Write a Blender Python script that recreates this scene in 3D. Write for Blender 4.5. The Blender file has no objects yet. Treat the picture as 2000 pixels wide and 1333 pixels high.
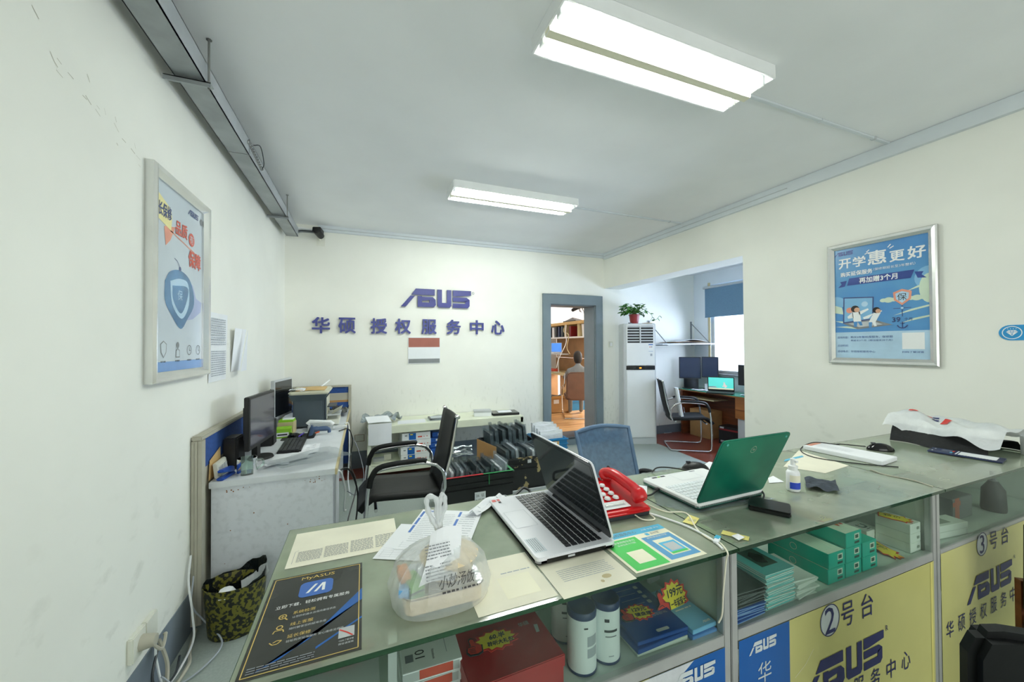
import bpy, bmesh, math, random
from math import radians as RAD, sin, cos, pi
from mathutils import Matrix, Vector
random.seed(7)
scene = bpy.context.scene
COL = scene.collection

# ------------------------------------------------------------------ camera
FPX, EYE = 735.0, Vector((0, 0, 1.5))
YAW, PIT, ROL = RAD(21.5), RAD(0.68), RAD(-0.30)
FW = Vector((sin(YAW)*cos(PIT), cos(YAW)*cos(PIT), sin(PIT)))
_r = Vector((cos(YAW), -sin(YAW), 0)); _u = _r.cross(FW)
RT = _r*cos(ROL) + _u*sin(ROL); UP = _u*cos(ROL) - _r*sin(ROL)
cd = bpy.data.cameras.new('camera'); cam = bpy.data.objects.new('camera', cd); COL.objects.link(cam)
cd.sensor_width = 36; cd.lens = FPX*36/2000; cd.clip_start = 0.02
cam.matrix_world = Matrix(((RT.x, UP.x, -FW.x, EYE.x), (RT.y, UP.y, -FW.y, EYE.y), (RT.z, UP.z, -FW.z, EYE.z), (0, 0, 0, 1)))
scene.camera = cam

# ------------------------------------------------------------------ world, light, exposure
W = bpy.data.worlds.new('world'); scene.world = W; W.use_nodes = True
W.node_tree.nodes['Background'].inputs[0].default_value = (0.85, 0.92, 1.0, 1)
W.node_tree.nodes['Background'].inputs[1].default_value = 9.0
TUBE = 104.0            # strength of the fluorescent tubes
TUBECOL = (0.93, 0.985, 0.91)
vs = scene.view_settings
vs.view_transform = 'Standard'; vs.look = 'None'; vs.gamma = 1.0; vs.use_curve_mapping = False
vs.exposure = 0.07
cy = scene.cycles
cy.use_denoising = True; cy.max_bounces = 12; cy.diffuse_bounces = 10; cy.glossy_bounces = 4
cy.transparent_max_bounces = 16; cy.transmission_bounces = 6; cy.caustics_reflective = False; cy.caustics_refractive = False
cy.sample_clamp_indirect = 6.0
def area(name, loc, aim, sx, sy, power, col):
    l = bpy.data.lights.new(name, 'AREA'); l.shape = 'RECTANGLE'; l.size = sx; l.size_y = sy; l.energy = power; l.color = col
    o = bpy.data.objects.new(name, l); COL.objects.link(o); o.location = loc
    o.rotation_euler = (Vector(aim)-Vector(loc)).to_track_quat('-Z', 'Y').to_euler()
    return o
# daylight from the alcove window and an unseen back-room one, plus an added fill 
area('window_daylight', (5.60, 3.62, 1.55), (3.6, 3.7, 1.1), 2.1, 1.0, 42, (0.66, 0.80, 1.0))
area('back_room_daylight', (5.9, 6.6, 1.9), (4.0, 6.9, 1.0), 1.2, 1.2, 170, (1.0, 0.98, 0.95))  # lamp stands inside the room; its window is unseen and not built
area('front_fill_light', (1.2, -2.9, 1.5), (1.2, 3.0, 1.5), 3.0, 1.8, 50, (0.95, 0.97, 1.0))  # added fill behind the camera, brightens the counter fronts; no shopfront opening there

# ------------------------------------------------------------------ helpers
def lin(c):
    return tuple(((x/255)/12.92 if x/255 <= .04045 else (((x/255)+.055)/1.055)**2.4) for x in c)
MATS = {}
def mk(key, col, rough=.5, metal=0., noise=.06, scale=8., bump=0., spec=.5, emit=0., alpha=1., coat=0., col2=None, thr=(.35, .65), stretch=None, detail=4.):
    m = bpy.data.materials.new(key); m.use_nodes = True; nt = m.node_tree; N = nt.nodes; L = nt.links
    p = N['Principled BSDF']; c = lin(col)
    p.inputs['Roughness'].default_value = rough; p.inputs['Metallic'].default_value = metal
    p.inputs['Specular IOR Level'].default_value = spec; p.inputs['Coat Weight'].default_value = coat
    tc = N.new('ShaderNodeTexCoord'); mp = N.new('ShaderNodeMapping'); L.new(tc.outputs['Object'], mp.inputs[0])
    if stretch: mp.inputs['Scale'].default_value = stretch
    nz = N.new('ShaderNodeTexNoise'); nz.inputs['Scale'].default_value = scale; nz.inputs['Detail'].default_value = detail
    L.new(mp.outputs[0], nz.inputs['Vector'])
    cr = N.new('ShaderNodeValToRGB'); L.new(nz.outputs[0], cr.inputs[0])
    cr.color_ramp.elements[0].position = thr[0]; cr.color_ramp.elements[1].position = thr[1]
    a = c if col2 is None else lin(col2)
    cr.color_ramp.elements[0].color = tuple(x*(1-noise) for x in a)+(1,)
    cr.color_ramp.elements[1].color = tuple(min(1, x*(1+noise)) for x in c)+(1,)
    L.new(cr.outputs[0], p.inputs['Base Color'])
    if emit:
        L.new(cr.outputs[0], p.inputs['Emission Color']); p.inputs['Emission Strength'].default_value = emit
    if bump:
        b = N.new('ShaderNodeBump'); b.inputs['Strength'].default_value = bump; b.inputs['Distance'].default_value = .01
        L.new(nz.outputs[0], b.inputs['Height']); L.new(b.outputs[0], p.inputs['Normal'])
    if alpha < 1: p.inputs['Alpha'].default_value = alpha
    MATS[key] = m
    return m
def mkglass(key, tint, clear, rough=.05, dirt=.0, dcol=(150, 160, 120), scale=5.):
    """thin pane: see-through, mirror-like, with a film of grime"""
    m = bpy.data.materials.new(key); m.use_nodes = True; nt = m.node_tree; N = nt.nodes; L = nt.links
    N.remove(N['Principled BSDF']); out = N['Material Output']
    t = N.new('ShaderNodeBsdfTransparent'); t.inputs[0].default_value = lin(tint)+(1,)
    g = N.new('ShaderNodeBsdfGlossy'); g.inputs['Roughness'].default_value = rough; g.inputs[0].default_value = (1, 1, 1, 1)
    d = N.new('ShaderNodeBsdfDiffuse'); d.inputs[0].default_value = lin(dcol)+(1,)
    fr = N.new('ShaderNodeLayerWeight'); fr.inputs[0].default_value = clear
    tc = N.new('ShaderNodeTexCoord'); nz = N.new('ShaderNodeTexNoise'); nz.inputs['Scale'].default_value = scale; nz.inputs['Detail'].default_value = 6
    L.new(tc.outputs['Object'], nz.inputs['Vector'])
    mr = N.new('ShaderNodeMapRange'); L.new(nz.outputs[0], mr.inputs[0]); mr.inputs[1].default_value = .3; mr.inputs[2].default_value = .7
    mr.inputs[3].default_value = max(0, dirt-.12) if dirt else 0; mr.inputs[4].default_value = dirt+.12 if dirt else 0
    m1 = N.new('ShaderNodeMixShader'); L.new(mr.outputs[0], m1.inputs[0]); L.new(t.outputs[0], m1.inputs[1]); L.new(d.outputs[0], m1.inputs[2])
    m2 = N.new('ShaderNodeMixShader'); L.new(fr.outputs['Fresnel'], m2.inputs[0]); L.new(m1.outputs[0], m2.inputs[1]); L.new(g.outputs[0], m2.inputs[2])
    L.new(m2.outputs[0], out.inputs[0]); MATS[key] = m

def P(u, v, x=None, y=None, z=None):
    """point of the room seen at photo pixel (u, v) on the plane x=, y= or z="""
    d = RT*((u-1000)/FPX) - UP*((v-666.5)/FPX) + FW
    t = (x-EYE.x)/d.x if x is not None else (y-EYE.y)/d.y if y is not None else (z-EYE.z)/d.z
    return EYE + d*t
def FM(o, xd, yd):
    xd = Vector(xd).normalized(); yd = Vector(yd); yd = (yd - xd*yd.dot(xd)).normalized(); zd = xd.cross(yd)
    return Matrix(((xd.x, yd.x, zd.x, o[0]), (xd.y, yd.y, zd.y, o[1]), (xd.z, yd.z, zd.z, o[2]), (0, 0, 0, 1)))
def FRONT(x, y, z): return FM((x, y, z), (1, 0, 0), (0, 0, 1))
def LEFTW(x, y, z): return FM((x, y, z), (0, 1, 0), (0, 0, 1))
def RIGHTW(x, y, z): return FM((x, y, z), (0, -1, 0), (0, 0, 1))
def TOP(x, y, z, a=0): return FM((x, y, z), (cos(a), sin(a), 0), (-sin(a), cos(a), 0))
def off(M, x=0, y=0, z=0): return M @ Matrix.Translation((x, y, z))
I4 = Matrix.Identity(4)
_TXT = {}
def text_mesh(s, bold):
    k = (s, bold)
    if k not in _TXT:
        c = bpy.data.curves.new('t', 'FONT'); c.body = s; c.size = 1; c.resolution_u = 2; c.offset = bold
        o = bpy.data.objects.new('t', c); COL.objects.link(o); bpy.context.view_layer.update()
        m = bpy.data.meshes.new_from_object(o.evaluated_get(bpy.context.evaluated_depsgraph_get()))
        vs_ = [v.co.copy() for v in m.vertices]; fs = [tuple(p.vertices) for p in m.polygons]
        bpy.data.objects.remove(o); bpy.data.curves.remove(c); bpy.data.meshes.remove(m); _TXT[k] = (vs_, fs)
    return _TXT[k]
ROOTM = {}
class MB:
    def __init__(s): s.v = []; s.f = []; s.k = []
    def add(s, vs_, fs, k):
        b = len(s.v); s.v += [Vector(v) for v in vs_]
        for f in fs: s.f.append(tuple(i+b for i in f)); s.k.append(k)
        return s
    def bb(s, x0, x1, y0, y1, z0, z1, k, M=I4):
        vs_ = [M @ Vector(p) for p in ((x0, y0, z0), (x1, y0, z0), (x1, y1, z0), (x0, y1, z0), (x0, y0, z1), (x1, y0, z1), (x1, y1, z1), (x0, y1, z1))]
        return s.add(vs_, [(0, 3, 2, 1), (4, 5, 6, 7), (0, 1, 5, 4), (1, 2, 6, 5), (2, 3, 7, 6), (3, 0, 4, 7)], k)
    def bx(s, c, d, k, rz=0):
        M = Matrix.Translation(c) @ Matrix.Rotation(rz, 4, 'Z'); return s.bb(-d[0]/2, d[0]/2, -d[1]/2, d[1]/2, -d[2]/2, d[2]/2, k, M)
    def poly(s, pts, M, k, depth=0.):
        n = len(pts); a = [M @ Vector((p[0], p[1], depth)) for p in pts]
        if not depth: return s.add(a, [tuple(range(n))], k)
        b = [M @ Vector((p[0], p[1], 0)) for p in pts]
        return s.add(a+b, [tuple(range(n)), tuple(range(2*n-1, n-1, -1))]+[(i, i+n, (i+1) % n+n, (i+1) % n) for i in range(n)], k)
    def rect(s, x0, y0, x1, y1, M, k, depth=0.): return s.poly([(x0, y0), (x1, y0), (x1, y1), (x0, y1)], M, k, depth)
    def circ(s, x, y, r, M, k, n=24, ry=None, depth=0.): return s.poly([(x+r*cos(2*pi*i/n), y+(ry or r)*sin(2*pi*i/n)) for i in range(n)], M, k, depth)
    def ring(s, x, y, r, w, M, k, n=28, ry=None):
        ry = ry or r; vs_ = []
        for i in range(n):
            a = 2*pi*i/n; vs_ += [M @ Vector((x+r*cos(a), y+ry*sin(a), 0)), M @ Vector((x+(r-w)*cos(a), y+(ry-w)*sin(a), 0))]
        return s.add(vs_, [(2*i, (2*i+2) % (2*n), (2*i+3) % (2*n), 2*i+1) for i in range(n)], k)
    def line(s, pts, w, M, k):
        for (x0, y0), (x1, y1) in zip(pts, pts[1:]):
            d = Vector((x1-x0, y1-y0)); l = d.length or 1e-6; n = Vector((-d.y, d.x))/l*w/2
            s.poly([(x0-n.x, y0-n.y), (x1-n.x, y1-n.y), (x1+n.x, y1+n.y), (x0+n.x, y0+n.y)], M, k)
        return s
    def tx(s, t, h, M, k, x=0, y=0, al='c', bold=0., sx=1., shear=0., depth=0., w=None):
        if bold:
            e = h*.022
            for i, (dx, dy) in enumerate(((-e, -e), (e, -e), (-e, e), (e, e))): s.tx(t, h, off(M, 0, 0, i*.00007), k, x+dx, y+dy, al, 0., sx, shear, depth, w)
            return s
        vs_, fs = text_mesh(t, 0.)
        if not vs_: return s
        x0 = min(v.x for v in vs_); x1 = max(v.x for v in vs_); y0 = min(v.y for v in vs_); y1 = max(v.y for v in vs_)
        sc = h/max(y1-y0, .3); kx = sc*sx if w is None else w/(x1-x0)
        ox = (x0+x1)/2 if al == 'c' else x0 if al == 'l' else x1
        tr = lambda v, z: M @ Vector((x+(v.x-ox)*kx+shear*(v.y-y0)*sc, y+(v.y-(y0+y1)/2)*sc, z))
        a = [tr(v, depth) for v in vs_]
        s.add(a, fs, k)
        if depth:
            e = {}
            for f in fs:
                for i in range(len(f)):
                    q = (f[i], f[(i+1) % len(f)]); e[q] = 1
            bd = [q for q in e if (q[1], q[0]) not in e]; b = [tr(v, 0) for v in vs_]; n = len(a)
            s.add(a+b, [(q[0], q[0]+n, q[1]+n, q[1]) for q in bd], k)
        return s
    def tube(s, pts, r, k, seg=8, closed=False, cap=True):
        pts = [Vector(p) for p in pts]; n = len(pts); rr = r if isinstance(r, (list, tuple)) else [r]*n
        vs_ = []; prev = None
        for i, p in enumerate(pts):
            t = (pts[(i+1) % n]-pts[i-1]) if closed else (pts[min(i+1, n-1)]-pts[max(i-1, 0)])
            t = t.normalized() if t.length > 1e-9 else Vector((0, 0, 1))
            if prev is None: a = Vector((0, 0, 1)) if abs(t.z) < .9 else Vector((1, 0, 0)); prev = (a - t*a.dot(t)).normalized()
            else:
                q = prev - t*prev.dot(t); prev = q.normalized() if q.length > 1e-6 else t.orthogonal().normalized()
            b = t.cross(prev)
            vs_ += [p + (prev*cos(2*pi*j/seg) + b*sin(2*pi*j/seg))*rr[i] for j in range(seg)]
        fs = []
        for i in range(n if closed else n-1):
            for j in range(seg):
                a0 = i*seg; a1 = ((i+1) % n)*seg; fs.append((a0+j, a0+(j+1) % seg, a1+(j+1) % seg, a1+j))
        if cap and not closed: fs += [tuple(range(seg-1, -1, -1)), tuple(range((n-1)*seg, n*seg))]
        return s.add(vs_, fs, k)
    def lathe(s, prof, k, M=I4, seg=24, a0=0., a1=2*pi):
        full = abs(a1-a0-2*pi) < 1e-6; na = seg if full else seg+1; vs_ = []
        for r, z in prof: vs_ += [M @ Vector((r*cos(a0+(a1-a0)*j/seg), r*sin(a0+(a1-a0)*j/seg), z)) for j in range(na)]
        fs = []
        for i in range(len(prof)-1):
            for j in range(seg):
                j2 = (j+1) % na; fs.append((i*na+j, i*na+j2, (i+1)*na+j2, (i+1)*na+j))
        return s.add(vs_, fs, k)
    def grid(s, nx, ny, fn, k):
        vs_ = [fn(i/nx, j/ny) for j in range(ny+1) for i in range(nx+1)]
        return s.add(vs_, [(j*(nx+1)+i, j*(nx+1)+i+1, (j+1)*(nx+1)+i+1, (j+1)*(nx+1)+i) for j in range(ny) for i in range(nx)], k)
    def build(s, name, parent=None, world=False, bevel=0., smooth=False, label=None, cat=None, group=None, kind=None, thick=0., sub=0, seg=2):
        vs_ = s.v
        if parent is not None:
            RM = ROOTM.get(parent.name, I4)
            if world: iv = RM.inverted(); vs_ = [iv @ v for v in vs_]
        me = bpy.data.meshes.new(name); me.from_pydata([tuple(v) for v in vs_], [], s.f)
        ks = list(dict.fromkeys(s.k))
        for k in ks: me.materials.append(MATS[k])
        me.polygons.foreach_set('material_index', [ks.index(k) for k in s.k])
        if bevel or smooth:
            bm = bmesh.new(); bm.from_mesh(me)
            if smooth or bevel: bmesh.ops.remove_doubles(bm, verts=bm.verts, dist=1e-5)
            if bevel:
                es = [e for e in bm.edges if len(e.link_faces) == 2 and e.calc_face_angle(0) > .6]
                bmesh.ops.bevel(bm, geom=es, offset=bevel, segments=seg, affect='EDGES', clamp_overlap=True)
            if smooth:
                for f in bm.faces: f.smooth = True
                for e in bm.edges:
                    if len(e.link_faces) == 2 and e.calc_face_angle(0) > .7: e.smooth = False
            bm.to_mesh(me); bm.free()
        o = bpy.data.objects.new(name, me); COL.objects.link(o)
        if thick: md = o.modifiers.new('solid', 'SOLIDIFY'); md.thickness = thick; md.offset = 0
        if sub: md = o.modifiers.new('sub', 'SUBSURF'); md.levels = sub; md.render_levels = sub
        if parent is not None: o.parent = parent; ROOTM[o.name] = ROOTM.get(parent.name, I4)
        if label: o['label'] = label
        if cat: o['category'] = cat
        if group: o['group'] = group
        if kind: o['kind'] = kind
        return o
def thing(name, label, cat, loc=(0, 0, 0), rz=0., group=None):
    o = bpy.data.objects.new(name, None); COL.objects.link(o); o.empty_display_size = .05
    o.location = loc; o.rotation_euler = (0, 0, rz); o['label'] = label; o['category'] = cat
    if group: o['group'] = group
    ROOTM[o.name] = Matrix.Translation(loc) @ Matrix.Rotation(rz, 4, 'Z')
    return o
def dup(root, label, loc=None, rz=None, group=None):
    c = root.copy(); COL.objects.link(c); c['label'] = label
    if loc is not None: c.location = loc
    if rz is not None: c.rotation_euler = (0, 0, rz)
    if group: c['group'] = group
    for ch in list(root.children):
        a = ch.copy(); COL.objects.link(a); a.parent = c
        for g in list(ch.children):
            b = g.copy(); COL.objects.link(b); b.parent = a
    return c
ORD = ['first', 'second', 'third', 'fourth', 'fifth', 'sixth', 'seventh', 'eighth', 'ninth', 'tenth', 'eleventh', 'twelfth', 'thirteenth', 'fourteenth', 'fifteenth', 'sixteenth', 'seventeenth', 'eighteenth', 'nineteenth', 'twentieth', 'twenty-first', 'twenty-second', 'twenty-third', 'twenty-fourth']
def structure(b, name, bevel=0.): return b.build(name, kind='structure', bevel=bevel)
def bez(pts, n=10):
    """smooth curve through points (Catmull-Rom)"""
    pts = [Vector(p) for p in pts]; q = [pts[0]*2-pts[1]]+pts+[pts[-1]*2-pts[-2]]; out = []
    for i in range(1, len(q)-2):
        a, b, c, d = q[i-1:i+3]
        for j in range(n):
            t = j/n; out.append(.5*((2*b)+(c-a)*t+(2*a-5*b+4*c-d)*t*t+(3*b-a-3*c+d)*t**3))
    return out+[pts[-1]]
def rrect(x0, y0, x1, y1, r, n=5):
    o = []
    for cx, cy_, a in ((x1-r, y0+r, -pi/2), (x1-r, y1-r, 0), (x0+r, y1-r, pi/2), (x0+r, y0+r, pi)):
        o += [(cx+r*cos(a+pi/2*i/n), cy_+r*sin(a+pi/2*i/n)) for i in range(n+1)]
    return o
def jit(a): return random.uniform(-a, a)
LOGO = [[(.62, .66), (.88, 1), (2.05, 1), (2.05, .66)], [(0, 0), (.30, 0), (.84, .60), (.56, .60)],
        [(1.0, .6), (1.26, .6), (1.26, .25), (1.0, .25)], [(1.0, 0), (1.0, .25), (1.72, .25), (1.72, 0)],
        [(1.26, .56), (1.92, .56), (2.10, .42), (1.26, .34)], [(1.72, 0), (1.72, .40), (2.10, .42), (2.12, .12), (2.0, 0)],
        [(2.22, .1), (2.22, 1), (2.50, 1), (2.50, .26), (2.82, .26), (2.82, 1), (3.10, 1), (3.10, .1), (3.0, 0), (2.32, 0)],
        [(3.2, .66), (3.2, 1), (4.4, 1), (4.4, .74), (3.5, .66)], [(3.2, .36), (3.2, .60), (4.1, .60), (4.3, .48), (4.02, .36)],
        [(3.2, 0), (3.2, .25), (4.02, .25), (4.02, .42), (4.3, .48), (4.3, .12), (4.18, 0)]]
def logo(b, w, M, k, x=0, y=0, depth=0., h=None):
    s = w/4.4; sy = (h or s)
    for p in LOGO: b.poly([(x-w/2+a*s, y+(c-.5)*sy) for a, c in p], M, k, depth)
def scrib(b, M, x0, y0, x1, y1, n, k, h=.5, words=(3, 8), fill=1.):
    """rows of small print too fine to read"""
    dy = (y1-y0)/n
    for i in range(n):
        x = x0; y = y1-dy*(i+.75)
        end = x0+(x1-x0)*(fill if fill < 1 and i % 3 == 2 else 1)
        while x < end-dy*.3:
            w = min(dy*h*random.uniform(*words), end-x); b.rect(x, y, x+w, y+dy*h, M, k); x += w+dy*h*.7

# ------------------------------------------------------------------ materials
mk('wall', (238, 238, 230), rough=.75, noise=.03, scale=1.5, spec=.2)
def wall_dirt():
    nt = MATS['wall'].node_tree; N = nt.nodes; L = nt.links; p = N['Principled BSDF']
    src = p.inputs['Base Color'].links[0].from_socket
    tc = N.new('ShaderNodeTexCoord'); mp = N.new('ShaderNodeMapping'); L.new(tc.outputs['Object'], mp.inputs[0]); mp.inputs['Scale'].default_value = (9, 2.2, 3.2)
    mp.inputs['Rotation'].default_value = (.5, 0, 0)
    n2 = N.new('ShaderNodeTexNoise'); n2.inputs['Scale'].default_value = 3.3; n2.inputs['Detail'].default_value = 5; L.new(mp.outputs[0], n2.inputs['Vector'])
    sp = N.new('ShaderNodeSeparateXYZ'); L.new(tc.outputs['Object'], sp.inputs[0])
    mr = N.new('ShaderNodeMapRange'); L.new(sp.outputs[2], mr.inputs[0]); mr.inputs[1].default_value = 1.15; mr.inputs[2].default_value = .3; mr.inputs[3].default_value = 0; mr.inputs[4].default_value = 1
    cr = N.new('ShaderNodeValToRGB'); L.new(n2.outputs[0], cr.inputs[0]); cr.color_ramp.elements[0].position = .58; cr.color_ramp.elements[1].position = .74
    mu = N.new('ShaderNodeMath'); mu.operation = 'MULTIPLY'; L.new(cr.outputs[0], mu.inputs[0]); L.new(mr.outputs[0], mu.inputs[1])
    m2 = N.new('ShaderNodeMath'); m2.operation = 'MULTIPLY'; L.new(mu.outputs[0], m2.inputs[0]); m2.inputs[1].default_value = .32
    mx = N.new('ShaderNodeMixRGB'); L.new(m2.outputs[0], mx.inputs[0]); L.new(src, mx.inputs[1]); mx.inputs[2].default_value = lin((128, 130, 110))+(1,)
    L.new(mx.outputs[0], p.inputs['Base Color'])
wall_dirt()
mk('ceil', (240, 241, 242), rough=.8, noise=.02, scale=2, spec=.2)
mk('trimwhite', (214, 220, 224), rough=.5, noise=.02)
mk('baseband', (122, 132, 142), rough=.6, noise=.08, scale=4)
mk('doorgrey', (118, 132, 140), rough=.45, noise=.06, scale=3)
mk('mat_green', (160, 170, 164), rough=.55, noise=.07, scale=90, bump=.1)
mk('tile_red', (128, 62, 48), rough=.35, noise=.15, scale=3)
mk('wood_floor', (204, 160, 108), rough=.32, noise=.12, scale=3.5, stretch=(.35, 7, 1), col2=(176, 128, 82))
mk('wall_cool', (226, 232, 236), rough=.7, noise=.02, scale=2)
mk('galv', (158, 163, 165), rough=.42, metal=.55, noise=.12, scale=6)
mk('galvlight', (176, 180, 184), rough=.45, metal=.35, noise=.06, scale=6)
mk('steel', (150, 150, 146), rough=.35, metal=.8, noise=.1)
mk('chrome', (215, 215, 215), rough=.12, metal=1., noise=.02)
mk('alu', (222, 223, 220), rough=.24, metal=.85, noise=.04)
mk('white', (236, 238, 238), rough=.45, noise=.02)
mk('whitegloss', (238, 241, 242), rough=.18, noise=.01)
mk('offwhite', (224, 224, 212), rough=.5, noise=.04)
mk('cream', (222, 220, 186), rough=.55, noise=.05)
mk('cabwhite', (226, 230, 208), rough=.5, noise=.05, scale=5)
mk('paper', (240, 242, 246), rough=.7, noise=.015)
mk('paper2', (232, 235, 238), rough=.7, noise=.02)
mk('oldpaper', (236, 232, 212), rough=.7, noise=.06, scale=6)
mk('ivory', (238, 234, 208), rough=.55, noise=.03)
mk('black', (20, 21, 22), rough=.45, noise=.15)
mk('blackgloss', (10, 11, 13), rough=.12, noise=.1)
mk('blackfab', (24, 26, 27), rough=.85, noise=.2, scale=60, bump=.15)
mk('blackleather', (20, 22, 22), rough=.5, noise=.15, scale=20, bump=.08, spec=.25)
mk('darkgrey', (54, 58, 62), rough=.5, noise=.1)
mk('printer', (70, 82, 90), rough=.55, noise=.06)
mk('printerlid', (206, 204, 182), rough=.45, noise=.03)
mk('grey', (128, 132, 134), rough=.5, noise=.05)
mk('lgrey', (188, 192, 194), rough=.5, noise=.04)
mk('desk', (216, 220, 224), rough=.4, noise=.05, scale=7)
mk('deskside', (216, 219, 226), rough=.5, noise=.06, scale=30, thr=(.3, .5))
mk('rust', (128, 82, 42), rough=.9, noise=.3, scale=40)
mk('tanwood', (204, 190, 148), rough=.5, noise=.08)
mk('partition', (178, 174, 158), rough=.55, noise=.05)
mk('bluefab', (38, 74, 138), rough=.8, noise=.12, scale=50)
mk('screen_off', (30, 34, 40), rough=.12, noise=.2, scale=2); mk('screen_navy', (58, 70, 100), rough=.25, noise=.15, scale=2)
mk('screen_dim', (62, 60, 72), rough=.1, noise=.15, scale=3)
mk('screen_sky', (92, 206, 196), rough=.2, noise=.1, scale=1.6, emit=.9)
mk('screen_blue', (70, 130, 214), rough=.2, noise=.15, scale=3, emit=.8)
mk('pinkw', (238, 214, 208), rough=.4, noise=.1, emit=.5)
mk('sand', (232, 224, 190), rough=.4, noise=.05, emit=.6)
mk('bluestapler', (36, 78, 170), rough=.35, noise=.06)
mk('scanblue', (64, 88, 122), rough=.4, noise=.05)
mk('orange', (214, 90, 50), rough=.5)
mk('lime', (140, 196, 40), rough=.5, noise=.05)
mk('purple', (86, 60, 190), rough=.5)
mk('film', (176, 190, 196), rough=.14, noise=.12, scale=14, bump=.8, spec=1., alpha=.34)
mk('filmdark', (112, 130, 138), rough=.12, noise=.25, scale=22, bump=1., spec=1., alpha=.42)
mk('silverfilm', (176, 186, 192), rough=.14, metal=.75, noise=.25, scale=25, bump=1.)
mk('plastic_bag', (226, 232, 232), rough=.3, noise=.05, scale=30, bump=.5, alpha=.38)
mk('bag_white', (226, 230, 232), rough=.35, noise=.05, scale=24, bump=.5, alpha=.82)
mk('bag_blackfilm', (26, 32, 34), rough=.16, noise=.2, scale=20, bump=.8)
mk('leopard', (112, 108, 36), rough=.4, noise=.05, scale=56, col2=(22, 26, 20), thr=(.47, .53), detail=1.)
mk('crateblack', (22, 24, 25), rough=.45, noise=.15)
mk('cratewear', (24, 26, 26), rough=.5, noise=.05, scale=7, col2=(176, 158, 112), thr=(.43, .445))
mk('crateblue', (30, 120, 172), rough=.4, noise=.06)
mk('tapegreen', (36, 140, 76), rough=.4); mk('tapered', (186, 40, 48), rough=.4)
mk('lapblack', (28, 32, 36), rough=.35, noise=.15); mk('lapsilver', (176, 182, 190), rough=.35, noise=.05); mk('lapdark', (52, 62, 70), rough=.3, noise=.1)
mk('meshblue', (82, 112, 146), rough=.7, noise=.12, scale=40, alpha=.82); mk('frameblue', (98, 124, 156), rough=.4)
mk('acwhite', (236, 238, 238), rough=.2, noise=.01); mk('acside', (206, 210, 212), rough=.4, noise=.02)
mk('potred', (150, 44, 50), rough=.4, noise=.1); mk('soil', (60, 44, 32), rough=.9, noise=.3)
mk('leaf', (70, 128, 44), rough=.4, noise=.25, scale=12, col2=(40, 96, 30)); mk('stem', (96, 136, 60), rough=.5)
mk('amber', (255, 150, 40), rough=.4, emit=1.6)
mk('cardboard', (176, 134, 84), rough=.8, noise=.08); mk('cardlight', (206, 172, 116), rough=.8, noise=.06)
mk('greenglass', (72, 176, 146), rough=.1, noise=.1, scale=3); mk('darkwood', (112, 62, 34), rough=.45, noise=.2, scale=4, stretch=(1, 1, 8))
mk('deskwood', (150, 94, 46), rough=.45, noise=.12, scale=3, stretch=(1, 1, 6)); mk('redwood', (120, 50, 40), rough=.4, noise=.1)
mk('shelfwood', (160, 124, 84), rough=.5, noise=.15, scale=3)
mk('blind', (110, 142, 166), rough=.85, noise=.05, scale=60)
mk('brownleather', (104, 72, 54), rough=.4, noise=.12, scale=8)
mk('skin', (206, 160, 132), rough=.55, noise=.04); mk('hair', (24, 21, 20), rough=.6, noise=.2); mk('shirt', (120, 126, 130), rough=.8, noise=.08)
mk('signblue', (48, 54, 128), rough=.4, noise=.05); mk('signblue2', (64, 70, 140), rough=.4, noise=.05)
mk('redbrown', (160, 96, 84), rough=.6, noise=.05); mk('ink', (44, 46, 52), rough=.7); mk('inkgrey', (128, 132, 138), rough=.7); mk('inkpale', (168, 174, 182), rough=.7)
mk('inkblue', (74, 116, 190), rough=.6); mk('navy', (34, 38, 96), rough=.5, noise=.06); mk('gold', (206, 178, 96), rough=.5)
mk('pblue', (66, 124, 188), rough=.25, noise=.14, scale=2.2, col2=(96, 160, 212)); mk('pblue2', (126, 178, 216), rough=.3, noise=.04); mk('pdark', (36, 64, 138), rough=.3)
mk('pcream', (206, 222, 200), rough=.3, noise=.05); mk('ppale', (178, 208, 230), rough=.3); mk('pgrey', (196, 206, 214), rough=.28, noise=.06, scale=2)
mk('pshield', (78, 128, 172), rough=.25, noise=.25, scale=5); mk('pnavy', (56, 74, 124), rough=.3, noise=.2); mk('plil', (160, 172, 206), rough=.3); mk('pband', (110, 152, 208), rough=.3)
mk('pred', (204, 84, 66), rough=.35); mk('ppink', (224, 150, 126), rough=.35); mk('pyel', (232, 222, 158), rough=.35); mk('pshade', (176, 190, 204), rough=.3)
mk('signcyan', (40, 146, 206), rough=.35)
mk('yellowpanel', (206, 202, 128), rough=.32, noise=.05, scale=3); mk('banner', (24, 92, 168), rough=.35, noise=.06, scale=3); mk('bannertext', (206, 214, 216), rough=.4)
mk('counterframe', (182, 184, 182), rough=.4, metal=.25, noise=.05); mk('backboard', (198, 208, 198), rough=.5, noise=.04); mk('shelfboard', (206, 218, 210), rough=.2, noise=.03)
mk('felt', (126, 160, 136), rough=.6, noise=.10, scale=4, col2=(160, 180, 152)); mk('jointgreen', (176, 196, 150), rough=.2, noise=.1)
mkglass('topglass', (215, 230, 212), .28, rough=.14, dirt=.38, dcol=(216, 224, 202), scale=4.5)
mkglass('pane', (238, 248, 242), .10, rough=.02, dirt=.03, dcol=(150, 170, 160)); mkglass('windowpane', (244, 248, 255), .10, rough=.02, dirt=.02, dcol=(190, 200, 210)); mkglass('glassedge', (90, 150, 110), .3, rough=.05, dirt=.35, dcol=(70, 110, 84))
mkglass('clearglass', (236, 246, 242), .35, rough=.02, dirt=.06, dcol=(200, 210, 205))
mk('posterdark', (52, 54, 50), rough=.25, noise=.2, scale=5); mk('posterblue', (40, 96, 170), rough=.25, noise=.2, scale=4); mk('iconblue', (62, 104, 180), rough=.3, noise=.05)
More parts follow.
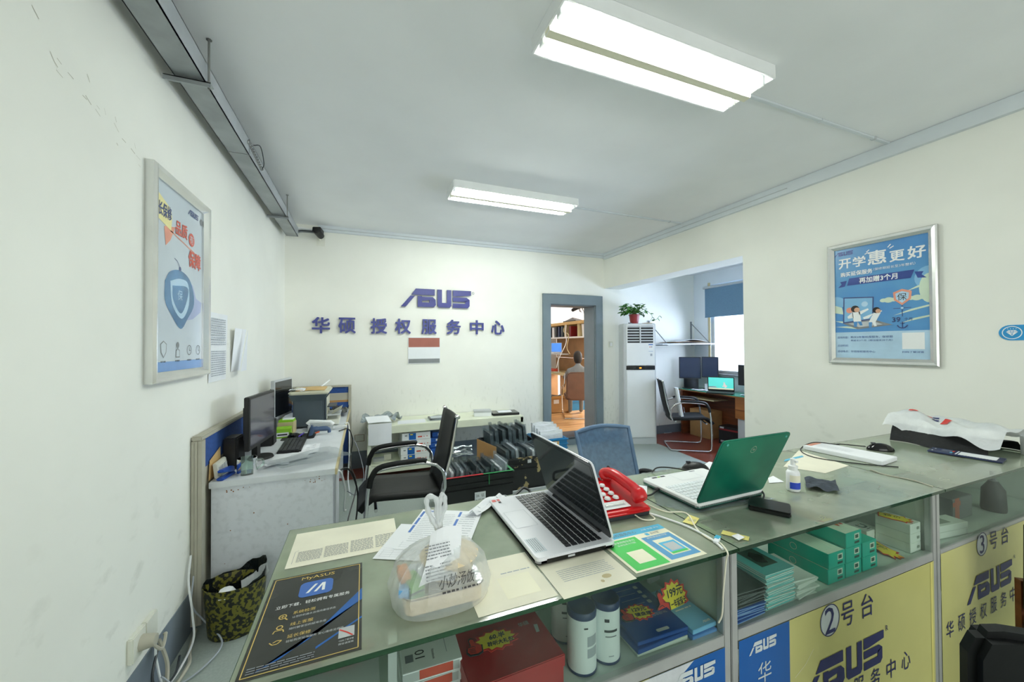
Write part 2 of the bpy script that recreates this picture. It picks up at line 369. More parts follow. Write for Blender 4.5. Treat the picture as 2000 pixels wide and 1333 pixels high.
mk('phonered', (196, 24, 30), rough=.22, noise=.03); mk('phonedark', (38, 44, 50), rough=.45); mk('phonekey', (222, 226, 226), rough=.3)
mk('hpgreen', (20, 132, 104), rough=.3, noise=.12, scale=2.5, col2=(14, 96, 84), metal=.35); mk('hpedge', (96, 190, 180), rough=.3)
mk('lapdeck', (226, 228, 234), rough=.3, noise=.01); mk('key', (30, 32, 36), rough=.4, noise=.1); mk('keywhite', (232, 238, 240), rough=.4); mk('lapscreen', (44, 50, 54), rough=.06, noise=.2, scale=2)
mk('stickerred', (206, 64, 56), rough=.4); mk('yellow', (236, 214, 60), rough=.45, noise=.05); mk('sticky', (226, 216, 128), rough=.6); mk('starred', (210, 56, 44), rough=.45)
mk('paygreen', (78, 200, 96), rough=.35, noise=.03); mk('paycyan', (86, 184, 220), rough=.35, noise=.03); mk('payblue', (92, 158, 204), rough=.35)
mk('labelblue', (40, 70, 190), rough=.4); mk('bottle', (240, 242, 244), rough=.35); mk('cloth', (52, 60, 70), rough=.9, noise=.2, scale=60, bump=.3)
mk('tubewhite', (228, 234, 236), rough=.4, noise=.02); mk('tubenavy', (34, 52, 96), rough=.35, noise=.06)
mk('redbox', (172, 44, 48), rough=.4, noise=.06); mk('redbox2', (120, 28, 32), rough=.4, noise=.06)
mk('folderblue', (34, 74, 144), rough=.35, noise=.06); mk('lblue', (130, 192, 232), rough=.35, noise=.04); mk('lblue2', (96, 144, 206), rough=.35)
mk('teal', (40, 192, 170), rough=.4, noise=.05); mk('tealtop', (228, 242, 226), rough=.45, noise=.03); mk('tealsleeve', (112, 204, 204), rough=.35, noise=.08); mk('tealdark', (60, 92, 82), rough=.3)
mk('sleeveblack', (40, 48, 46), rough=.25, noise=.2, scale=12); mk('sleeveblue', (44, 92, 176), rough=.3, noise=.08); mk('boxwhite', (230, 236, 228), rough=.5, noise=.03); mk('boxside', (150, 160, 146), rough=.5, noise=.04)
mk('envelope', (234, 242, 236), rough=.6, noise=.04); mk('calnavy', (40, 50, 84), rough=.4, noise=.05); mk('salmon', (196, 110, 90), rough=.5)
mk('fooda', (226, 206, 170), rough=.6, noise=.05); mk('foodgreen', (120, 190, 80), rough=.6); mk('foodorange', (226, 150, 80), rough=.6); mk('foodblue', (110, 176, 226), rough=.6); mk('foil', (200, 204, 206), rough=.2, metal=.9, noise=.1, bump=.5, scale=20)
def emis(key, col, st):
    m = bpy.data.materials.new(key); m.use_nodes = True; N = m.node_tree.nodes; N.remove(N['Principled BSDF'])
    e = N.new('ShaderNodeEmission'); e.inputs[0].default_value = tuple(col)+(1,); e.inputs[1].default_value = st
    m.node_tree.links.new(e.outputs[0], N['Material Output'].inputs[0]); MATS[key] = m
emis('tube', TUBECOL, TUBE*.66); emis('tube_far', TUBECOL, TUBE*1.25)

# ------------------------------------------------------------------ the room
LW, RW, BY, CH = -0.85, 3.54, 5.0, 2.94
AX = 5.43
b = MB(); b.bb(LW-.2, 3.84, -3.0, BY+.3, -.1, 0, 'mat_green'); b.bb(3.84, AX+.2, 1.6, BY+.1, -.1, 0, 'mat_green'); structure(b, 'floor')
b = MB(); b.poly([(4.15, 4.62), (4.02, 3.3), (3.95, 1.7), (AX, 1.7), (AX, BY), (4.15, BY)], TOP(0, 0, .001), 'tile_red'); b.bb(LW, 0.9, 4.62, BY, 0, .004, 'tile_red'); structure(b, 'floor_alcove')
b = MB(); b.bb(1.6, 9.0, BY+.3, 9.2, 0.02, .12, 'wood_floor'); structure(b, 'floor_back_room')
b = MB(); b.bb(LW-.2, RW+.3, -3.0, BY+.3, CH, CH+.1, 'ceil'); structure(b, 'ceiling')
b = MB(); b.bb(RW+.3, AX+.2, 1.6, BY+.1, 2.72, 2.82, 'ceil'); structure(b, 'ceiling_alcove')
b = MB(); b.bb(1.6, 9.2, BY+.3, 9.3, 2.9, 3.0, 'ceil'); structure(b, 'ceiling_back_room')
b = MB(); b.bb(LW-.2, LW, -3.0, BY+.3, 0, CH, 'wall'); rs = random.Random(5); Mw = LEFTW(LW+.0006, 0, 0)
for i in range(26):
    f = i/25; yy = 1.42+.75*f+rs.uniform(-.06, .06); zz = 2.42-.22*f+rs.uniform(-.05, .05); b.line([(yy, zz), (yy+rs.uniform(.008, .03), zz-rs.uniform(.002, .02))], rs.uniform(.001, .003), Mw, 'partition')
structure(b, 'wall_left')
DX0, DX1, DH = 2.575, 3.365, 2.115
b = MB(); b.bb(LW, DX0, BY, BY+.3, 0, CH, 'wall'); b.bb(DX1, 9.2, BY, BY+.3, 0, CH, 'wall'); b.bb(DX0, DX1, BY, BY+.3, DH, CH, 'wall'); structure(b, 'wall_back')
b = MB(); b.bb(RW, RW+.3, -3.0, 2.655, 0, CH, 'wall'); b.bb(RW, RW+.3, 2.655, BY, 2.39, CH, 'wall'); structure(b, 'wall_right')
b = MB(); b.bb(LW-.2, RW+.3, -3.2, -3.0, 0, CH, 'wall'); structure(b, 'wall_front')
b = MB()
WY0, WY1, WZ0, WZ1 = 2.55, 4.68, 1.02, 2.50
for y0, y1, z0, z1 in ((1.6, WY0, 0, 2.8), (WY1, BY, 0, 2.8), (WY0, WY1, 0, WZ0), (WY0, WY1, WZ1, 2.8)): b.bb(AX, AX+.14, y0, y1, z0, z1, 'wall_cool')
structure(b, 'wall_alcove')
b = MB(); b.bb(3.84, AX, 1.5, 1.6, 0, 2.8, 'wall_cool'); structure(b, 'wall_alcove_near')
b = MB(); b.bb(1.6, 9.2, 8.6, 8.7, 0, 2.9, 'wall_cool'); b.bb(1.5, 1.6, BY+.3, 8.7, 0, 2.9, 'wall_cool'); b.bb(9.1, 9.2, BY+.3, 8.7, 0, 2.9, 'wall_cool'); structure(b, 'wall_back_room')
# cornice strips (cable ducts) along ceiling
b = MB(); b.bb(LW+.35, RW, BY-.035, BY, 2.87, CH, 'trimwhite'); b.bb(LW+.35, RW, BY-.042, BY-.035, 2.898, 2.904, 'lgrey'); structure(b, 'trim_1')
b = MB(); b.bb(RW-.035, RW, -3.0, BY-.035, 2.845, CH-.002, 'trimwhite'); b.bb(RW-.04, RW-.035, 2.2, BY-.05, 2.885, 2.89, 'lgrey'); structure(b, 'trim_2')
b = MB(); b.bb(LW, LW+.004, -3.0, BY, 0, .215, 'baseband'); structure(b, 'baseboard_left')
b = MB(); b.bb(LW, 2.44, BY-.004, BY, 0, .215, 'baseband'); b.bb(3.50, AX, BY-.004, BY, 0, .14, 'baseband'); structure(b, 'baseboard_back')
b = MB()
b.bb(2.45, DX0, BY-.035, BY, 0, 2.265, 'doorgrey'); b.bb(DX1, 3.49, BY-.035, BY, 0, 2.265, 'doorgrey'); b.bb(DX0, DX1, BY-.035, BY, DH, 2.265, 'doorgrey')
b.bb(DX0-.001, DX0+.012, BY, BY+.3, .1, DH, 'doorgrey'); b.bb(DX1-.012, DX1+.001, BY, BY+.3, .1, DH, 'doorgrey'); b.bb(DX0, DX1, BY, BY+.3, DH-.012, DH+.001, 'doorgrey')
b.bb(2.45, 3.49, BY-.05, BY+.3, 0, .09, 'doorgrey'); b.bb(DX0, DX1, BY-.055, BY+.3, .09, .12, 'darkgrey'); structure(b, 'door_1', bevel=.003)
# alcove window
b = MB(); fx = AX+.05
for y in (WY0, WY1-.05, 3.55): b.bb(fx, fx+.05, y, y+.05, WZ0, WZ1, 'lgrey')
for z in (WZ0, WZ1-.05): b.bb(fx, fx+.05, WY0, WY1, z, z+.05, 'lgrey')
b.bb(AX-.06, AX+.05, WY0-.05, WY1+.05, WZ0-.03, WZ0, 'grey'); w = structure(b, 'window_1')
b = MB(); b.bb(fx+.02, fx+.026, WY0+.05, WY1-.05, WZ0+.05, WZ1-.05, 'windowpane'); o = b.build('window_pane', parent=w)
b = MB(); b.bb(AX-.02, AX-.003, WY1+.02, WY1+.14, .9, 2.54, 'wall_cool'); b.bb(AX-.012, AX-.001, WY1-.02, WY1+.02, 1.0, 2.54, 'tanwood'); structure(b, 'trim_3')

# ------------------------------------------------------------------ ceiling lights
def ceiling_light(name, label, loc, tk='tube'):
    t = thing(name, label, 'ceiling light', loc, 0, 'twin-tube ceiling lights')
    L, Wd = 1.235, .30; x, y = L/2, Wd/2
    b = MB(); b.bb(-x, x, -y, y, .062, .068, 'white')
    for s in (-1, 1): b.bb(-x, x, s*y-.006, s*y+.006, 0, .068, 'white'); b.bb(s*x-.006, s*x+.006, -y, y, 0, .068, 'white')
    b.bb(-x, x, -.022, .022, -.020, .062, 'ivory'); b.build('housing', t, bevel=.002)
    b = MB()
    for s in (-1, 1):
        b.add([(-x+.01, s*.024, .012), (x-.01, s*.024, .012), (x-.01, s*.055, .058), (-x+.01, s*.055, .058)], [(0, 1, 2, 3)], 'whitegloss')
        b.add([(-x+.01, s*.145, .012), (x-.01, s*.145, .012), (x-.01, s*.110, .058), (-x+.01, s*.110, .058)], [(0, 1, 2, 3)], 'whitegloss')
    b.build('reflector', t)
    for s in (-1, 1):
        b = MB(); b.tube([(-x+.035, s*.083, -.003), (x-.035, s*.083, -.003)], .0135, tk, 8); tb = b.build('fluorescent_tube', t)
        b = MB()
        for e in (-1, 1): b = MB(); b.bx((e*(x-.024), s*.083, .026), (.026, .034, .07), 'white'); b.build('lamp_holder', tb)
    for e in (-1, 1): b = MB(); b.lathe([(0, .009), (.006, .006), (.008, 0)], 'chrome', FM((e*(x-.06), y+.006, .045), (1, 0, 0), (0, 0, 1)), 8); b.build('screw', t)
    return t
l1 = ceiling_light('ceiling_light', 'large-looking lit twin-tube ceiling light nearest the camera', (1.357, 1.443, CH-.0685))
l2 = ceiling_light('ceiling_light', 'smaller-looking lit twin-tube ceiling light farther back toward the sign wall', (1.345, 3.336, CH-.0685), 'tube_far')
for (xx, yy, lab) in ((2.0, 1.50, 'thin white cable duct from nearer ceiling light to right wall'), (2.0, 3.385, 'thin white cable duct from farther ceiling light to right wall')):
    b = MB(); b.bb(xx, RW-.05, yy-.011, yy+.011, CH-.014, CH-.001, 'trimwhite'); b.bb(xx+.72, xx+.735, yy-.016, yy+.016, CH-.017, CH-.001, 'trimwhite'); b.bb(xx+1.3, xx+1.32, yy-.016, yy+.016, CH-.017, CH-.001, 'lgrey')
    b.build('cable_duct', label=lab, cat='cable duct', bevel=.002)

# ------------------------------------------------------------------ galvanised cable tray along the left wall
t = thing('cable_tray', 'long galvanised metal cable tray hung along left wall under ceiling', 'cable tray', (LW+.17, 1.5, 2.74))
X0, X1, Z0, Z1 = -.80, -.685, 2.735, 2.835
b = MB(); b.bb(X0, X1, -2.9, 4.80, Z0, Z0+.006, 'galv'); b.bb(X1-.004, X1, -2.9, 4.80, Z0, Z1, 'galvlight'); b.bb(X0, X0+.004, -2.9, 4.80, Z0, Z1, 'galv'); b.bb(X0, X1, -2.9, 4.8, Z1-.004, Z1, 'galvlight')
for yy in (.9, 2.85): b.bb(X0-.002, X1+.002, yy, yy+.012, Z0-.002, Z1+.001, 'galv')
b.build('tray', t, True)
for yy in (2.14, 4.08, .2):
    b = MB(); b.bb(X0-.035, X1+.025, yy-.022, yy+.022, Z0-.014, Z0-.010, 'galv'); b.bb(X0-.035, X1+.025, yy-.022, yy-.018, Z0-.032, Z0-.010, 'galv')
    br = b.build('hanger_bracket', t, True)
    b = MB(); b.tube([(X1+.012, yy, Z0-.03), (X1+.012, yy, CH)], .005, 'steel', 8); b.bx((X1+.012, yy, Z0-.004), (.018, .018, .01), 'steel'); b.tube([(X1+.012, yy, CH-.004), (X1+.012, yy, CH-.001)], .012, 'steel', 8); b.build('threaded_rod', br, True)
b = MB()
b.tube([(X1+.008+.007*cos(i*.9), 2.80+.0045*i, Z1-.035-.0004*i+.010*sin(i*.9)) for i in range(80)], .003, 'steel', 5); b.build('spring', t, True); b = MB()
b.tube(bez([(X1+.002, 2.95, Z1+.01), (X1+.03, 3.0, Z1+.03), (X1+.025, 3.12, Z1-.03), (X1+.004, 3.16, Z1-.06)], 5), .003, 'darkgrey', 6); b.build('wire_hook', t, True)
b = MB()
for k, (dz, c) in enumerate(((0, 'darkgrey'), (.03, 'lgrey'), (.055, 'white'), (-.025, 'grey'))):
    b.tube(bez([(-.70, 4.81, 2.80+dz*.6), (-.66, 4.88, 2.83+dz*.5), (-.58, 4.93, 2.845+dz*.4), (-.50, 4.955, 2.85+dz*.3)], 5), .009, c, 6)
b.build('cable_bundle', label='mixed cables leaving the tray end toward black camera', cat='cables')
t = thing('security_camera', 'small black bullet security camera high in the back left corner', 'security camera', (-.49, 4.95, 2.82))
M = FM((-.485, 4.88, 2.815), (.96, -.28, 0), (.06, .2, .97))
b = MB(); b.lathe([(0, .075), (.030, .075), (.036, .07), (.038, .03), (.038, -.06), (.02, -.08), (0, -.08)], 'black', M, 20); b.build('camera_body', t, True, smooth=True)
b = MB(); b.lathe([(0, .0765), (.022, .0765), (.024, .075)], 'blackgloss', M, 20); b.build('lens_glass', t, True)
b = MB(); b.poly(rrect(-.046, -.030, .046, .030, .012), off(M, 0, .016, -.02), 'black', .09); b.build('sun_visor', t, True)
b = MB(); b.bb(-.52, -.43, BY-.012, BY-.001, 2.70, 2.83, 'offwhite'); b.tube([(-.485, 4.90, 2.79), (-.485, BY-.01, 2.77)], .014, 'offwhite', 8); b.build('mounting_plate', t, True)

# ------------------------------------------------------------------ framed posters
def frame_parts(t, M, W, H, dep=.035, fw=.042):
    """mitred, rounded aluminium snap frame; M at lower left outer corner, z outward"""
    b = MB()
    prof = [(0, 0), (0, dep*.75), (.008, dep), (fw*.55, dep*.92), (fw, dep*.45), (fw, dep*.2)]
    for i in range(len(prof)-1):
        (d0, h0), (d1, h1) = prof[i], prof[i+1]
        r0 = [(d0, d0), (W-d0, d0), (W-d0, H-d0), (d0, H-d0)]; r1 = [(d1, d1), (W-d1, d1), (W-d1, H-d1), (d1, H-d1)]
        for j in range(4):
            q = (j+1) % 4
            b.add([M @ Vector((*r0[j], h0)), M @ Vector((*r0[q], h0)), M @ Vector((*r1[q], h1)), M @ Vector((*r1[j], h1))], [(0, 1, 2, 3)], 'alu')
    b.build('frame', t, True)
t = thing('framed_poster', 'pale poster with blue shield in thick silver frame on left wall', 'poster', (LW, 2.32, 1.35))
PW, PH = .615, .945; M = LEFTW(LW, 2.012, 1.345); frame_parts(t, M, PW, PH, .04, .045)
Q = off(M, 0, 0, .011); f = .044
b = MB(); b.bb(.01, PW-.01, .01, PH-.01, .001, .010, 'pgrey', M)
z = lambda n: off(M, 0, 0, .0105+.0004*n)
b.rect(f, f, PW-f, f+.045, z(1), 'pband')
b.poly([(f, .735), (f, .855), (.205, .80), (.215, .76), (.205, .70)], z(2), 'pyel'); b.tx('延长保修', .062, z(3), 'pnavy', .125, .775, bold=.02, w=.165)
b.poly([(.14, .705), (.25, .73), (.20, .655), (.155, .62)], z(1), 'ppink'); b.line([(.20, .70), (.47, .655)], .006, z(1), 'ppink')
logo(b, .13, z(3), 'pnavy', .45, .855); b.circ(.555, .845, .018, z(3), 'grey')
b.tx('品质', .068, z(3), 'pred', .315, .735, bold=.015, w=.125); b.circ(.43, .715, .034, z(3), 'pred'); b.tx('有', .045, z(4), 'pgrey', .43, .715); b.tx('保障', .085, z(3), 'pred', .47, .615, bold=.025, w=.15)
SY = lambda v: .245+(v-.10)*.63
def blob(pts, zz, k): b.poly([(p.x, p.y) for p in bez([(x, SY(y), 0) for x, y in pts+pts[:1]], 5)[:-1]], zz, k)
blob([(.15, .44), (.20, .52), (.30, .555), (.40, .52), (.455, .42), (.46, .30), (.39, .19), (.31, .10), (.21, .20), (.15, .30)], z(1), 'pshield')
blob([(.20, .45), (.30, .49), (.39, .47), (.40, .30), (.32, .18), (.22, .28)], z(2), 'ppale'); blob([(.22, .42), (.38, .44), (.375, .33), (.31, .22), (.23, .31)], z(3), 'pshield'); b.tx('保', .05, z(4), 'ppale', .30, SY(.36))
b.poly([(x, SY(y)) for x, y in [(.40, .50), (.45, .47), (.49, .37), (.565, .345), (.55, .26), (.45, .19), (.36, .17), (.44, .27)]], z(.5), 'plil'); b.circ(.30, SY(.565), .012, z(2), 'pnavy'); b.line([(.30, SY(.58)), (.27, SY(.62)), (.24, SY(.63))], .003, z(2), 'pnavy')
for i, xx in enumerate((.14, .28, .41, .52)):
    if i == 0: b.poly([(xx-.03, .17), (xx, .185), (xx+.03, .17), (xx+.025, .13), (xx, .105), (xx-.025, .13)], z(1), 'grey'); b.poly([(xx-.024, .167), (xx, .18), (xx+.024, .167), (xx+.019, .132), (xx, .112), (xx-.019, .132)], z(2), 'pgrey')
    elif i == 1: b.circ(xx, .165, .015, z(1), 'grey'); b.poly([(xx-.022, .105), (xx+.022, .105), (xx+.02, .14), (xx, .152), (xx-.02, .14)], z(1), 'grey'); b.poly([(xx-.017, .11), (xx+.017, .11), (xx+.015, .136), (xx, .146), (xx-.015, .136)], z(2), 'pgrey')
    else: b.ring(xx, .14, .026, .004, z(1), 'grey'); b.line([(xx, .155), (xx, .138), (xx+.013, .138)], .004, z(1), 'grey')
    scrib(b, z(1), xx-.025, .083, xx+.025, .093, 1, 'inkgrey', .8, (1, 2))
b.build('print', t, True)
t = thing('framed_poster', 'bright blue back-to-school poster in silver frame on right wall', 'poster', (RW, 1.58, 1.35))
PW, PH = .632, .945; M = RIGHTW(RW, 1.905, 1.345); frame_parts(t, M, PW, PH, .03, .045)
b = MB(); b.bb(.01, PW-.01, .01, PH-.01, .001, .0075, 'pblue', M)
z = lambda n: off(M, 0, 0, .008+.0004*n); f = .044
b.rect(f, f, PW-f, .245, z(1), 'ppale')
b.poly([(PW-f, .52)]+[(PW-f-.075*sin(a), .60+.08*cos(a)) for a in [i*pi/12 for i in range(13)]], z(1), 'pblue2'); b.poly([(PW-f, .44)]+[(PW-f-.052*sin(a), .53+.10*cos(a)) for a in [pi-i*pi/12 for i in range(13)]], z(1.5), 'pcream')
b.poly([(f, .43)]+[(f+.07*sin(a), .48+.05*cos(a)) for a in [pi-i*pi/12 for i in range(13)]], z(1), 'pblue2'); b.poly([(f, .40), (.10, .385), (.09, .44), (f, .46)], z(1.5), 'pcream')
for q, (x0, y0, x1, y1) in enumerate(((.40, .355, .585, .405), (.44, .30, .585, .335), (f, .29, .20, .265), (f, .335, .14, .30), (.47, .52, .585, .555))): b.poly([(x0, y0), (x1, y1), (x1, y1+.012), ((x0+x1)/2, (y0+y1)/2+.014)], z(1.8+.1*q), 'pcream')
logo(b, .125, z(3), 'pdark', .105, .866, h=.03)
for i, (c, hh, xx, yy) in enumerate((('开', .075, .113, .785), ('学', .075, .205, .785), ('惠', .10, .312, .795), ('更', .075, .425, .780), ('好', .085, .527, .785))): b.tx(c, hh, z(4), 'white', xx, yy, bold=.02, w=hh*1.05)
for a, c in (((.25, .845), (.268, .86)), ((.24, .832), (.262, .84)), ((.375, .852), (.392, .872)), ((.385, .842), (.408, .855))): b.line([a, c], .006, z(4), 'white')
b.tx('购买延保服务', .034, z(4), 'white', .185, .70, w=.20, bold=.008); b.tx('（保修期延长至3年整机）', .020, z(4), 'white', .405, .708, w=.23)
b.poly([(.125, .61), (.495, .61), (.515, .665), (.14, .665)], z(3), 'pdark'); b.tx('再加赠3个月', .042, z(4), 'white', .315, .638, bold=.012, w=.22)
for s in (0, 1):
    X = lambda u: (.075+u if not s else .565-u)
    b.poly([(X(-.01), .60), (X(.035), .605), (X(.05), .65), (X(.005), .645), (X(.015), .625)], z(2), 'pdark')
b.poly([(.095, .315), (.285, .335), (.29, .505), (.10, .52)], z(3), 'pnavy'); b.poly([(.104, .325), (.278, .343), (.283, .497), (.108, .511)], z(4), 'pblue2'); b.circ(.14, .415, .022, z(5), 'ppink'); b.circ(.235, .455, .02, z(5), 'ppale')
b.poly([(.095, .315), (.285, .335), (.395, .29), (.19, .265)], z(3), 'grey'); b.poly([(.13, .312), (.28, .325), (.34, .295), (.2, .281)], z(4), 'lgrey')
for xx, yy, sc, lean in ((.185, .355, 1., -.01), (.275, .345, .85, .03)):
    b.poly([(xx-.02*sc, yy-.03), (xx+.028*sc, yy-.03), (xx+.03*sc+lean, yy+.045*sc), (xx-.02*sc+lean, yy+.045*sc)], z(5), 'white'); b.poly([(xx-.02*sc, yy), (xx-.055*sc, yy-.005), (xx-.06*sc, yy+.01), (xx-.015*sc+lean, yy+.045*sc)], z(5), 'white'); b.poly([(xx+.02*sc, yy+.02), (xx+.075*sc, yy+.055*sc), (xx+.07*sc, yy+.066*sc), (xx+.02*sc+lean, yy+.045*sc)], z(5), 'white')
    b.circ(xx+lean, yy+.068*sc, .026*sc, z(6), 'hair', 18); b.circ(xx+lean+.012*sc, yy+.06*sc, .018*sc, z(7), 'skin', 16)
    b.poly([(xx-.02*sc, yy-.03), (xx+.005*sc, yy-.03), (xx, yy-.07), (xx-.018*sc, yy-.07)], z(5), 'pblue'); b.poly([(xx+.005*sc, yy-.03), (xx+.028*sc, yy-.03), (xx+.036*sc, yy-.06), (xx+.02*sc, yy-.062)], z(5), 'pblue' if sc == 1 else 'white')
sh = [(.40, .52), (.448, .54), (.50, .52), (.495, .465), (.448, .425), (.405, .465)]
b.poly(sh, z(4), 'ppink'); b.poly([(.448+(u-.448)*.72, .485+(v-.485)*.72) for u, v in sh], z(5), 'ppale'); b.tx('保', .05, z(6), 'ink', .448, .485)
for cx in (.375, .525):
    for q, (dx, r) in enumerate(((-.03, .02), (0, .028), (.03, .02))): b.circ(cx+dx, .47, r, z(2.6+.12*q), 'pcream', 16, r*.7)
b.line([(.448, .425), (.448, .345)], .004, z(3), 'pnavy'); b.line([(.40, .405), (.495, .405)], .004, z(3), 'pnavy'); b.circ(.448, .405, .008, z(4), 'ppale', 12)
b.tx('39', .034, z(4), 'pnavy', .415, .325, bold=.01); b.tx('个月', .022, z(4), 'pnavy', .478, .325)
b.line([(.448, .31), (.448, .265)], .005, z(4), 'pnavy'); b.line([(.42, .285), (.43, .27), (.448, .262), (.466, .27), (.476, .285)], .007, z(4), 'pnavy'); b.line([(.435, .298), (.461, .298)], .004, z(4), 'pnavy')
for i, (s, xx, w) in enumerate((('活动内容：', f+.012, .075), ('购买3年整机保服务，保修期', f+.10, .25), )): b.tx(s, .017, z(3), 'pdark', xx, .205, 'l', w=w)
b.tx('再延长3个月（相当延长39个月）', .014, z(3), 'pdark', f+.10, .18, 'l', w=.25); b.tx('活动时间：', .017, z(3), 'pdark', f+.012, .14, 'l', w=.075); b.tx('活动地点：', .017, z(3), 'pdark', f+.012, .095, 'l', w=.075); b.tx('华硕授权服务中心', .016, z(3), 'pdark', f+.10, .095, 'l', w=.15)
b.rect(.445, .115, .56, .23, z(3), 'white'); b.tx('扫码了解详情', .014, z(3), 'pdark', .50, .095, w=.11)
b.build('print', t, True)
# ------------------------------------------------------------------ writing on the back wall
t = thing('wall_sign', 'large blue logo sign mounted high on the back wall', 'sign', (.90, BY, 2.06))
b = MB(); M = FRONT(.90, BY-.02, 2.125); logo(b, .92, M, 'signblue', 0, 0, .018, h=.235); b.ring(.49, .09, .018, .004, off(M, 0, 0, .01), 'grey', 16); b.tx('R', .02, off(M, 0, 0, .01), 'grey', .49, .09); b.build('logo_letters', t, True)
t = thing('wall_lettering', 'row of eight blue characters on back wall under the logo', 'sign', (.90, BY, 1.75))
for c, u in zip('华硕授权服务中心', (627, 678, 740, 787, 838, 886, 931, 972)):
    p = P(u, 632, y=BY-.02); b = MB(); b.tx(c, .185, FRONT(p.x, BY-.018, 1.752), 'signblue2', bold=.022, w=.185, depth=.016); b.build('character', t, True)
t = thing('wall_notice', 'small white notice with red-brown heading below blue characters', 'notice', (.825, BY, 1.35))
p0, p1 = P(797, 711, y=BY), P(859, 659, y=BY); b = MB(); b.bb(p0.x, p1.x, BY-.012, BY-.001, p0.z, p1.z, 'paper2'); b.build('board', t, True)
b = MB(); M = FRONT(p0.x, BY-.0125, p0.z); w, h = p1.x-p0.x, p1.z-p0.z; b.rect(.005, h*.62, w-.005, h-.01, M, 'redbrown'); b.rect(.005, .006, w-.005, h*.18, M, 'grey'); b.build('printing', t, True)
t = thing('wall_sticker', 'bright cyan rounded sticker with white diamond on right wall', 'sticker', (RW, .95, 1.55))
b = MB(); M = RIGHTW(RW-.001, 1.028, 1.56); b.poly([(.045+.045*cos(a), .0+.045*sin(a)) for a in [pi/2+i*pi/14 for i in range(15)]]+[(.62, -.045), (.62, .045)], M, 'signcyan', .002); b.build('backing', t, True)
b = MB(); Q = off(M, 0, 0, .0025); b.ring(.05, 0, .038, .004, Q, 'white'); b.poly([(.05, -.02), (.072, .004), (.063, .014), (.037, .014), (.028, .004)], Q, 'white'); b.line([(.03, .004), (.07, .004)], .002, off(Q, 0, 0, .0004), 'signcyan'); b.line([(.044, .012), (.05, -.016), (.056, .012)], .002, off(Q, 0, 0, .0004), 'signcyan')
for i in range(4): b.line([(.035+.01*i, .02), (.034+.0105*i, .025)], .002, Q, 'white')
b.build('emblem', t, True)
# pinned papers on the left wall
b = MB(); M = LEFTW(LW, 2.70, 1.29); b.grid(4, 8, lambda u, v: M @ Vector((u*.31+.01*v, v*.42, .004+.003*sin(u*5+v*3))), 'paper2'); scrib(b, off(M, 0, 0, .009), .03, .22, .28, .39, 12, 'inkpale', .45, (2, 6)); scrib(b, off(M, 0, 0, .009), .03, .03, .28, .19, 12, 'inkpale', .45, (2, 6))
b.build('wall_paper_sheet', label='sheet of small printed text taped to wall beside silver frame', cat='paper')
b = MB(); M = LEFTW(LW, 3.10, 1.33); b.grid(6, 8, lambda u, v: M @ Vector((u*(.20+.06*v), v*.30, .004+.04*v*(1-u)**2*.6+.05*u*v*.5)), 'paper'); b.poly([(.02, .0), (.16, .0), (.19, .29)], off(M, 0, 0, .055), 'paper2')
b.build('wall_paper_leaf', label='curling blank white paper on left wall above the desk', cat='paper', thick=.001)
# sockets and switch
t = thing('wall_socket', 'dusty white double wall socket low on left wall with plug', 'socket', (LW, 2.0, .3))
b = MB(); b.bb(LW, LW+.02, 1.905, 2.00, .27, .37, 'offwhite'); b.bb(LW, LW+.02, 2.002, 2.095, .27, .37, 'offwhite'); b.build('socket_plate', t, True, bevel=.004)
b = MB(); b.lathe([(0, .05), (.022, .046), (.027, .02), (.03, .0)], 'partition', FM((LW+.02, 1.965, .315), (0, 1, 0), (0, 0, 1)), 14); b.tube(bez([(LW+.05, 1.97, .30), (LW+.07, 2.0, .25), (LW+.06, 2.06, .27), (LW+.04, 2.1, .25)]), .006, 'partition', 6); b.build('plug', t, True, smooth=True)
b = MB(); b.bb(3.612, 3.698, BY-.012, BY-.001, 1.462, 1.556, 'offwhite'); b.bb(3.63, 3.68, BY-.016, BY-.012, 1.48, 1.538, 'white'); b.build('light_switch', label='white light switch on back wall beside the air conditioner', cat='light switch', bevel=.002)
p = P(703, 856, y=BY); t = thing('wall_socket', 'white wall socket on back wall between desk and low shelf', 'socket', (p.x, BY, p.z))
b = MB(); b.bb(p.x-.06, p.x+.05, BY-.012, BY-.001, p.z-.04, p.z+.045, 'offwhite'); b.build('socket_plate', t, True, bevel=.002)
b = MB(); Q = FRONT(p.x-.06, BY-.0125, p.z-.04); b.line([(.002, .002), (.108, .002), (.108, .083), (.002, .083), (.002, .002)], .005, Q, 'rust'); b.build('stained_edge', t, True)

# ------------------------------------------------------------------ left: partition screens and desk
t = thing('partition_screen', 'long blue and beige partition screen standing along the left wall', 'partition', (-.825, 3.7, 0))
b = MB(); b.bb(-.85+.003, -.80, 2.47, 2.52, 0.03, 1.0, 'partition'); b.bb(-.832, -.818, 2.467, 2.47, .03, 1.0, 'partition'); b.build('end_post', t, True, bevel=.004)
b = MB(); b.bb(-.847, -.80, 2.47, 4.90, 1.0, 1.025, 'partition'); b.build('cap_rail', t, True, bevel=.005)
for y0, y1 in ((2.525, 3.30), (3.33, 4.88)):
    b = MB(); b.bb(-.84, -.812, y0, y1, .84, 1.0, 'bluefab'); b.build('fabric_panel', t, True)
    b = MB(); b.bb(-.84, -.815, y0, y1, .05, .84, 'partition'); b.build('lower_panel', t, True)
b = MB(); b.bb(-.84, -.808, 3.30, 3.33, .05, 1.0, 'partition'); b.build('middle_post', t, True)
t = thing('partition_screen', 'short blue and beige partition screen against back wall behind the printer', 'partition', (-.5, 4.94, 0))
b = MB(); b.bb(-.80, -.14, 4.915, 4.965, 1.015, 1.037, 'partition'); b.build('cap_rail', t, True, bevel=.003)
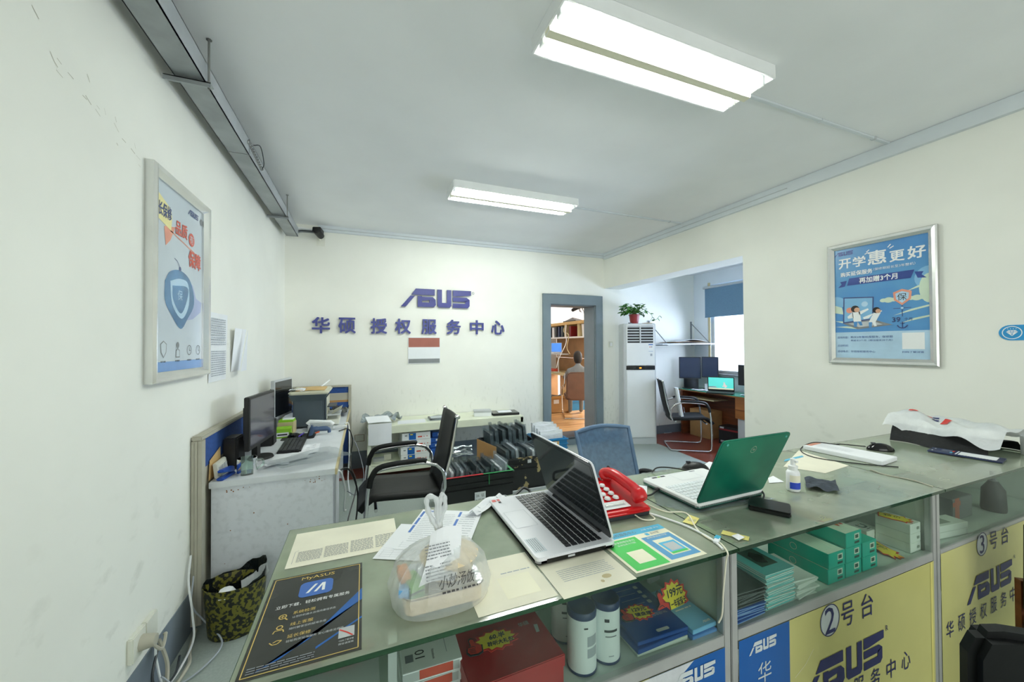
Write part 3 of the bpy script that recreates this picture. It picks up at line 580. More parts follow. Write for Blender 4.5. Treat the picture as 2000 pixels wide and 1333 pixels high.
b = MB(); b.bb(-.172, -.14, 4.91, 4.97, 0.0, 1.015, 'partition'); b.build('end_post', t, True, bevel=.003)
b = MB(); b.bb(-.79, -.172, 4.93, 4.95, .945, 1.015, 'bluefab'); b.build('fabric_panel', t, True)
b = MB(); b.bb(-.79, -.172, 4.93, 4.95, .86, .945, 'partition'); b.build('middle_panel', t, True)
b = MB(); b.bb(-.79, -.172, 4.93, 4.95, .835, .86, 'cardboard'); b.build('tan_strip', t, True)
b = MB(); b.bb(-.79, -.172, 4.93, 4.95, .1, .835, 'bluefab'); b.build('lower_panel', t, True)
t = thing('desk', 'long pale grey office desk with rust spots along left partition', 'desk', (-.475, 3.7, 0))
b = MB(); b.bb(-.797, -.165, 2.555, 4.905, .715, .75, 'desk'); b.build('desktop', t, True, bevel=.002)
b = MB(); b.bb(-.166, -.152, 2.555, 4.905, .712, .751, 'tanwood'); b.build('front_edge', t, True, bevel=.003)
b = MB(); b.bb(-.79, -.178, 2.57, 2.595, 0, .715, 'deskside')
M = FRONT(-.178, 2.5695, .715)
for i in range(34):
    x, y = random.choice(((-.10+jit(.06), -.02+jit(.02)), (-.5+jit(.08), -.025+jit(.01)), (-.3+jit(.25), -.35+jit(.3)), (-.03+jit(.02), -.5+jit(.2)))); b.circ(x, y, random.uniform(.0015, .004), M, 'rust', 7)
b.build('side_panel', t, True)
b = MB(); b.bb(-.79, -.22, 4.70, 4.72, 0, .715, 'deskside'); b.build('side_panel', t, True)
b = MB(); b.bb(-.76, -.74, 2.6, 4.7, .2, .715, 'deskside'); b.build('back_panel', t, True)
b = MB(); b.bb(-.55, -.20, 3.0, 3.02, 0, .715, 'deskside'); b.bb(-.55, -.19, 3.02, 3.42, .03, .66, 'lgrey'); b.build('pedestal', t, True)
def monitor(name, label, c, w, h, rz, scr, rim='black', back='black'):
    """front faces local -y"""
    t = thing(name, label, 'monitor', c, rz)
    b = MB(); b.bb(-w/2, w/2, -.012, .018, .10, .10+h, rim); fr = b.build('bezel', t, bevel=.004)
    b = MB(); b.bb(-w*.36, w*.36, .018, .05, .10+h*.12, .10+h*.82, back); b.build('back_cover', t, bevel=.015)
    b = MB(); b.bb(-w/2+.018, w/2-.018, -.0135, -.012, .125, .10+h-.016, scr); b.build('screen', t)
    b = MB(); b.bb(-.03, .03, .012, .045, .012, .2, rim); b.lathe([(0, .014), (.070, .012), (.075, 0), (0, 0)], rim, I4 @ Matrix.Scale(1.15, 4, (1, 0, 0)), 24); b.build('stand', t)
    return t
monitor('computer_monitor', 'nearer black flat monitor between two speakers on grey desk', (-.648, 3.0, .75), .46, .335, RAD(84), 'screen_dim')
monitor('computer_monitor', 'farther silver-edged monitor standing behind the printer on grey desk', (-.705, 4.05, .75), .42, .35, RAD(80), 'screen_off', 'lgrey', 'black')
def speaker(label, x, y, w, h, d, rz=0):
    t = thing('desktop_speaker', label, 'speaker', (x, y, .75), rz)
    b = MB(); b.bb(-d/2, d/2-.008, -w/2, w/2, 0, h, 'black'); b.build('cabinet', t, bevel=.006)
    b = MB(); b.bb(d/2-.008, d/2, -w/2+.006, w/2-.006, .006, h-.006, 'blackfab'); b.build('grille', t, bevel=.003)
speaker('nearer black speaker in front of monitor on grey desk', -.757, 2.85, .12, .19, .08, RAD(-4))
speaker('farther black speaker partly hidden behind the nearer monitor', -.69, 3.37, .12, .20, .11)
t = thing('laser_printer', 'dark grey laser printer with beige scanner lid on desk', 'printer', (-.475, 4.1, .75))
b = MB(); b.bb(-.60, -.345, 3.90, 4.30, .765, 1.04, 'printer'); b.bb(-.345, -.325, 3.92, 4.28, .80, 1.03, 'printerlid'); b.build('body', t, True, bevel=.012)
b = MB(); b.add([(-.60, 3.90, 1.0), (-.345, 3.90, 1.0), (-.315, 3.875, 1.06), (-.63, 3.875, 1.06), (-.60, 4.3, 1.0), (-.345, 4.3, 1.0), (-.315, 4.33, 1.06), (-.63, 4.33, 1.06)], [(0, 1, 2, 3), (1, 5, 6, 2), (5, 4, 7, 6), (4, 0, 3, 7), (3, 2, 6, 7)], 'printer'); b.build('upper_housing', t, True)
b = MB(); b.poly(rrect(-.635, 3.865, -.30, 4.335, .04), TOP(0, 0, 1.06), 'printerlid', .03); b.build('scanner_lid', t, True, bevel=.01)
b = MB(); b.bb(-.345, -.21, 3.98, 4.24, .84, .852, 'lgrey'); b.add([(-.345, 3.98, .82), (-.20, 3.98, .90), (-.20, 4.24, .90), (-.345, 4.24, .82)], [(0, 1, 2, 3)], 'printerlid'); b.bb(-.345, -.25, 3.99, 4.2, .92, .93, 'darkgrey'); b.build('output_tray', t, True)
b = MB(); b.bb(-.345, -.22, 3.94, 4.26, .762, .80, 'offwhite'); b.build('paper_drawer', t, True, bevel=.003)
b = MB(); b.grid(6, 4, lambda u, v: Vector((-.58+u*.24, 3.92+v*.28, 1.0915+.006*sin(u*3)+.004*v)), 'cardlight'); b.build('kraft_envelope', label='yellow-brown envelope lying on the beige printer lid', cat='envelope', thick=.006)
b = MB(); b.grid(5, 4, lambda u, v: Vector((-.63+u*.13, 3.90+v*.16, 1.101+.008*sin(u*6+v*4))), 'paper'); b.build('paper_slip', label='small white slip beside the envelope on the printer lid', cat='paper')
b = MB(); b.tube([(-.40, 4.25, 1.095), (-.33, 4.36, 1.15)], .007, 'white', 8); b.build('white_stick', label='short white stick leaning on the rear of the printer lid', cat='stick')
# things on the desk
t = thing('keyboard', 'black computer keyboard lying in front of nearer monitor', 'keyboard', (-.495, 3.24, .753), RAD(2))
b = MB(); b.bb(-.075, .075, -.21, .21, 0, .016, 'black'); b.build('case', t, bevel=.004)
b = MB()
for i in range(5):
    for j in range(15): b.bb(-.066+i*.026, -.066+i*.026+.021, -.20+j*.0267, -.20+j*.0267+.022, .016, .023, 'darkgrey' if (i+j) % 7 else 'black')
b.build('keys', t)
b = MB(); b.poly(rrect(-.62, 3.46, -.38, 3.68, .02), TOP(0, 0, .7505), 'black', .003); b.build('mouse_pad', label='black mouse pad behind the keyboard on grey desk', cat='mouse pad')
def mouse(label, c, rz, mat='blackgloss', L=.115):
    t = thing('computer_mouse', label, 'mouse', c, rz)
    b = MB(); b.lathe([(0, 1), (.38, .93), (.72, .68), (.93, .34), (1, .08), (.97, 0), (0, 0)], mat, Matrix.Diagonal((.031, L/2, .036, 1)), 20); b.build('shell', t, smooth=True)
    b = MB(); b.bx((0, L*.26, .0335), (.006, .018, .008), 'darkgrey'); b.build('scroll_wheel', t)
    return t
mouse('black mouse on black mouse pad behind the keyboard', (-.53, 3.55, .754), RAD(75))
t = thing('barcode_scanner', 'blue-grey handheld barcode scanner lying on the grey desk', 'scanner', (-.36, 3.58, .751), RAD(4))
b = MB(); b.tube(bez([(.085, 0, .012), (.075, 0, .045), (.0, 0, .05), (-.05, 0, .045)], 6), [.014]*7+[.02]*6+[.024]*6, 'scanblue', 10); b.build('grip', t, smooth=True)
b = MB(); b.poly([(-.075, 0), (-.045, 0), (-.03, .03), (-.035, .075), (-.05, .095), (-.062, .06)], FM((0, .03, 0), (1, 0, 0), (0, 0, 1)), 'scanblue', .06); b.build('head', t, bevel=.006)
b = MB(); b.tube([(-.02, -.024, .022), (.01, -.024, .03)], .006, 'orange', 8); b.build('trigger', t)
b = MB(); b.poly([(-.088, 0), (-.073, 0), (-.06, .06), (-.065, .06)], FM((0, .034, 0), (1, 0, 0), (0, 0, 1)), 'black', .068); b.build('front_bumper', t)
t = thing('desk_phone', 'white desk telephone with coiled cord behind the blue scanner', 'telephone', (-.36, 3.80, .751), RAD(2))
b = MB(); b.poly([(-.10, 0), (.10, 0), (.10, .03), (-.10, .055)], FM((0, .08, 0), (1, 0, 0), (0, 0, 1)), 'lgrey', .16); b.build('base', t, bevel=.005)
b = MB(); b.tube([(-.10, -.05, .065), (-.085, -.05, .085), (.08, -.05, .07), (.10, -.05, .045)], [.02, .019, .016, .02], 'white', 10); b.build('handset', t, smooth=True)
b = MB(); b.tube([(.10+.0013*i, -.05+.014*cos(i*.9), .02+.010*sin(i*.9)) for i in range(90)], .004, 'white', 5); b.build('coiled_cord', t)
t = thing('note_box', 'lime green and white note box between speaker and keyboard', 'box', (-.62, 3.62, .751), RAD(5))
b = MB(); b.bb(-.055, .055, -.06, .06, 0, .075, 'lime'); b.build('carton', t, bevel=.002)
b = MB(); b.bb(-.05, .04, -.0615, -.06, .012, .045, 'white'); b.rect(-.04, .022, .03, .034, FRONT(0, -.062, 0), 'ink'); b.build('label', t)
t = thing('note_box', 'tan and lime carton stacked behind lime note box', 'box', (-.62, 3.76, .751), RAD(-4)); b = MB(); b.bb(-.06, .06, -.05, .06, 0, .10, 'tanwood'); b.build('carton', t, bevel=.002)
b = MB(); b.bb(-.055, .055, -.04, .055, .10, .118, 'lime'); b.bb(-.03, .05, -.02, .05, .118, .124, 'paper'); b.build('lid', t)
for k, (x, y, lab) in enumerate(((-.49, 3.48, 'purple pen lying near mouse on black pad'), (-.47, 3.03, 'black pen on white papers in front of keyboard'))):
    b = MB(); b.tube([(x, y, .772 if k == 0 else .7665), (x+.02, y+.12, .772 if k == 0 else .7665)], .005, 'purple' if k == 0 else 'black', 8); b.build('pen', label=lab, cat='pen')
def crumple(name, label, cat, corners, z, k, amp=.006, n=8, seed=1, group=None, pr=None):
    rr = random.Random(seed); a, c, d, e = [Vector((p[0], p[1], 0)) for p in corners]; ph = [rr.uniform(0, 6) for _ in range(6)]
    fn = lambda u, v: (a*(1-u)*(1-v)+c*u*(1-v)+d*u*v+e*(1-u)*v)+Vector((0, 0, z+amp*(1.5+sin(u*7+ph[0])*cos(v*6+ph[1])+.5*sin(u*13+v*9+ph[2]))))
    b = MB(); b.grid(n, n, fn, k)
    if pr:
        for i in range(pr):
            u = rr.uniform(.1, .7); v = (i+.7)/(pr+1); p = fn(u, v); q = fn(u+.2, v); b.add([p+Vector((0, 0, .0012)), q+Vector((0, 0, .0012)), fn(u+.2, v+.02)+Vector((0, 0, .0012)), fn(u, v+.02)+Vector((0, 0, .0012))], [(0, 1, 2, 3)], 'inkpale')
    return b.build(name, label=label, cat=cat, group=group, smooth=True)
crumple('paper_sheet', 'crumpled white paper lying beside the nearer speaker and monitor', 'paper', ((-.58, 2.76), (-.44, 2.74), (-.46, 2.90), (-.59, 2.88)), .752, 'paper', .005, 8, 3, pr=5)
crumple('paper_sheet', 'white paper tucked under the black keyboard edge', 'paper', ((-.56, 2.70), (-.34, 2.84), (-.36, 3.0), (-.56, 2.98)), .7605, 'paper2', .003, 8, 5, pr=4)
crumple('paper_sheet', 'white paper with printed lines right of the keyboard', 'paper', ((-.43, 2.92), (-.30, 2.98), (-.31, 3.24), (-.42, 3.22)), .7515, 'paper', .004, 8, 6, pr=6)
crumple('antistatic_bag', 'flat translucent grey antistatic bag overhanging the desk front corner', 'bag', ((-.60, 2.74), (-.42, 2.575), (-.07, 2.74), (-.23, 3.03)), .768, 'filmdark', .008, 12, 9)
crumple('plastic_bag', 'crumpled dark grey bag on the far right desk corner', 'bag', ((-.36, 4.38), (-.17, 4.40), (-.16, 4.80), (-.34, 4.85)), .756, 'bag_blackfilm', .03, 12, 12)
t = thing('glass_mug', 'clear glass mug on the near edge of grey desk', 'mug', (-.645, 2.665, .75))
b = MB(); b.lathe([(0, .008), (.046, .008), (.047, .092), (.050, .092), (.051, .0), (0, 0)], 'clearglass', I4, 28); b.build('cup', t, smooth=True)
b = MB(); b.tube(bez([(.046, .0, .075), (.075, .01, .07), (.078, .012, .04), (.048, .0, .02)], 6), .006, 'clearglass', 8); b.build('handle', t, smooth=True)
t = thing('stapler', 'bright blue stapler at the near left desk corner', 'stapler', (-.735, 2.63, .751), RAD(-12))
b = MB(); b.bb(-.018, .018, -.07, .06, 0, .014, 'bluestapler'); b.build('base', t, bevel=.004)
b = MB(); b.poly([(-.07, .045), (-.06, .058), (.05, .05), (.06, .016), (.045, .016)], FM((-.015, 0, 0), (0, 1, 0), (0, 0, 1)), 'bluestapler', .03); b.build('arm', t, bevel=.004)
b = MB(); b.bb(-.008, .008, -.072, .0, .03, .044, 'steel'); b.build('magazine', t)
t = thing('power_strip', 'dusty white power strip leaning on the blue partition', 'power strip', (-.776, 2.69, .751), 0); b = MB(); b.poly([(-.012, 0), (.012, 0), (-.002, .085), (-.022, .085)], FM((0, .08, 0), (1, 0, 0), (0, 0, 1)), 'offwhite', .16); b.build('case', t, bevel=.004)
b = MB()
for i in range(3): b.bx((.004, -.045+.045*i, .045), (.01, .03, .03), 'lgrey')
b.build('socket_inserts', t)
b = MB(); b.add([(-.8055, 2.58, .752), (-.8055, 2.77, .752), (-.8065, 2.77, .90), (-.8065, 2.60, .86)], [(0, 1, 2, 3)], 'cardlight'); b.build('card_folder', label='tan folded card standing behind the white power strip', cat='folder')
b = MB(); b.tube(bez([(-.70, 2.783, .82), (-.705, 2.75, .82), (-.71, 2.73, .79), (-.715, 2.735, .765), (-.73, 2.76, .757)], 8), .004, 'black', 6); b.build('speaker_cable', label='black cable looping beside the nearer speaker', cat='cable')
for k, (pts, c, r, lab) in enumerate((
    ([(-.17, 3.95, .76), (-.135, 3.97, .74), (-.128, 3.9, .5), (-.14, 3.9, .25), (-.12, 3.85, .1)], 'white', .006, 'white cable hanging over the desk front edge'),
    ([(-.20, 3.6, .765), (-.13, 3.75, .745), (-.10, 3.9, .6), (-.12, 3.85, .4), (-.06, 3.6, .28), (-.12, 3.3, .1), (-.11, 3.2, .01)], 'black', .005, 'thin black cable looping down past desk front to floor'),
    ([(-.175, 2.65, .70), (-.14, 2.7, .68), (-.12, 2.85, .5), (-.13, 2.9, .36), (-.12, 2.95, .33)], 'white', .007, 'white cable coming from under the near desk corner'),
    ([(-.165, 2.80, .66), (-.10, 2.88, .64), (-.05, 3.05, .45), (-.045, 3.05, .3), (-.07, 2.98, .1), (-.08, 3.0, .01)], 'black', .006, 'black cable from under the near desk corner to floor'),
    ([(-.12, 4.2, .6), (-.05, 4.1, .45), (0.0, 3.9, .25), (-.06, 3.7, .16), (-.14, 3.7, .2)], 'inkgrey', .004, 'thin grey wire looping out from the desk'))):
    b = MB(); b.tube(bez(pts, 8), r, c, 6); b.build('hanging_cable', label=lab, cat='cable', group='cables hanging off the desk')
# bin
t = thing('waste_bin', 'leopard-patterned oval waste bin on floor beside the desk end', 'waste bin', (-.635, 2.42, 0))
SC = Matrix.Diagonal((1.25, .95, 1, 1))
b = MB(); b.lathe([(0, 0), (.092, 0), (.096, .01), (.112, .25), (.115, .262), (.111, .262), (.106, .25), (.09, .012), (0, .012)], 'leopard', SC, 32); b.build('bucket', t, smooth=True)
rr = random.Random(4); b = MB()
b.grid(32, 3, lambda u, v: Vector(((1.25*(.109-.02*v*v+.004*sin(u*40)))*cos(2*pi*u), .95*(.109-.02*v*v)*sin(2*pi*u), .262-.12*v+(.07*max(0, cos(2*pi*u-.6))**2+.018*sin(u*30)*sin(u*17))*(1-v))), 'bag_blackfilm'); b.build('bin_liner', t, smooth=True)
b = MB(); b.lathe([(0, .05), (.03, .045), (.045, .02), (.04, 0), (0, 0)], 'paper', Matrix.Translation((-.66, 2.36, .205)), 9); b.build('crumpled_tissue', label='crumpled white tissue at the front of leopard bin', cat='tissue')
b = MB(); b.grid(6, 6, lambda u, v: Vector((-.60+.13*u-.02*v, 2.40+.06*sin(u*4)+.05*v, .20+.10*u*u+.03*v+.01*sin(v*9+u*7))), 'bag_white'); b.build('plastic_wrapper', label='crumpled clear wrapper sticking out right side of leopard bin', cat='wrapper', smooth=True)
for k, (pts, c, r, lab) in enumerate((
    ([(-.835, 2.44, .42), (-.83, 2.40, .30), (-.80, 2.36, .16), (-.78, 2.30, .05), (-.80, 2.1, .02), (-.82, 2.06, .16), (-.82, 2.05, .24)], 'white', .005, 'white cable running from partition post down to wall socket'),
    ([(-.83, 2.46, .30), (-.81, 2.38, .20), (-.77, 2.40, .10), (-.66, 2.30, .03), (-.68, 2.18, .02), (-.76, 2.1, .015), (-.8, 2.05, .1)], 'inkpale', .004, 'grey wire looping on floor beside the partition post'),
    ([(-.82, 2.08, .24), (-.80, 2.1, .12), (-.78, 2.06, .02), (-.76, 2.2, .02), (-.79, 2.3, .02), (-.82, 2.46, .02)], 'partition', .008, 'dusty brown cable lying along the left baseboard'),
    ([(-.825, 2.10, .23), (-.81, 2.0, .14), (-.80, 2.05, .05), (-.79, 2.15, .03), (-.81, 2.25, .04)], 'darkgrey', .005, 'dark wires tangled below the left wall socket'))):
    b = MB(); b.tube(bez(pts, 8), r, c, 6); b.build('floor_cable', label=lab, cat='cable', group='cables by the wall socket')

# ------------------------------------------------------------------ low shelf against the back wall
t = thing('low_shelf', 'long low cream shelf unit against back wall under the sign', 'shelf', (.97, 4.72, 0))
b = MB(); b.bb(.035, 1.905, 4.45, 4.985, .585, .60, 'cabwhite'); b.bb(.035, 1.905, 4.45, 4.47, .515, .585, 'cabwhite'); b.build('shelf_top', t, True, bevel=.003)
for x in (.035, .955, 1.865):
    for y in (4.45, 4.945): b = MB(); b.bb(x, x+.04, y, y+.04, 0, .585, 'cabwhite'); b.build('leg', t, True, bevel=.002)
b = MB(); b.bb(.075, .955, 4.455, 4.98, .145, .165, 'cabwhite'); b.bb(.075, .955, 4.45, 4.47, .085, .165, 'cabwhite'); b.build('lower_shelf', t, True)
x0 = .40
for k in range(4):
    lab = ('topmost', 'second from top', 'third from top', 'bottom')[3-k]
    t = thing('paper_box', 'white and blue paper carton, %s of stack on low shelf' % lab, 'carton', (x0+jit(.01)+.16, 4.68, .166+k*.083), jit(.03), 'white paper cartons on the low shelf')
    b = MB(); b.bb(-.16, .16, -.20, .20, 0, .08, 'white'); b.build('carton', t, bevel=.002)
    b = MB(); M = FRONT(-.16, -.2006, 0); b.rect(.075, .002, .155, .078, M, 'banner'); b.rect(.09, .055, .12, .068, off(M, 0, 0, .0004), 'yellow'); b.rect(.175, .022, .225, .038, M, 'pred'); b.rect(.24, .026, .252, .034, M, 'pred'); b.rect(.275, .027, .288, .035, M, 'pred'); b.rect(.03, .045, .055, .058, M, 'inkgrey'); b.build('printing', t)
for k in range(5):
    xx, zz = ((.835, .166), (.835, .228), (.835, .290), (.835, .352), (1.06, .354))[k] if k < 4 else (.86, .414)
    t = thing('paper_ream', 'blue wrapped paper ream, %s of stack on low shelf' % ('bottom', 'second from bottom', 'middle', 'fourth from bottom', 'topmost')[k], 'paper ream', (xx+jit(.01), 4.66, zz), jit(.03), 'blue paper reams on the low shelf')
    b = MB(); b.bb(-.105, .105, -.15, .15, 0, .058, 'sleeveblue'); b.build('wrapper', t, bevel=.005)
    b = MB(); b.rect(-.04, .018, .045, .042, FRONT(0, -.1506, 0), 'paper2'); b.build('label', t)
b = MB(); b.bb(.10, .22, 4.62, 4.70, .166, .20, 'lgrey'); b.bb(.22, .30, 4.66, 4.72, .166, .23, 'offwhite'); b.build('adapter', label='pale plug adapter lying at the left of lower shelf', cat='adapter')
crumple('paper_sheet', 'blank paper sheet on the cream shelf top left of centre', 'paper', ((.36, 4.50), (.68, 4.50), (.70, 4.72), (.38, 4.72)), .6005, 'paper2', .001, 6, 2)
# white foam pouch hanging over the left end, silver bag behind
t = thing('foam_pouch', 'white foam pouch hanging over the left front of low shelf', 'pouch', (.18, 4.44, .5))
b = MB(); b.grid(6, 8, lambda u, v: Vector((.045+.245*u, 4.438-.006*sin(u*3.1)-.004*v, .405+.235*v)), 'paper'); b.build('front_sheet', t, True, thick=.006)
b = MB(); b.grid(8, 4, lambda u, v: Vector((.045+.245*u-.03*v, 4.435+.16*v, .65+.045*v+.035*sin(u*3.1)*(1-v)-.03*(1-v)*sin(u*3.1))), 'paper'); b.build('top_flap', t, True, thick=.006)
crumple('silver_bag', 'shiny silver antistatic bag lying on foam pouch at the shelf end', 'bag', ((-.04, 4.63), (.34, 4.61), (.44, 4.80), (.04, 4.90)), .605, 'silverfilm', .038, 14, 21)
t = thing('parcel_pouch', 'clear pouch with white label on low shelf near the chair back', 'pouch', (.86, 4.66, .60)); b = MB(); b.grid(10, 8, lambda u, v: Vector((-.16+.32*u, -.12+.24*v, .003+.05*sin(pi*u)*sin(pi*v))), 'film'); b.build('film', t, smooth=True)
b = MB(); b.bb(-.12, .13, -.09, .09, .002, .022, 'black'); b.bb(-.10, .08, -.06, .07, .0225, .024, 'paper2'); b.build('contents', t)
t = thing('white_box', 'small white box standing on the shelf top right of chair', 'box', (1.42, 4.66, .60), RAD(-12)); b = MB(); b.bb(-.11, .11, -.075, .075, 0, .07, 'paper2'); b.build('carton', t, bevel=.003); b = MB(); b.bb(-.111, .111, -.076, .076, .045, .072, 'lgrey'); b.build('lid', t, bevel=.003)
t = thing('closed_laptop', 'closed black laptop lying at right end of shelf top', 'laptop', (1.72, 4.66, .60), RAD(-6)); b = MB(); b.bb(-.175, .175, -.12, .12, 0, .022, 'black'); b.build('base', t, bevel=.004); b = MB(); b.bb(-.175, .175, -.12, .12, .023, .03, 'blackgloss'); b.build('lid', t, bevel=.003)
b = MB(); b.add([(1.62, 4.60, .632), (1.80, 4.58, .632), (1.83, 4.72, .634), (1.64, 4.74, .634)], [(0, 1, 2, 3)], 'paper'); b.build('paper_slip', label='white paper slip on the closed black laptop', cat='paper')

# ------------------------------------------------------------------ black cantilever chair by the desk (faces -x)
def cantilever(name, label, loc, rz, seatk, backk, padk='blackleather', W=.52, zb=.98, mesh=False):
    t = thing(name, label, 'chair', loc, rz); h = W/2
    for s in (-1, 1):
        b = MB(); b.tube(bez([(.20, s*h, .66), (.09, s*h, .685), (-.17, s*h, .67), (-.235, s*h, .61), (-.26, s*h, .40), (-.265, s*h, .08), (-.23, s*h, .022), (-.15, s*h, .018), (.22, s*h, .018), (.26, s*h*.9, .018), (.27, s*h*.5, .018)], 6), .0125, 'chrome', 10)
        b.tube(bez([(.20, s*h, .66), (.25, s*h, .60), (.262, s*h*.98, .50), (.25, s*h*.96, .46)], 5), .0125, 'chrome', 10)
        fr = b.build('side_frame', t, smooth=True)
        b = MB(); b.tube(bez([(.13, s*h, .692), (.09, s*h, .703), (-.16, s*h, .69), (-.225, s*h, .63), (-.243, s*h, .56)], 6), [.017]*7+[.019]*18, padk, 10); b.build('armrest_pad', t, smooth=True)
        b = MB(); b.tube(bez([(.235, s*(h-.03), .43), (.26, s*(h-.03), .52), (.31, s*(h-.03), .70), (.36, s*(h-.03), zb)], 6), .010, 'chrome', 8); b.lathe([(0, .022), (.016, .018), (.017, -.018), (0, -.022)], 'chrome', FM((.362, s*(h-.03), zb), (1, 0, 0), (0, 0, 1)), 12); b.build('back_rail', t, smooth=True)
    for q in ((.27, h*.5, .018), (-.20, h, .40), (.20, h, .42)): b = MB(); b.tube([(q[0], -q[1], q[2]), q], .012, 'chrome', 10); b.build('cross_bar', t, smooth=True)
    hw = h-.035
    b = MB(); b.grid(14, 6, lambda u, v: Vector((-.30+.55*u, -hw+2*hw*v, .455+.012*cos(u*3.1)-.075*max(0, (.16-u)/.16)**1.6-.012*sin(pi*v))), seatk); b.build('seat', t, smooth=True, thick=.035)
    b = MB(); b.grid(6, 14, lambda u, v: Vector((.235+.125*v+.02*sin(pi*v)*(1-v)-.0, -hw+2*hw*u, .44+(zb-.44)*v))+Vector((.018*sin(pi*u)*.8, 0, 0)), backk); b.build('backrest', t, smooth=True, thick=.022)
    return t
cantilever('cantilever_chair', 'black leather chair with chrome cantilever frame facing the grey desk', (.275, 2.94, 0), 0, 'blackleather', 'blackleather')

# ------------------------------------------------------------------ crates of bagged laptops
def crate(name, label, x0, x1, y0, y1, h, k, rim=None, tap=.008):
    t = thing(name, label, 'crate', ((x0+x1)/2, (y0+y1)/2, 0))
    a, c = (x1-x0)/2, (y1-y0)/2; w = .012
    b = MB()
    o = [(-a+tap, -c+tap, 0), (a-tap, -c+tap, 0), (a-tap, c-tap, 0), (-a+tap, c-tap, 0)]; O = [(-a, -c, h), (a, -c, h), (a, c, h), (-a, c, h)]
    i_ = [(p[0]*(1-w/a), p[1]*(1-w/c), .012) for p in o]; I = [(p[0]*(1-w/a), p[1]*(1-w/c), h) for p in O]
    b.add(o+O+i_+I, [(3, 2, 1, 0)]+[(j, (j+1) % 4, 4+(j+1) % 4, 4+j) for j in range(4)]+[(4+j, 4+(j+1) % 4, 12+(j+1) % 4, 12+j) for j in range(4)]+[(12+j, 12+(j+1) % 4, 8+(j+1) % 4, 8+j) for j in range(4)]+[(8, 9, 10, 11)], k); b.build('body', t)
    b = MB()
    for z in (h-.016, h-.07, h-.12):
        g = .012+.004*(z == h-.016); f = z/h; A = a-tap*(1-f); Cc = c-tap*(1-f)
        b.bb(-A-g, A+g, -Cc-g, -Cc, z-.006, z+.008, k); b.bb(-A-g, A+g, Cc, Cc+g, z-.006, z+.008, k); b.bb(-A-g, -A, -Cc, Cc, z-.006, z+.008, k); b.bb(A, A+g, -Cc, Cc, z-.006, z+.008, k)
    b.build('ribs', t, bevel=.003)
    return t
c1 = crate('plastic_crate', 'black plastic crate with red and green taped rim behind the counter', .64, 1.27, 3.21, 3.62, .36, 'crateblack')
b = MB(); b.bb(-.318, .03, -.212, -.185, .361, .3625, 'tapered'); b.bb(-.322, -.295, -.20, .2, .361, .3625, 'tapered'); b.build('red_tape', c1)
b = MB(); b.bb(.03, .322, -.212, -.19, .361, .3625, 'tapegreen'); b.bb(.298, .322, -.2, .2, .361, .3625, 'tapegreen'); b.bb(.075, .082, -.223, -.221, .27, .361, 'tapegreen'); b.build('green_tape', c1)
b = MB(); M = FRONT(.0, -.206, .155); b.rect(-.05, -.05, .05, .055, M, 'paper2', .002); Q = off(M, 0, 0, .0025); b.tx('26  征', .028, Q, 'ink', .0, .025); b.tx('R 明 磊', .028, Q, 'ink', 0, -.02, w=.08); b.build('paper_label', c1)
c2 = crate('plastic_crate', 'black crate with peeling tan paper scraps beside the taped crate', 1.305, 1.845, 3.53, 3.95, .36, 'cratewear')
b = MB(); b.bb(-.02, .02, -.212, -.205, .30, .335, 'paper2'); b.bb(.20, .225, -.208, -.2, .17, .24, 'paper2'); b.build('white_stickers', c2)
c3 = crate('plastic_crate', 'bright blue plastic crate holding white foam pouches near the door', 1.945, 2.295, 4.02, 4.40, .38, 'crateblue', tap=.005)
b = MB(); b.bb(-.10, .06, -.203, -.199, .26, .35, 'cardlight'); b.bb(-.04, .03, -.206, -.203, .31, .345, 'paper2'); b.build('torn_label', c3)
c4 = crate('plastic_crate', 'black crate behind the peeling crate, full of upright dark bags', 1.30, 1.90, 4.02, 4.42, .38, 'crateblack')
b = MB(); b.bb(1.27, 1.90, 3.50, 3.52, .0, .045, 'lgrey'); b.build('base_board', label='pale grey board lying on floor in front of peeling crate', cat='board')
random.seed(3)
def bagged(label, x, y, z, w, h, th, k, film, rz, tilt, group):
    t = thing('bagged_laptop', label, 'bagged laptop', (x, y, z), rz, group)
    M = Matrix.Rotation(tilt, 4, 'Y')
    b = MB(); b.poly(rrect(-w/2, 0, w/2, h, .018, 3), M @ FM((th/2, 0, 0), (0, 1, 0), (0, 0, 1)) @ Matrix.Translation((0, 0, -th)), k, th); b.build('laptop', t)
    ph = random.uniform(0, 6); g = .006
    b = MB()
    for s in (-1, 1): b.grid(7, 7, lambda u, v: M @ Vector((s*(th/2+g*.4+g*.45*sin(u*9+v*7+ph)*(1 if v < .85 else .2))*(1-max(0, v-.86)*4), -w/2-.012+(w+.024)*u, -.001+(h+.030+.008*sin(u*5+ph))*v)), film)
    for e in (-1, 1): b.grid(2, 7, lambda u, v: M @ Vector((th*(u-.5)*1.6, e*(w/2+.012), -.001+(h+.03)*v)), film)
    b.build('bag_film', t, smooth=True)
    return t
xs = [.692+.0455*i for i in range(12)]
for i, x in enumerate(xs):
    k = ('paper2', 'lapdark', 'lapsilver', 'lapdark', 'lapblack', 'lapblack', 'lapdark', 'lapblack', 'lapblack', 'lapblack', 'paper2', 'lapsilver')[i]
    bagged('%s bagged laptop, %s from left in the taped black crate' % ({'paper2': 'white', 'lapdark': 'dark grey', 'lapsilver': 'silver', 'lapblack': 'black'}[k], ORD[i]), x, 3.415+jit(.004),   .03, .31, .36+jit(.03), .022+jit(.003), k, 'filmdark' if k in ('lapblack', 'lapdark') else 'film', jit(.02), RAD(4+jit(.6)), 'bagged laptops in the taped crate')
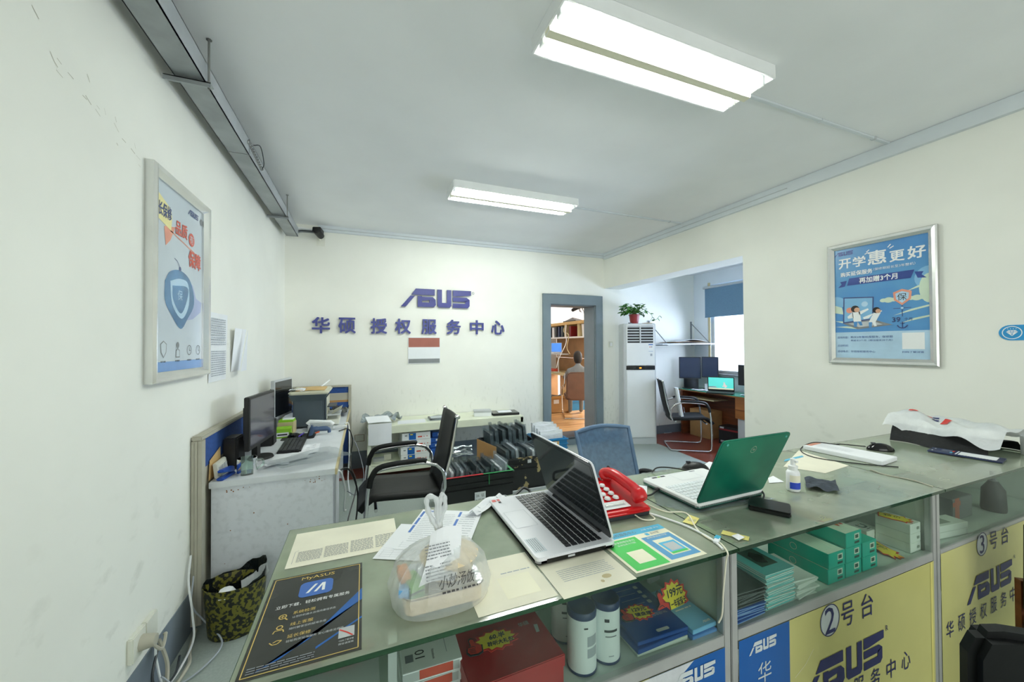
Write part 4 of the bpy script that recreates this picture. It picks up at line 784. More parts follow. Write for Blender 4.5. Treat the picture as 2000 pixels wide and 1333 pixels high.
for i in range(8):
    k = ('lapblack', 'lapdark', 'lapsilver', 'lapblack', 'lapdark', 'paper2', 'lapblack', 'lapdark')[i]
    bagged('%s bagged laptop, %s from left in the peeling black crate' % ({'paper2': 'white', 'lapdark': 'dark grey', 'lapsilver': 'silver', 'lapblack': 'black'}[k], ORD[i]), 1.378+.058*i, 3.742+jit(.004), .03, .31, .38+jit(.025), .024, k, 'filmdark' if k in ('lapblack', 'lapdark') else 'film', jit(.05), RAD(-4+jit(1)), 'bagged laptops in the peeling crate')
for i in range(7):
    k = ('lapdark', 'lapdark', 'lapblack', 'lapblack', 'lapdark', 'lapblack', 'lapblack')[i]
    bagged('%s tall bag, %s from left in the rear black crate' % ({'lapdark': 'dark grey', 'lapblack': 'black'}[k], ORD[i]), 1.39+.07*i, 4.22+jit(.01), .03, .28, .50+jit(.04), .026, k, 'filmdark', jit(.08), RAD(-5+jit(1)), 'tall bags in the rear crate')
for i in range(4):
    t = bagged('white foam pouch, %s from front in the blue crate' % ORD[i], 2.12, 4.085+.075*i, .03, .27, .40+.02*i, .03, 'paper', 'bag_white', RAD(90+jit(6)), RAD(4), 'foam pouches in the blue crate')
    t.name = 'foam_pouch'; t['category'] = 'pouch'
for i in range(3): crumple('silver_bag', 'flattened silver bag, %s of three on top of laptops at back of taped crate' % ('lowest', 'middle', 'highest')[i], 'bag', ((.72+.03*i, 3.50+.03*i), (.98, 3.50+.03*i), (.98, 3.60), (.72, 3.60)), .445+.03*i, 'silverfilm', .01, 10, 40+i)
b = MB(); b.grid(10, 3, lambda u, v: Vector((1.08+.19*u, 3.74-.06*u, .003+v*(.54-.09*u))), 'cardboard'); b.build('bent_cardboard', label='bent strip of brown cardboard standing between the black crates', cat='cardboard', thick=.006)

# ------------------------------------------------------------------ blue mesh office chair behind the counter
t = thing('mesh_chair', 'blue mesh-back office chair standing behind the counter', 'chair', (1.47, 1.98, 0), 0)
b = MB(); b.grid(10, 12, lambda u, v: Vector(((-.205+.41*u)*(1-.08*(1-v)), .0+.15*v-.03*(2*u-1)**2, .52+.42*v+.02*sin(pi*u)*v)), 'meshblue'); b.build('back_mesh', t, smooth=True)
ed = [Vector(((-.205+.41*u)*(1-.08*(1-v)), .0+.15*v-.03*(2*u-1)**2, .52+.42*v+.02*sin(pi*u)*v)) for u, v in [(i/8, 1) for i in range(9)]+[(1, 1-i/8) for i in range(1, 9)]+[(1-i/8, 0) for i in range(1, 9)]+[(0, i/8) for i in range(1, 8)]]
b = MB(); b.tube(ed, .013, 'frameblue', 8, closed=True); b.build('back_frame', t, smooth=True)
b = MB(); b.poly(rrect(-.23, -.42, .23, .02, .07), TOP(0, 0, .43), 'cloth', .06); b.build('seat', t, bevel=.02)
for s in (-1, 1):
    b = MB(); b.tube(bez([(s*.20, .07, .60), (s*.26, .06, .655), (s*.29, -.05, .665), (s*.285, -.25, .645), (s*.27, -.30, .55), (s*.20, -.25, .45)], 6), .015, 'black', 8); b.build('armrest', t, smooth=True)
b = MB(); b.tube([(0, -.2, .43), (0, -.2, .12)], .028, 'darkgrey', 12); b.build('gas_column', t)
for i in range(5):
    a = 2*pi*i/5; b = MB(); b.tube([(0, -.2, .13), (.28*cos(a), -.2+.28*sin(a), .065)], [.025, .015], 'black', 8); lg = b.build('base_arm', t)
    b = MB(); b.lathe([(0, .02), (.028, .018), (.03, 0), (.028, -.018), (0, -.02)], 'black', FM((.28*cos(a), -.2+.28*sin(a), .03), (0, 0, 1), (cos(a), sin(a), 0)), 12); b.build('castor', lg)

# ------------------------------------------------------------------ floor-standing air conditioner with plant
t = thing('air_conditioner', 'tall white floor-standing air conditioner at the alcove corner', 'air conditioner', (3.889, 4.593, 0), RAD(-22.6))
HW = .242
b = MB(); b.bb(-HW, HW, 0, .30, 0, 1.825, 'acside'); b.build('cabinet', t, bevel=.012)
b = MB(); b.bb(-HW+.035, HW-.022, -.012, 0, .10, 1.12, 'acwhite'); b.build('lower_panel', t, bevel=.006)
b = MB(); b.bb(-HW+.035, HW-.022, -.012, 0, 1.185, 1.81, 'acwhite'); b.build('upper_panel', t, bevel=.006)
b = MB(); b.bb(-HW+.035, HW-.022, -.010, 0, 1.122, 1.183, 'blackgloss'); dp = b.build('display_band', t)
b = MB(); b.circ(.0, 1.15, .016, FRONT(0, -.0105, 0), 'amber', 10, .011); b.circ(.012, 1.15, .01, FRONT(0, -.0106, 0), 'amber', 8); b.build('indicator_light', dp)
b = MB(); b.bb(-HW+.055, HW-.045, -.0125, -.0118, 1.53, 1.785, 'black'); gr = b.build('air_outlet', t)
for i in range(6): b = MB(); b.bb(-HW+.052, HW-.042, -.024, -.012, 1.553+.042*i, 1.570+.042*i, 'acside'); b.build('louvre', gr, bevel=.003)
b = MB(); b.bb(-.008, .010, -.028, -.012, 1.53, 1.785, 'acside'); b.build('louvre_bar', gr)
b = MB(); M = FRONT(HW-.115, -.0126, 1.40); b.rect(0, 0, .066, .11, M, 'white'); b.rect(.0, .095, .066, .11, off(M, 0, 0, .0003), 'inkblue'); b.rect(.012, .06, .03, .072, off(M, 0, 0, .0003), 'pred'); b.rect(.038, .06, .055, .075, off(M, 0, 0, .0003), 'inkgrey'); b.rect(.0, .0, .066, .004, off(M, 0, 0, .0003), 'inkblue'); b.build('energy_label', t)
b = MB(); b.rect(-.03, 1.33, .0, 1.365, FRONT(HW-.06, -.0126, 0), 'inkpale'); b.build('small_print', t)
b = MB(); b.bb(-HW+.01, HW-.004, -.006, 0, .0, .09, 'acside'); b.build('plinth', t, bevel=.004)
t = thing('potted_pothos', 'leafy green pothos in small red pot on the air conditioner', 'plant', (3.91, 4.74, 1.826))
b = MB(); b.lathe([(0, 0), (.058, 0), (.078, .13), (.084, .13), (.084, .145), (.074, .145), (.07, .12), (0, .12)], 'potred', I4, 24); b.build('pot', t, smooth=True)
b = MB(); b.lathe([(0, .128), (.072, .125)], 'soil', I4, 16); b.build('soil', t)
rr = random.Random(11); b = MB(); bs = MB()
def leaf(b, c, d, L, up):
    d = d.normalized(); s = d.cross(up).normalized(); n = s.cross(d)
    P2 = [c, c+d*L*.15+s*L*.34, c+d*L*.45+s*L*.36, c+d*L*.75+s*L*.2, c+d*L-n*L*.15, c+d*L*.75-s*L*.2, c+d*L*.45-s*L*.36, c+d*L*.15-s*L*.34, c+d*L*.4-n*L*.08]
    b.add(P2, [(0, 1, 8), (1, 2, 8), (2, 3, 8), (3, 4, 8), (4, 5, 8), (5, 6, 8), (6, 7, 8), (7, 0, 8)], 'leaf')
for i in range(120):
    a = rr.uniform(0, 2*pi); el = rr.uniform(-.35, 1.1); R_ = rr.uniform(.05, .19)
    c = Vector((R_*cos(a)*cos(el)*1.15, R_*sin(a)*cos(el)*.8, .20+R_*sin(el)*.75))
    d = Vector((cos(a)+rr.uniform(-.5, .5), sin(a)+rr.uniform(-.5, .5), rr.uniform(-.9, .3)))
    leaf(b, c, d, rr.uniform(.05, .09), Vector((rr.uniform(-.4, .4), rr.uniform(-.7, -.1), 1)))
    if i % 3 == 0: bs.tube([(0.0, 0, .12), c*.6+Vector((0, 0, .07)), c], .0025, 'stem', 5)
b.build('leaves', t); bs.build('stems', t)
b = MB(); vp = bez([(.10, -.02, .18), (.22, -.05, .19), (.30, -.06, .12), (.27, -.06, .05), (.36, -.08, .07), (.42, -.09, .13)], 6); b.tube(vp, .003, 'stem', 5)
for k in (4, 9, 13, 20, 26, 30): leaf(b, vp[k], Vector((.5, -.2, rr.uniform(-.6, .4))), .055, Vector((0, -.6, 1)))
b.build('trailing_vine', t)
b = MB(); b.bx((4.07, 4.64, 1.832), (.11, .12, .008), 'cardlight', RAD(-15)); b.build('cardboard_piece', label='small flat cardboard piece on air conditioner beside the pot', cat='cardboard')
b = MB(); b.bx((3.79, 4.69, 1.833), (.05, .03, .012), 'darkgrey', .3); b.build('remote_clip', label='tiny dark clip on left of air conditioner top', cat='clip')

# ------------------------------------------------------------------ alcove beyond the opening
t = thing('wall_shelf', 'grey-white wall shelf on metal brackets beside the air conditioner', 'shelf', (4.85, 4.78, 1.50))
b = MB(); b.bb(4.30, 5.41, 4.56, 4.985, 1.50, 1.518, 'lgrey'); b.build('board', t, True)
for x in (4.42, 5.34):
    b = MB(); b.bb(x-.012, x+.012, 4.978, 4.994, 1.50, 1.90, 'grey'); b.bb(x-.012, x+.012, 4.58, 4.985, 1.484, 1.498, 'grey'); b.tube([(x, 4.975, 1.86), (x, 4.60, 1.52)], .008, 'grey', 6); b.build('bracket', t, True)
for i in range(3): b = MB(); b.grid(12, 3, lambda u, v: Vector((4.55+.05*i+(.80-.06*i)*u, 4.60+.02*i+.32*v, 1.523+.012*i+(.035 if i != 1 else .012)*sin(pi*min(1, u*(1.3-.2*i)))**2*(.4+i*.3))), ('darkgrey', 'cardboard', 'lgrey')[i]); b.build('cardboard_sheet', label=('dark bottom sheet lying on the grey wall shelf', 'brown middle sheet lying on the grey wall shelf', 'curved pale top sheet lying on the grey wall shelf')[i], cat='cardboard', thick=.004)
t = thing('roller_blind', 'blue-grey roller blind half lowered over alcove window', 'blind', (AX-.02, 3.65, 2.45))
b = MB(); b.bb(AX-.024, AX-.021, 2.6, 4.75, 1.965, 2.44, 'blind'); b.build('blind_fabric', t, True)
b = MB(); b.tube([(AX-.035, 2.6, 2.46), (AX-.035, 4.77, 2.46)], .02, 'lgrey', 10); b.build('roller_tube', t, True)
b = MB(); b.tube([(AX-.022, 2.6, 1.962), (AX-.022, 4.75, 1.962)], .008, 'blind', 8); b.build('bottom_bar', t, True)
t = thing('office_desk', 'brown wooden desk with green glass top in the alcove', 'desk', (5.15, 4.2, 0))
b = MB(); b.add([(4.96, 4.95, .735), (4.93, 3.0, .735), (5.41, 3.0, .735), (5.41, 4.95, .735), (4.96, 4.95, .755), (4.93, 3.0, .755), (5.41, 3.0, .755), (5.41, 4.95, .755)], [(0, 3, 2, 1), (4, 5, 6, 7), (0, 1, 5, 4), (1, 2, 6, 5), (2, 3, 7, 6), (3, 0, 4, 7)], 'deskwood'); b.build('desktop', t, True)
b = MB(); b.bb(4.94, 5.41, 3.0, 4.94, .756, .762, 'greenglass'); b.build('glass_top', t, True)
b = MB(); b.bb(4.95, 5.40, 3.35, 3.86, .44, .734, 'deskwood'); pd = b.build('pedestal', t, True, bevel=.003); b = MB(); b.bb(4.946, 4.952, 3.36, 3.85, .56, .57, 'darkwood'); b.build('drawer_gap', pd, True)
b = MB(); b.bb(4.98, 5.40, 3.37, 3.84, .06, .44, 'lgrey'); b.bb(4.97, 5.40, 3.36, 3.85, .0, .06, 'deskwood'); b.build('cabinet_door', t, True)
b = MB(); b.bb(5.0, 5.40, 4.86, 4.90, 0, .735, 'darkwood'); b.bb(5.36, 5.40, 3.86, 4.86, .05, .735, 'darkwood'); b.build('side_panel', t, True)
b = MB(); b.bb(5.0, 5.3, 4.25, 4.8, .62, .635, 'tanwood'); b.build('keyboard_tray', t, True)
def panel(name, label, cat, p0, p1, z0, z1, scr, rim='black', th=.03, stand=True, base=None):
    """upright screen from p0 to p1 (left to right as seen from the front)"""
    d = Vector((p1[0]-p0[0], p1[1]-p0[1], 0)); L = d.length; mid = ((p0[0]+p1[0])/2, (p0[1]+p1[1])/2, base if base is not None else z0)
    t = thing(name, label, cat, mid, math.atan2(d.y, d.x)); zz = mid[2]
    b = MB(); b.bb(-L/2, L/2, 0, th, z0-zz, z1-zz, rim); b.build('bezel', t, bevel=.003)
    b = MB(); b.bb(-L/2+.01, L/2-.01, -.001, 0, z0-zz+.012, z1-zz-.01, scr); b.build('screen', t)
    if stand: b = MB(); b.bb(-.02, .02, th, th+.02, .004, (z0+z1)/2-zz, 'darkgrey'); b.bb(-.11, .11, -.03, .13, 0, .008, 'darkgrey'); b.build('stand', t)
    return t
panel('computer_monitor', 'large dark monitor, left one of angled pair on alcove desk', 'monitor', (4.97, 4.90), (5.22, 4.68), .93, 1.29, 'screen_navy', base=.763)
panel('computer_monitor', 'dark monitor, right one of angled pair beside alcove window', 'monitor', (5.225, 4.67), (5.33, 4.44), .955, 1.295, 'screen_navy', base=.763)
panel('computer_monitor', 'black monitor seen edge-on at right end of the alcove desk', 'monitor', (5.11, 3.93), (5.16, 3.60), .90, 1.20, 'black', base=.763)
def laptop_parts(t, Wd, Dp, ang, deckk, scrk, keyk, lidk, rimk, h=.018, tp=True, hinge=0.):
    """front edge toward local -y, hinge along local x at y=+Dp/2; ang = opening angle"""
    b = MB(); b.poly(rrect(-Wd/2, -Dp/2, Wd/2, Dp/2, .012, 3), TOP(0, 0, .002), deckk, h-.002); b.build('base', t, bevel=.0015)
    b = MB(); b.poly(rrect(-Wd/2, -Dp/2, Wd/2, Dp/2, .012, 3), TOP(0, 0, .001), lidk if deckk != 'lapdeck' else 'blackgloss', h*.45); b.build('underside', t)
    if tp: b = MB(); b.rect(-.055-.02, -Dp/2+.012, .055-.02, -Dp/2+.08, TOP(0, 0, h+.0003), 'lapdeck' if deckk == 'lapdeck' else 'white'); b.line([(-.075, -Dp/2+.012), (.035, -Dp/2+.012), (.035, -Dp/2+.08), (-.075, -Dp/2+.08), (-.075, -Dp/2+.012)], .0008, TOP(0, 0, h+.0006), 'inkpale'); b.build('touchpad', t)
    b = MB(); kw = Wd*.91; x0 = -kw/2; y0 = -Dp/2+Dp*.40; rows = [(.017, 15), (.017, 15), (.017, 15), (.017, 15), (.017, 14), (.017, 11)]; y = y0; n = 19
    pit = kw/n; py = Dp*.50/6.0
    for r in range(6):
        x = x0; r_h = py*(.58 if r == 5 else .78); c = 0
        while c < n-.01:
            s = 1.
            if r == 0 and abs(c-4.) < .01: s = 4.5
            elif r == 0 and c in (0,): s = 1.25
            elif r in (1, 2, 3) and c == 0: s = (2.1, 1.7, 1.4)[r-1]
            elif r in (1, 2) and 12.9 < c+.0 < 14.5 and c+s > 13.: s = max(1., 15.1-c)
            s = min(s, n-c)
            b.bb(x0+c*pit, x0+(c+s)*pit-pit*.20, y, y+r_h, h, h+.0022, keyk); c += s
        y += py
    b.build('keyboard', t, bevel=.0)
    hy = Dp/2-.012; d = Vector((0, -cos(ang), sin(ang))); H_ = Dp*.96
    M = FM((0, hy, h+.001), (1, 0, 0), d)       # local z of the lid = toward the user
    b = MB(); b.poly(rrect(-Wd/2, 0, Wd/2, H_, .014, 3), M @ Matrix.Translation((0, 0, -.008)), lidk, .006); ld = b.build('lid', t, bevel=.0015)
    b = MB(); b.poly(rrect(-Wd/2+.002, .004, Wd/2-.002, H_-.002, .012, 3), M @ Matrix.Translation((0, 0, -.002)), rimk, .002); b.build('bezel', ld)
    b = MB(); b.rect(-Wd/2+.012, .03, Wd/2-.012, H_-.014, M @ Matrix.Translation((0, 0, .0004)), scrk); sc = b.build('screen', ld)
    b = MB(); b.tube([(-Wd*.36, hy, h), (Wd*.36, hy, h)], .006, rimk, 8); b.build('hinge', t)
    return M, H_, ld, sc
a0 = math.atan2(-.28, .19)
t = thing('open_laptop', 'open laptop with bright turquoise wallpaper on the alcove desk', 'laptop', (4.99, 4.13, .763), a0)
M, H_, ld, sc = laptop_parts(t, .36, .235, RAD(83), 'black', 'screen_sky', 'darkgrey', 'black', 'black', tp=False)
b = MB(); Q = off(M, 0, 0, .0009); b.rect(-.168, .031, .168, .05, Q, 'sand'); b.poly([(-.165, .052), (-.05, .058), (-.07, .075), (-.165, .072)], off(Q, 0, 0, .0004), 'deskside')
for x, y, r in ((.05, .10, .018), (.045, .13, .012), (.06, .075, .016), (.03, .08, .010), (.075, .085, .010)): b.circ(x, y, r, off(Q, 0, 0, .0003), 'pinkw', 10)
b.build('wallpaper', ld)
panel('laptop', 'small dark laptop screen at far left of alcove desk', 'laptop', (4.965, 4.80), (5.10, 4.62), .765, .945, 'screen_off', 'darkgrey', .012, False)
crumple('paper_sheet', 'stack of white papers on the far end of alcove desk', 'paper', ((4.95, 4.45), (5.10, 4.40), (5.16, 4.60), (4.97, 4.66)), .764, 'paper', .005, 5, 31)
crumple('paper_sheet', 'white papers at the near end of alcove desk', 'paper', ((5.0, 3.62), (5.2, 3.6), (5.2, 3.82), (5.02, 3.84)), .764, 'paper', .006, 5, 32)
b = MB(); b.bx((4.99, 3.58, .785), (.08, .12, .044), 'cardboard', .2); b.build('carton', label='small brown carton at near end of the alcove desk', cat='carton', bevel=.003)
b = MB(); b.lathe([(0, 0), (.035, 0), (.038, .10), (.035, .10), (.032, .01), (0, .01)], 'paper2', Matrix.Translation((5.15, 4.50, .763)), 16); b.build('paper_cup', label='white paper cup in front of the angled monitors', cat='cup', smooth=True)
t = thing('computer_box', 'black and dark red computer box on floor under alcove desk', 'box', (5.14, 4.06, 0), RAD(8)); b = MB(); b.bb(-.11, .12, -.18, .14, 0.002, .27, 'black'); b.build('carton', t, bevel=.004); b = MB(); b.rect(-.13, .21, .15, .235, FM((-.1105, 0, 0), (0, -1, 0), (0, 0, 1)), 'redbox2'); b.rect(-.12, .235, -.06, .26, FM((-.1106, 0, 0), (0, -1, 0), (0, 0, 1)), 'lgrey'); b.rect(-.11, .035, -.03, .06, FM((-.1106, 0, 0), (0, -1, 0), (0, 0, 1)), 'lgrey'); b.build('printing', t)
b = MB(); b.bx((5.2, 4.58, .22), (.26, .4, .44), 'cardboard'); b.build('cardboard_box', label='brown cardboard box under far end of alcove desk', cat='box', bevel=.004)
t = cantilever('cantilever_chair', 'black mesh chair with chrome cantilever frame at alcove desk', (4.38, 4.19, 0), RAD(147), 'blackfab', 'blackfab', 'black', W=.50, zb=.98)
t = thing('paper_bag', 'white printed bag hanging on the back of alcove chair', 'bag', (4.33, 4.07, .5), RAD(147)); b = MB(); b.grid(4, 8, lambda u, v: Vector((.13-.02*sin(u*3)+.07*v, -.05+.12*u, -.02+.40*v)), 'paper2'); b.build('bag_body', t, thick=.03)
b = MB(); Q = FM((.088, .045, .03), (0, -1, .0), (.15, 0, 1)); b.rect(-.02, .04, .02, .08, Q, 'inkgrey'); scrib(b, Q, -.03, 0, .03, .03, 3, 'inkpale', .5); b.build('printing', t)
b = MB(); p = P(1302, 846, z=0); b.add([(p.x-.08, p.y-.03, .004), (p.x+.08, p.y-.04, .004), (p.x+.09, p.y+.05, .004), (p.x-.03, p.y+.05, .02)], [(0, 1, 2, 3)], 'paper'); b.build('paper_sheet', label='white paper scrap on floor behind alcove chair', cat='paper')

# ------------------------------------------------------------------ room beyond the grey door frame
SX = 4.3
t = thing('wall_bookcase', 'brown wooden shelf unit with white boards in the room beyond', 'shelf', (4.45, 7.6, 1.3))
b = MB(); b.bb(SX+.32, SX+.34, 6.3, 8.58, 1.2, 2.0, 'shelfwood'); b.build('back_panel', t, True)
b = MB(); b.bb(SX, SX+.32, 6.3, 8.58, 1.965, 2.03, 'cardlight'); b.build('top_board', t, True)
b = MB(); b.bb(SX, SX+.32, 6.3, 8.58, 1.66, 1.69, 'white'); b.build('shelf_board', t, True)
for y in (7.05, 7.62): b = MB(); b.bb(SX+.01, SX+.32, y, y+.02, 1.69, 1.965, 'tanwood'); b.build('divider', t, True)
for i, (y, k, lab, h) in enumerate(((8.35, 'black', 'black binder, far left on the shelf beyond the door', .24), (8.22, 'paper2', 'white binder between black ones on the shelf beyond', .24), (8.08, 'darkgrey', 'dark grey binder right of white one on shelf beyond', .25), (7.93, 'calnavy', 'navy binder, second from right among the shelf binders', .25), (7.78, 'printer', 'blue-grey binder, rightmost among the shelf binders', .25), (7.40, 'redbox2', 'dark red folder leaning in middle shelf bay', .24))):
    b = MB(); b.bx((SX+.14, y, 1.691+h/2), (.24, .085, h), k); b.build('binder', label=lab, cat='binder', bevel=.004, group='binders on the far shelf')
b = MB(); b.lathe([(0, 0), (.12, 0), (.14, .26), (.135, .26), (.115, .01), (0, .01)], 'paper2', Matrix.Translation((SX+.16, 6.88, 1.691)), 20); b.build('plastic_bucket', label='white plastic bucket on the shelf beyond the door', cat='bucket', smooth=True)
b = MB(); b.bb(SX+.04, SX+.28, 7.2, 7.75, 2.031, 2.06, 'darkgrey'); b.add([(SX+.05, 7.25, 2.06), (SX+.05, 7.7, 2.06), (SX+.15, 7.5, 2.14), (SX+.28, 7.25, 2.06), (SX+.28, 7.7, 2.06)], [(0, 2, 1), (3, 4, 2), (0, 3, 2), (1, 2, 4)], 'darkgrey'); b.build('dark_box', label='dark folded box on top of the far shelf unit', cat='box')
t = thing('wall_fan', 'black wall fan near ceiling beyond the door frame', 'fan', (4.02, 6.6, 2.3)); M = FM((3.98, 6.5, 2.26), (.75, .65, 0), (-.3, .35, .9))
for r in (.16, .12, .08, .04): b = MB(); b.tube([M @ Vector((r*cos(2*pi*i/20), r*sin(2*pi*i/20), .05-.1*r)) for i in range(20)], .005, 'black', 5, closed=True); b.build('guard_ring', t, True)
b = MB()
for i in range(3): b.poly([(0, 0), (.13*cos(i*2.09), .13*sin(i*2.09)), (.13*cos(i*2.09+.9), .13*sin(i*2.09+.9))], M, 'darkgrey', .004)
b.build('blades', t, True)
b = MB(); b.tube([M @ Vector((0, 0, .02)), M @ Vector((0, 0, -.12)), Vector((4.15, 6.62, 2.3))], .035, 'black', 10); b.build('motor', t, True)
t = thing('work_bench', 'cluttered wooden work bench along shelf wall beyond the door', 'bench', (4.4, 7.5, .12)); b = MB(); b.bb(4.05, 4.62, 6.95, 8.58, .83, .87, 'tanwood'); b.build('bench_top', t, True)
for y in (7.4, 8.5): b = MB(); b.bb(4.08, 4.6, y, y+.04, .12, .83, 'shelfwood'); b.build('support', t, True)
b = MB(); b.bb(4.60, 4.64, 6.95, 8.58, .87, 1.195, 'shelfwood'); b.build('back_board', t, True)
panel('open_laptop', 'open laptop with blue screen on bench beyond the door', 'laptop', (4.27, 8.22), (4.36, 7.86), 1.33, 1.56, 'screen_blue', 'lgrey', .01, False)
b = MB(); b.bx((4.20, 8.0, 1.318), (.26, .38, .02), 'paper2', .2); b.build('white_keyboard', label='white keyboard slab under blue screen beyond the door', cat='keyboard')
b = MB(); b.bb(4.08, 4.34, 7.5, 8.5, 1.285, 1.305, 'lgrey'); b.tube([(4.1, 8.4, .872), (4.1, 8.4, 1.285)], .012, 'lgrey', 6); b.tube([(4.1, 7.55, .872), (4.1, 7.55, 1.285)], .012, 'lgrey', 6); b.build('wire_stand', label='grey raised stand under the far laptop', cat='stand')
b = MB(); b.bx((4.2, 8.1, .909), (.16, .5, .07), 'pred', .1); b.build('red_pouch', label='red pouch lying on the work bench beyond', cat='pouch', bevel=.02)
b = MB(); b.bx((4.14, 7.75, .88), (.14, .22, .012), 'pcream', .2); b.build('paper_pad', label='pale green paper pad on the work bench beyond', cat='paper')
for k, (pts, c) in enumerate((([(4.25, 7.45, 1.96), (4.2, 7.4, 1.75), (4.16, 7.3, 1.55), (4.03, 7.4, 1.2), (4.0, 7.45, 1.0)], 'paper2'), ([(4.28, 7.6, 1.9), (4.25, 7.55, 1.8), (4.2, 7.25, 1.72), (4.18, 7.3, 1.45), (4.2, 7.2, 1.3)], 'tanwood'))):
    b = MB(); b.tube(bez(pts, 6), .009, c, 5); b.build('hanging_cable', label=('white cable hanging from the far shelf', 'tan cable hanging from the far shelf')[k], cat='cable')
for k, (x, y, w, d, h, c, lab) in enumerate(((3.72, 6.98, .44, .36, .30, 'cardboard', 'open brown cardboard box on wooden floor beyond the door'), )):
    t = thing('cardboard_box', lab, 'box', (x, y, .121)); b = MB(); b.bb(-w/2, w/2, -d/2, d/2, 0, .01, c)
    for q in ((-w/2, -w/2+.008, -d/2, d/2), (w/2-.008, w/2, -d/2, d/2), (-w/2, w/2, -d/2, -d/2+.008), (-w/2, w/2, d/2-.008, d/2)): b.bb(*q, 0, h, c)
    b.build('carton', t)
    b = MB(); b.add([(-w/2, -d/2, h), (w/2, -d/2, h), (w/2-.02, -d/2-.05, h+.05), (-w/2+.02, -d/2-.05, h+.05)], [(0, 1, 2, 3)], 'cardlight'); b.add([(w/2, -d/2, h), (w/2, d/2, h), (w/2+.03, d/2-.02, h+.13), (w/2+.03, -d/2+.02, h+.13)], [(0, 1, 2, 3)], 'cardlight'); b.build('flaps', t, thick=.004)
    b = MB(); b.rect(-.14, .19, -.02, .27, FRONT(0, -d/2-.001, 0), 'paper2'); b.rect(.08, 0, .11, h, FRONT(0, -d/2-.001, 0), 'shelfwood'); b.build('tape_and_label', t)
b = MB(); b.bx((3.66, 6.98, .44), (.2, .2, .03), 'black', .4); b.build('black_gadget', label='black gadget lying on top of open cardboard box', cat='gadget')
crate('plastic_crate', 'blue plastic crate beside the cardboard box beyond the door', 3.98, 4.55, 6.92, 7.3, .30, 'crateblue', tap=.0).location.z = .121
t = thing('brown_chair', 'brown leather cantilever chair seen from behind beyond the door', 'chair', (3.72, 6.04, .121), RAD(-25))
b = MB(); b.poly(rrect(-.25, .36, .25, .88, .11), FRONT(0, 0, 0), 'brownleather', .07); b.build('backrest', t, bevel=.02)
b = MB(); b.poly(rrect(-.26, 0, .26, .5, .06), TOP(0, 0, .36), 'brownleather', .09); b.build('seat', t, bevel=.02)
for s in (-1, 1): b = MB(); b.tube(bez([(s*.26, .02, .85), (s*.28, .02, .62), (s*.29, .3, .60), (s*.29, .52, .5), (s*.28, .54, .1), (s*.27, .48, .02), (s*.27, -.02, .02)], 6), .013, 'chrome', 8); b.build('side_frame', t, smooth=True)
b = MB(); b.tube([(-.27, -.02, .02), (.27, -.02, .02)], .013, 'chrome', 8); b.build('rear_bar', t)
# person sitting in that chair, back to us
pm = bpy.data.meshes.new('person'); J = [(0, .22, .60), (0, .20, .74), (0, .19, .90), (0, .22, .98), (0, .25, 1.05), (-.17, .20, .88), (-.24, .36, .74), (-.18, .55, .78), (.17, .20, .88), (.24, .36, .74), (.18, .55, .78), (-.10, .30, .56), (-.11, .66, .55), (-.11, .68, .06), (.10, .30, .56), (.11, .66, .55), (.11, .68, .06), (-.11, .78, .03), (.11, .78, .03), (-.17, .64, .78), (.17, .64, .78)]
RR = [.15, .15, .13, .05, .05, .065, .048, .035, .065, .048, .035, .085, .06, .042, .085, .06, .042, .035, .035, .03, .03]
Ed = [(0, 1), (1, 2), (2, 3), (3, 4), (2, 5), (5, 6), (6, 7), (2, 8), (8, 9), (9, 10), (0, 11), (11, 12), (12, 13), (0, 14), (14, 15), (15, 16), (13, 17), (16, 18), (7, 19), (10, 20)]
pt = thing('person', 'person with dark hair and grey shirt seated in the brown chair', 'person', (3.72, 6.04, .121), RAD(-25))
pm.from_pydata(J, Ed, []); po = bpy.data.objects.new('body', pm); COL.objects.link(po); po.parent = pt
md = po.modifiers.new('skin', 'SKIN'); ms = po.modifiers.new('sub', 'SUBSURF'); ms.levels = ms.render_levels = 2
for i, r in enumerate(RR): pm.skin_vertices[0].data[i].radius = (r, r*(.75 if i < 3 else 1))
pm.skin_vertices[0].data[0].use_root = True; pm.materials.append(MATS['shirt'])
b = MB(); b.lathe([(0, -.115), (.045, -.11), (.065, -.06), (.078, .0), (.08, .05), (.06, .1), (0, .125)], 'skin', Matrix.Translation((0, .265, 1.13)) @ Matrix.Diagonal((.92, 1.08, 1, 1)), 20)
b.lathe([(0, .03), (.012, .02), (.014, -.01), (0, -.015)], 'skin', Matrix.Translation((0, .355, 1.11)), 8)
for s in (-1, 1): b.lathe([(0, .03), (.012, .02), (.012, -.02), (0, -.03)], 'skin', Matrix.Translation((s*.076, .265, 1.12)), 8); b.lathe([(0, .008), (.008, 0), (0, -.008)], 'black', Matrix.Translation((s*.03, .348, 1.14)), 8)
b.rect(-.022, -.003, .022, .004, FM((0, .341, 1.075), (-1, 0, 0), (0, 0, 1)), 'pred')
b.build('head', pt, smooth=True)
b = MB(); b.lathe([(.082, -.03), (.090, .03), (.082, .08), (.055, .125), (0, .145)], 'hair', Matrix.Translation((0, .25, 1.13)) @ Matrix.Diagonal((.95, 1.05, 1, 1)), 20); b.lathe([(.05, -.10), (.075, -.05), (.082, 0)], 'hair', Matrix.Translation((0, .245, 1.13)), 20, pi+.1, 2*pi-.1); b.build('hair', pt, smooth=True)

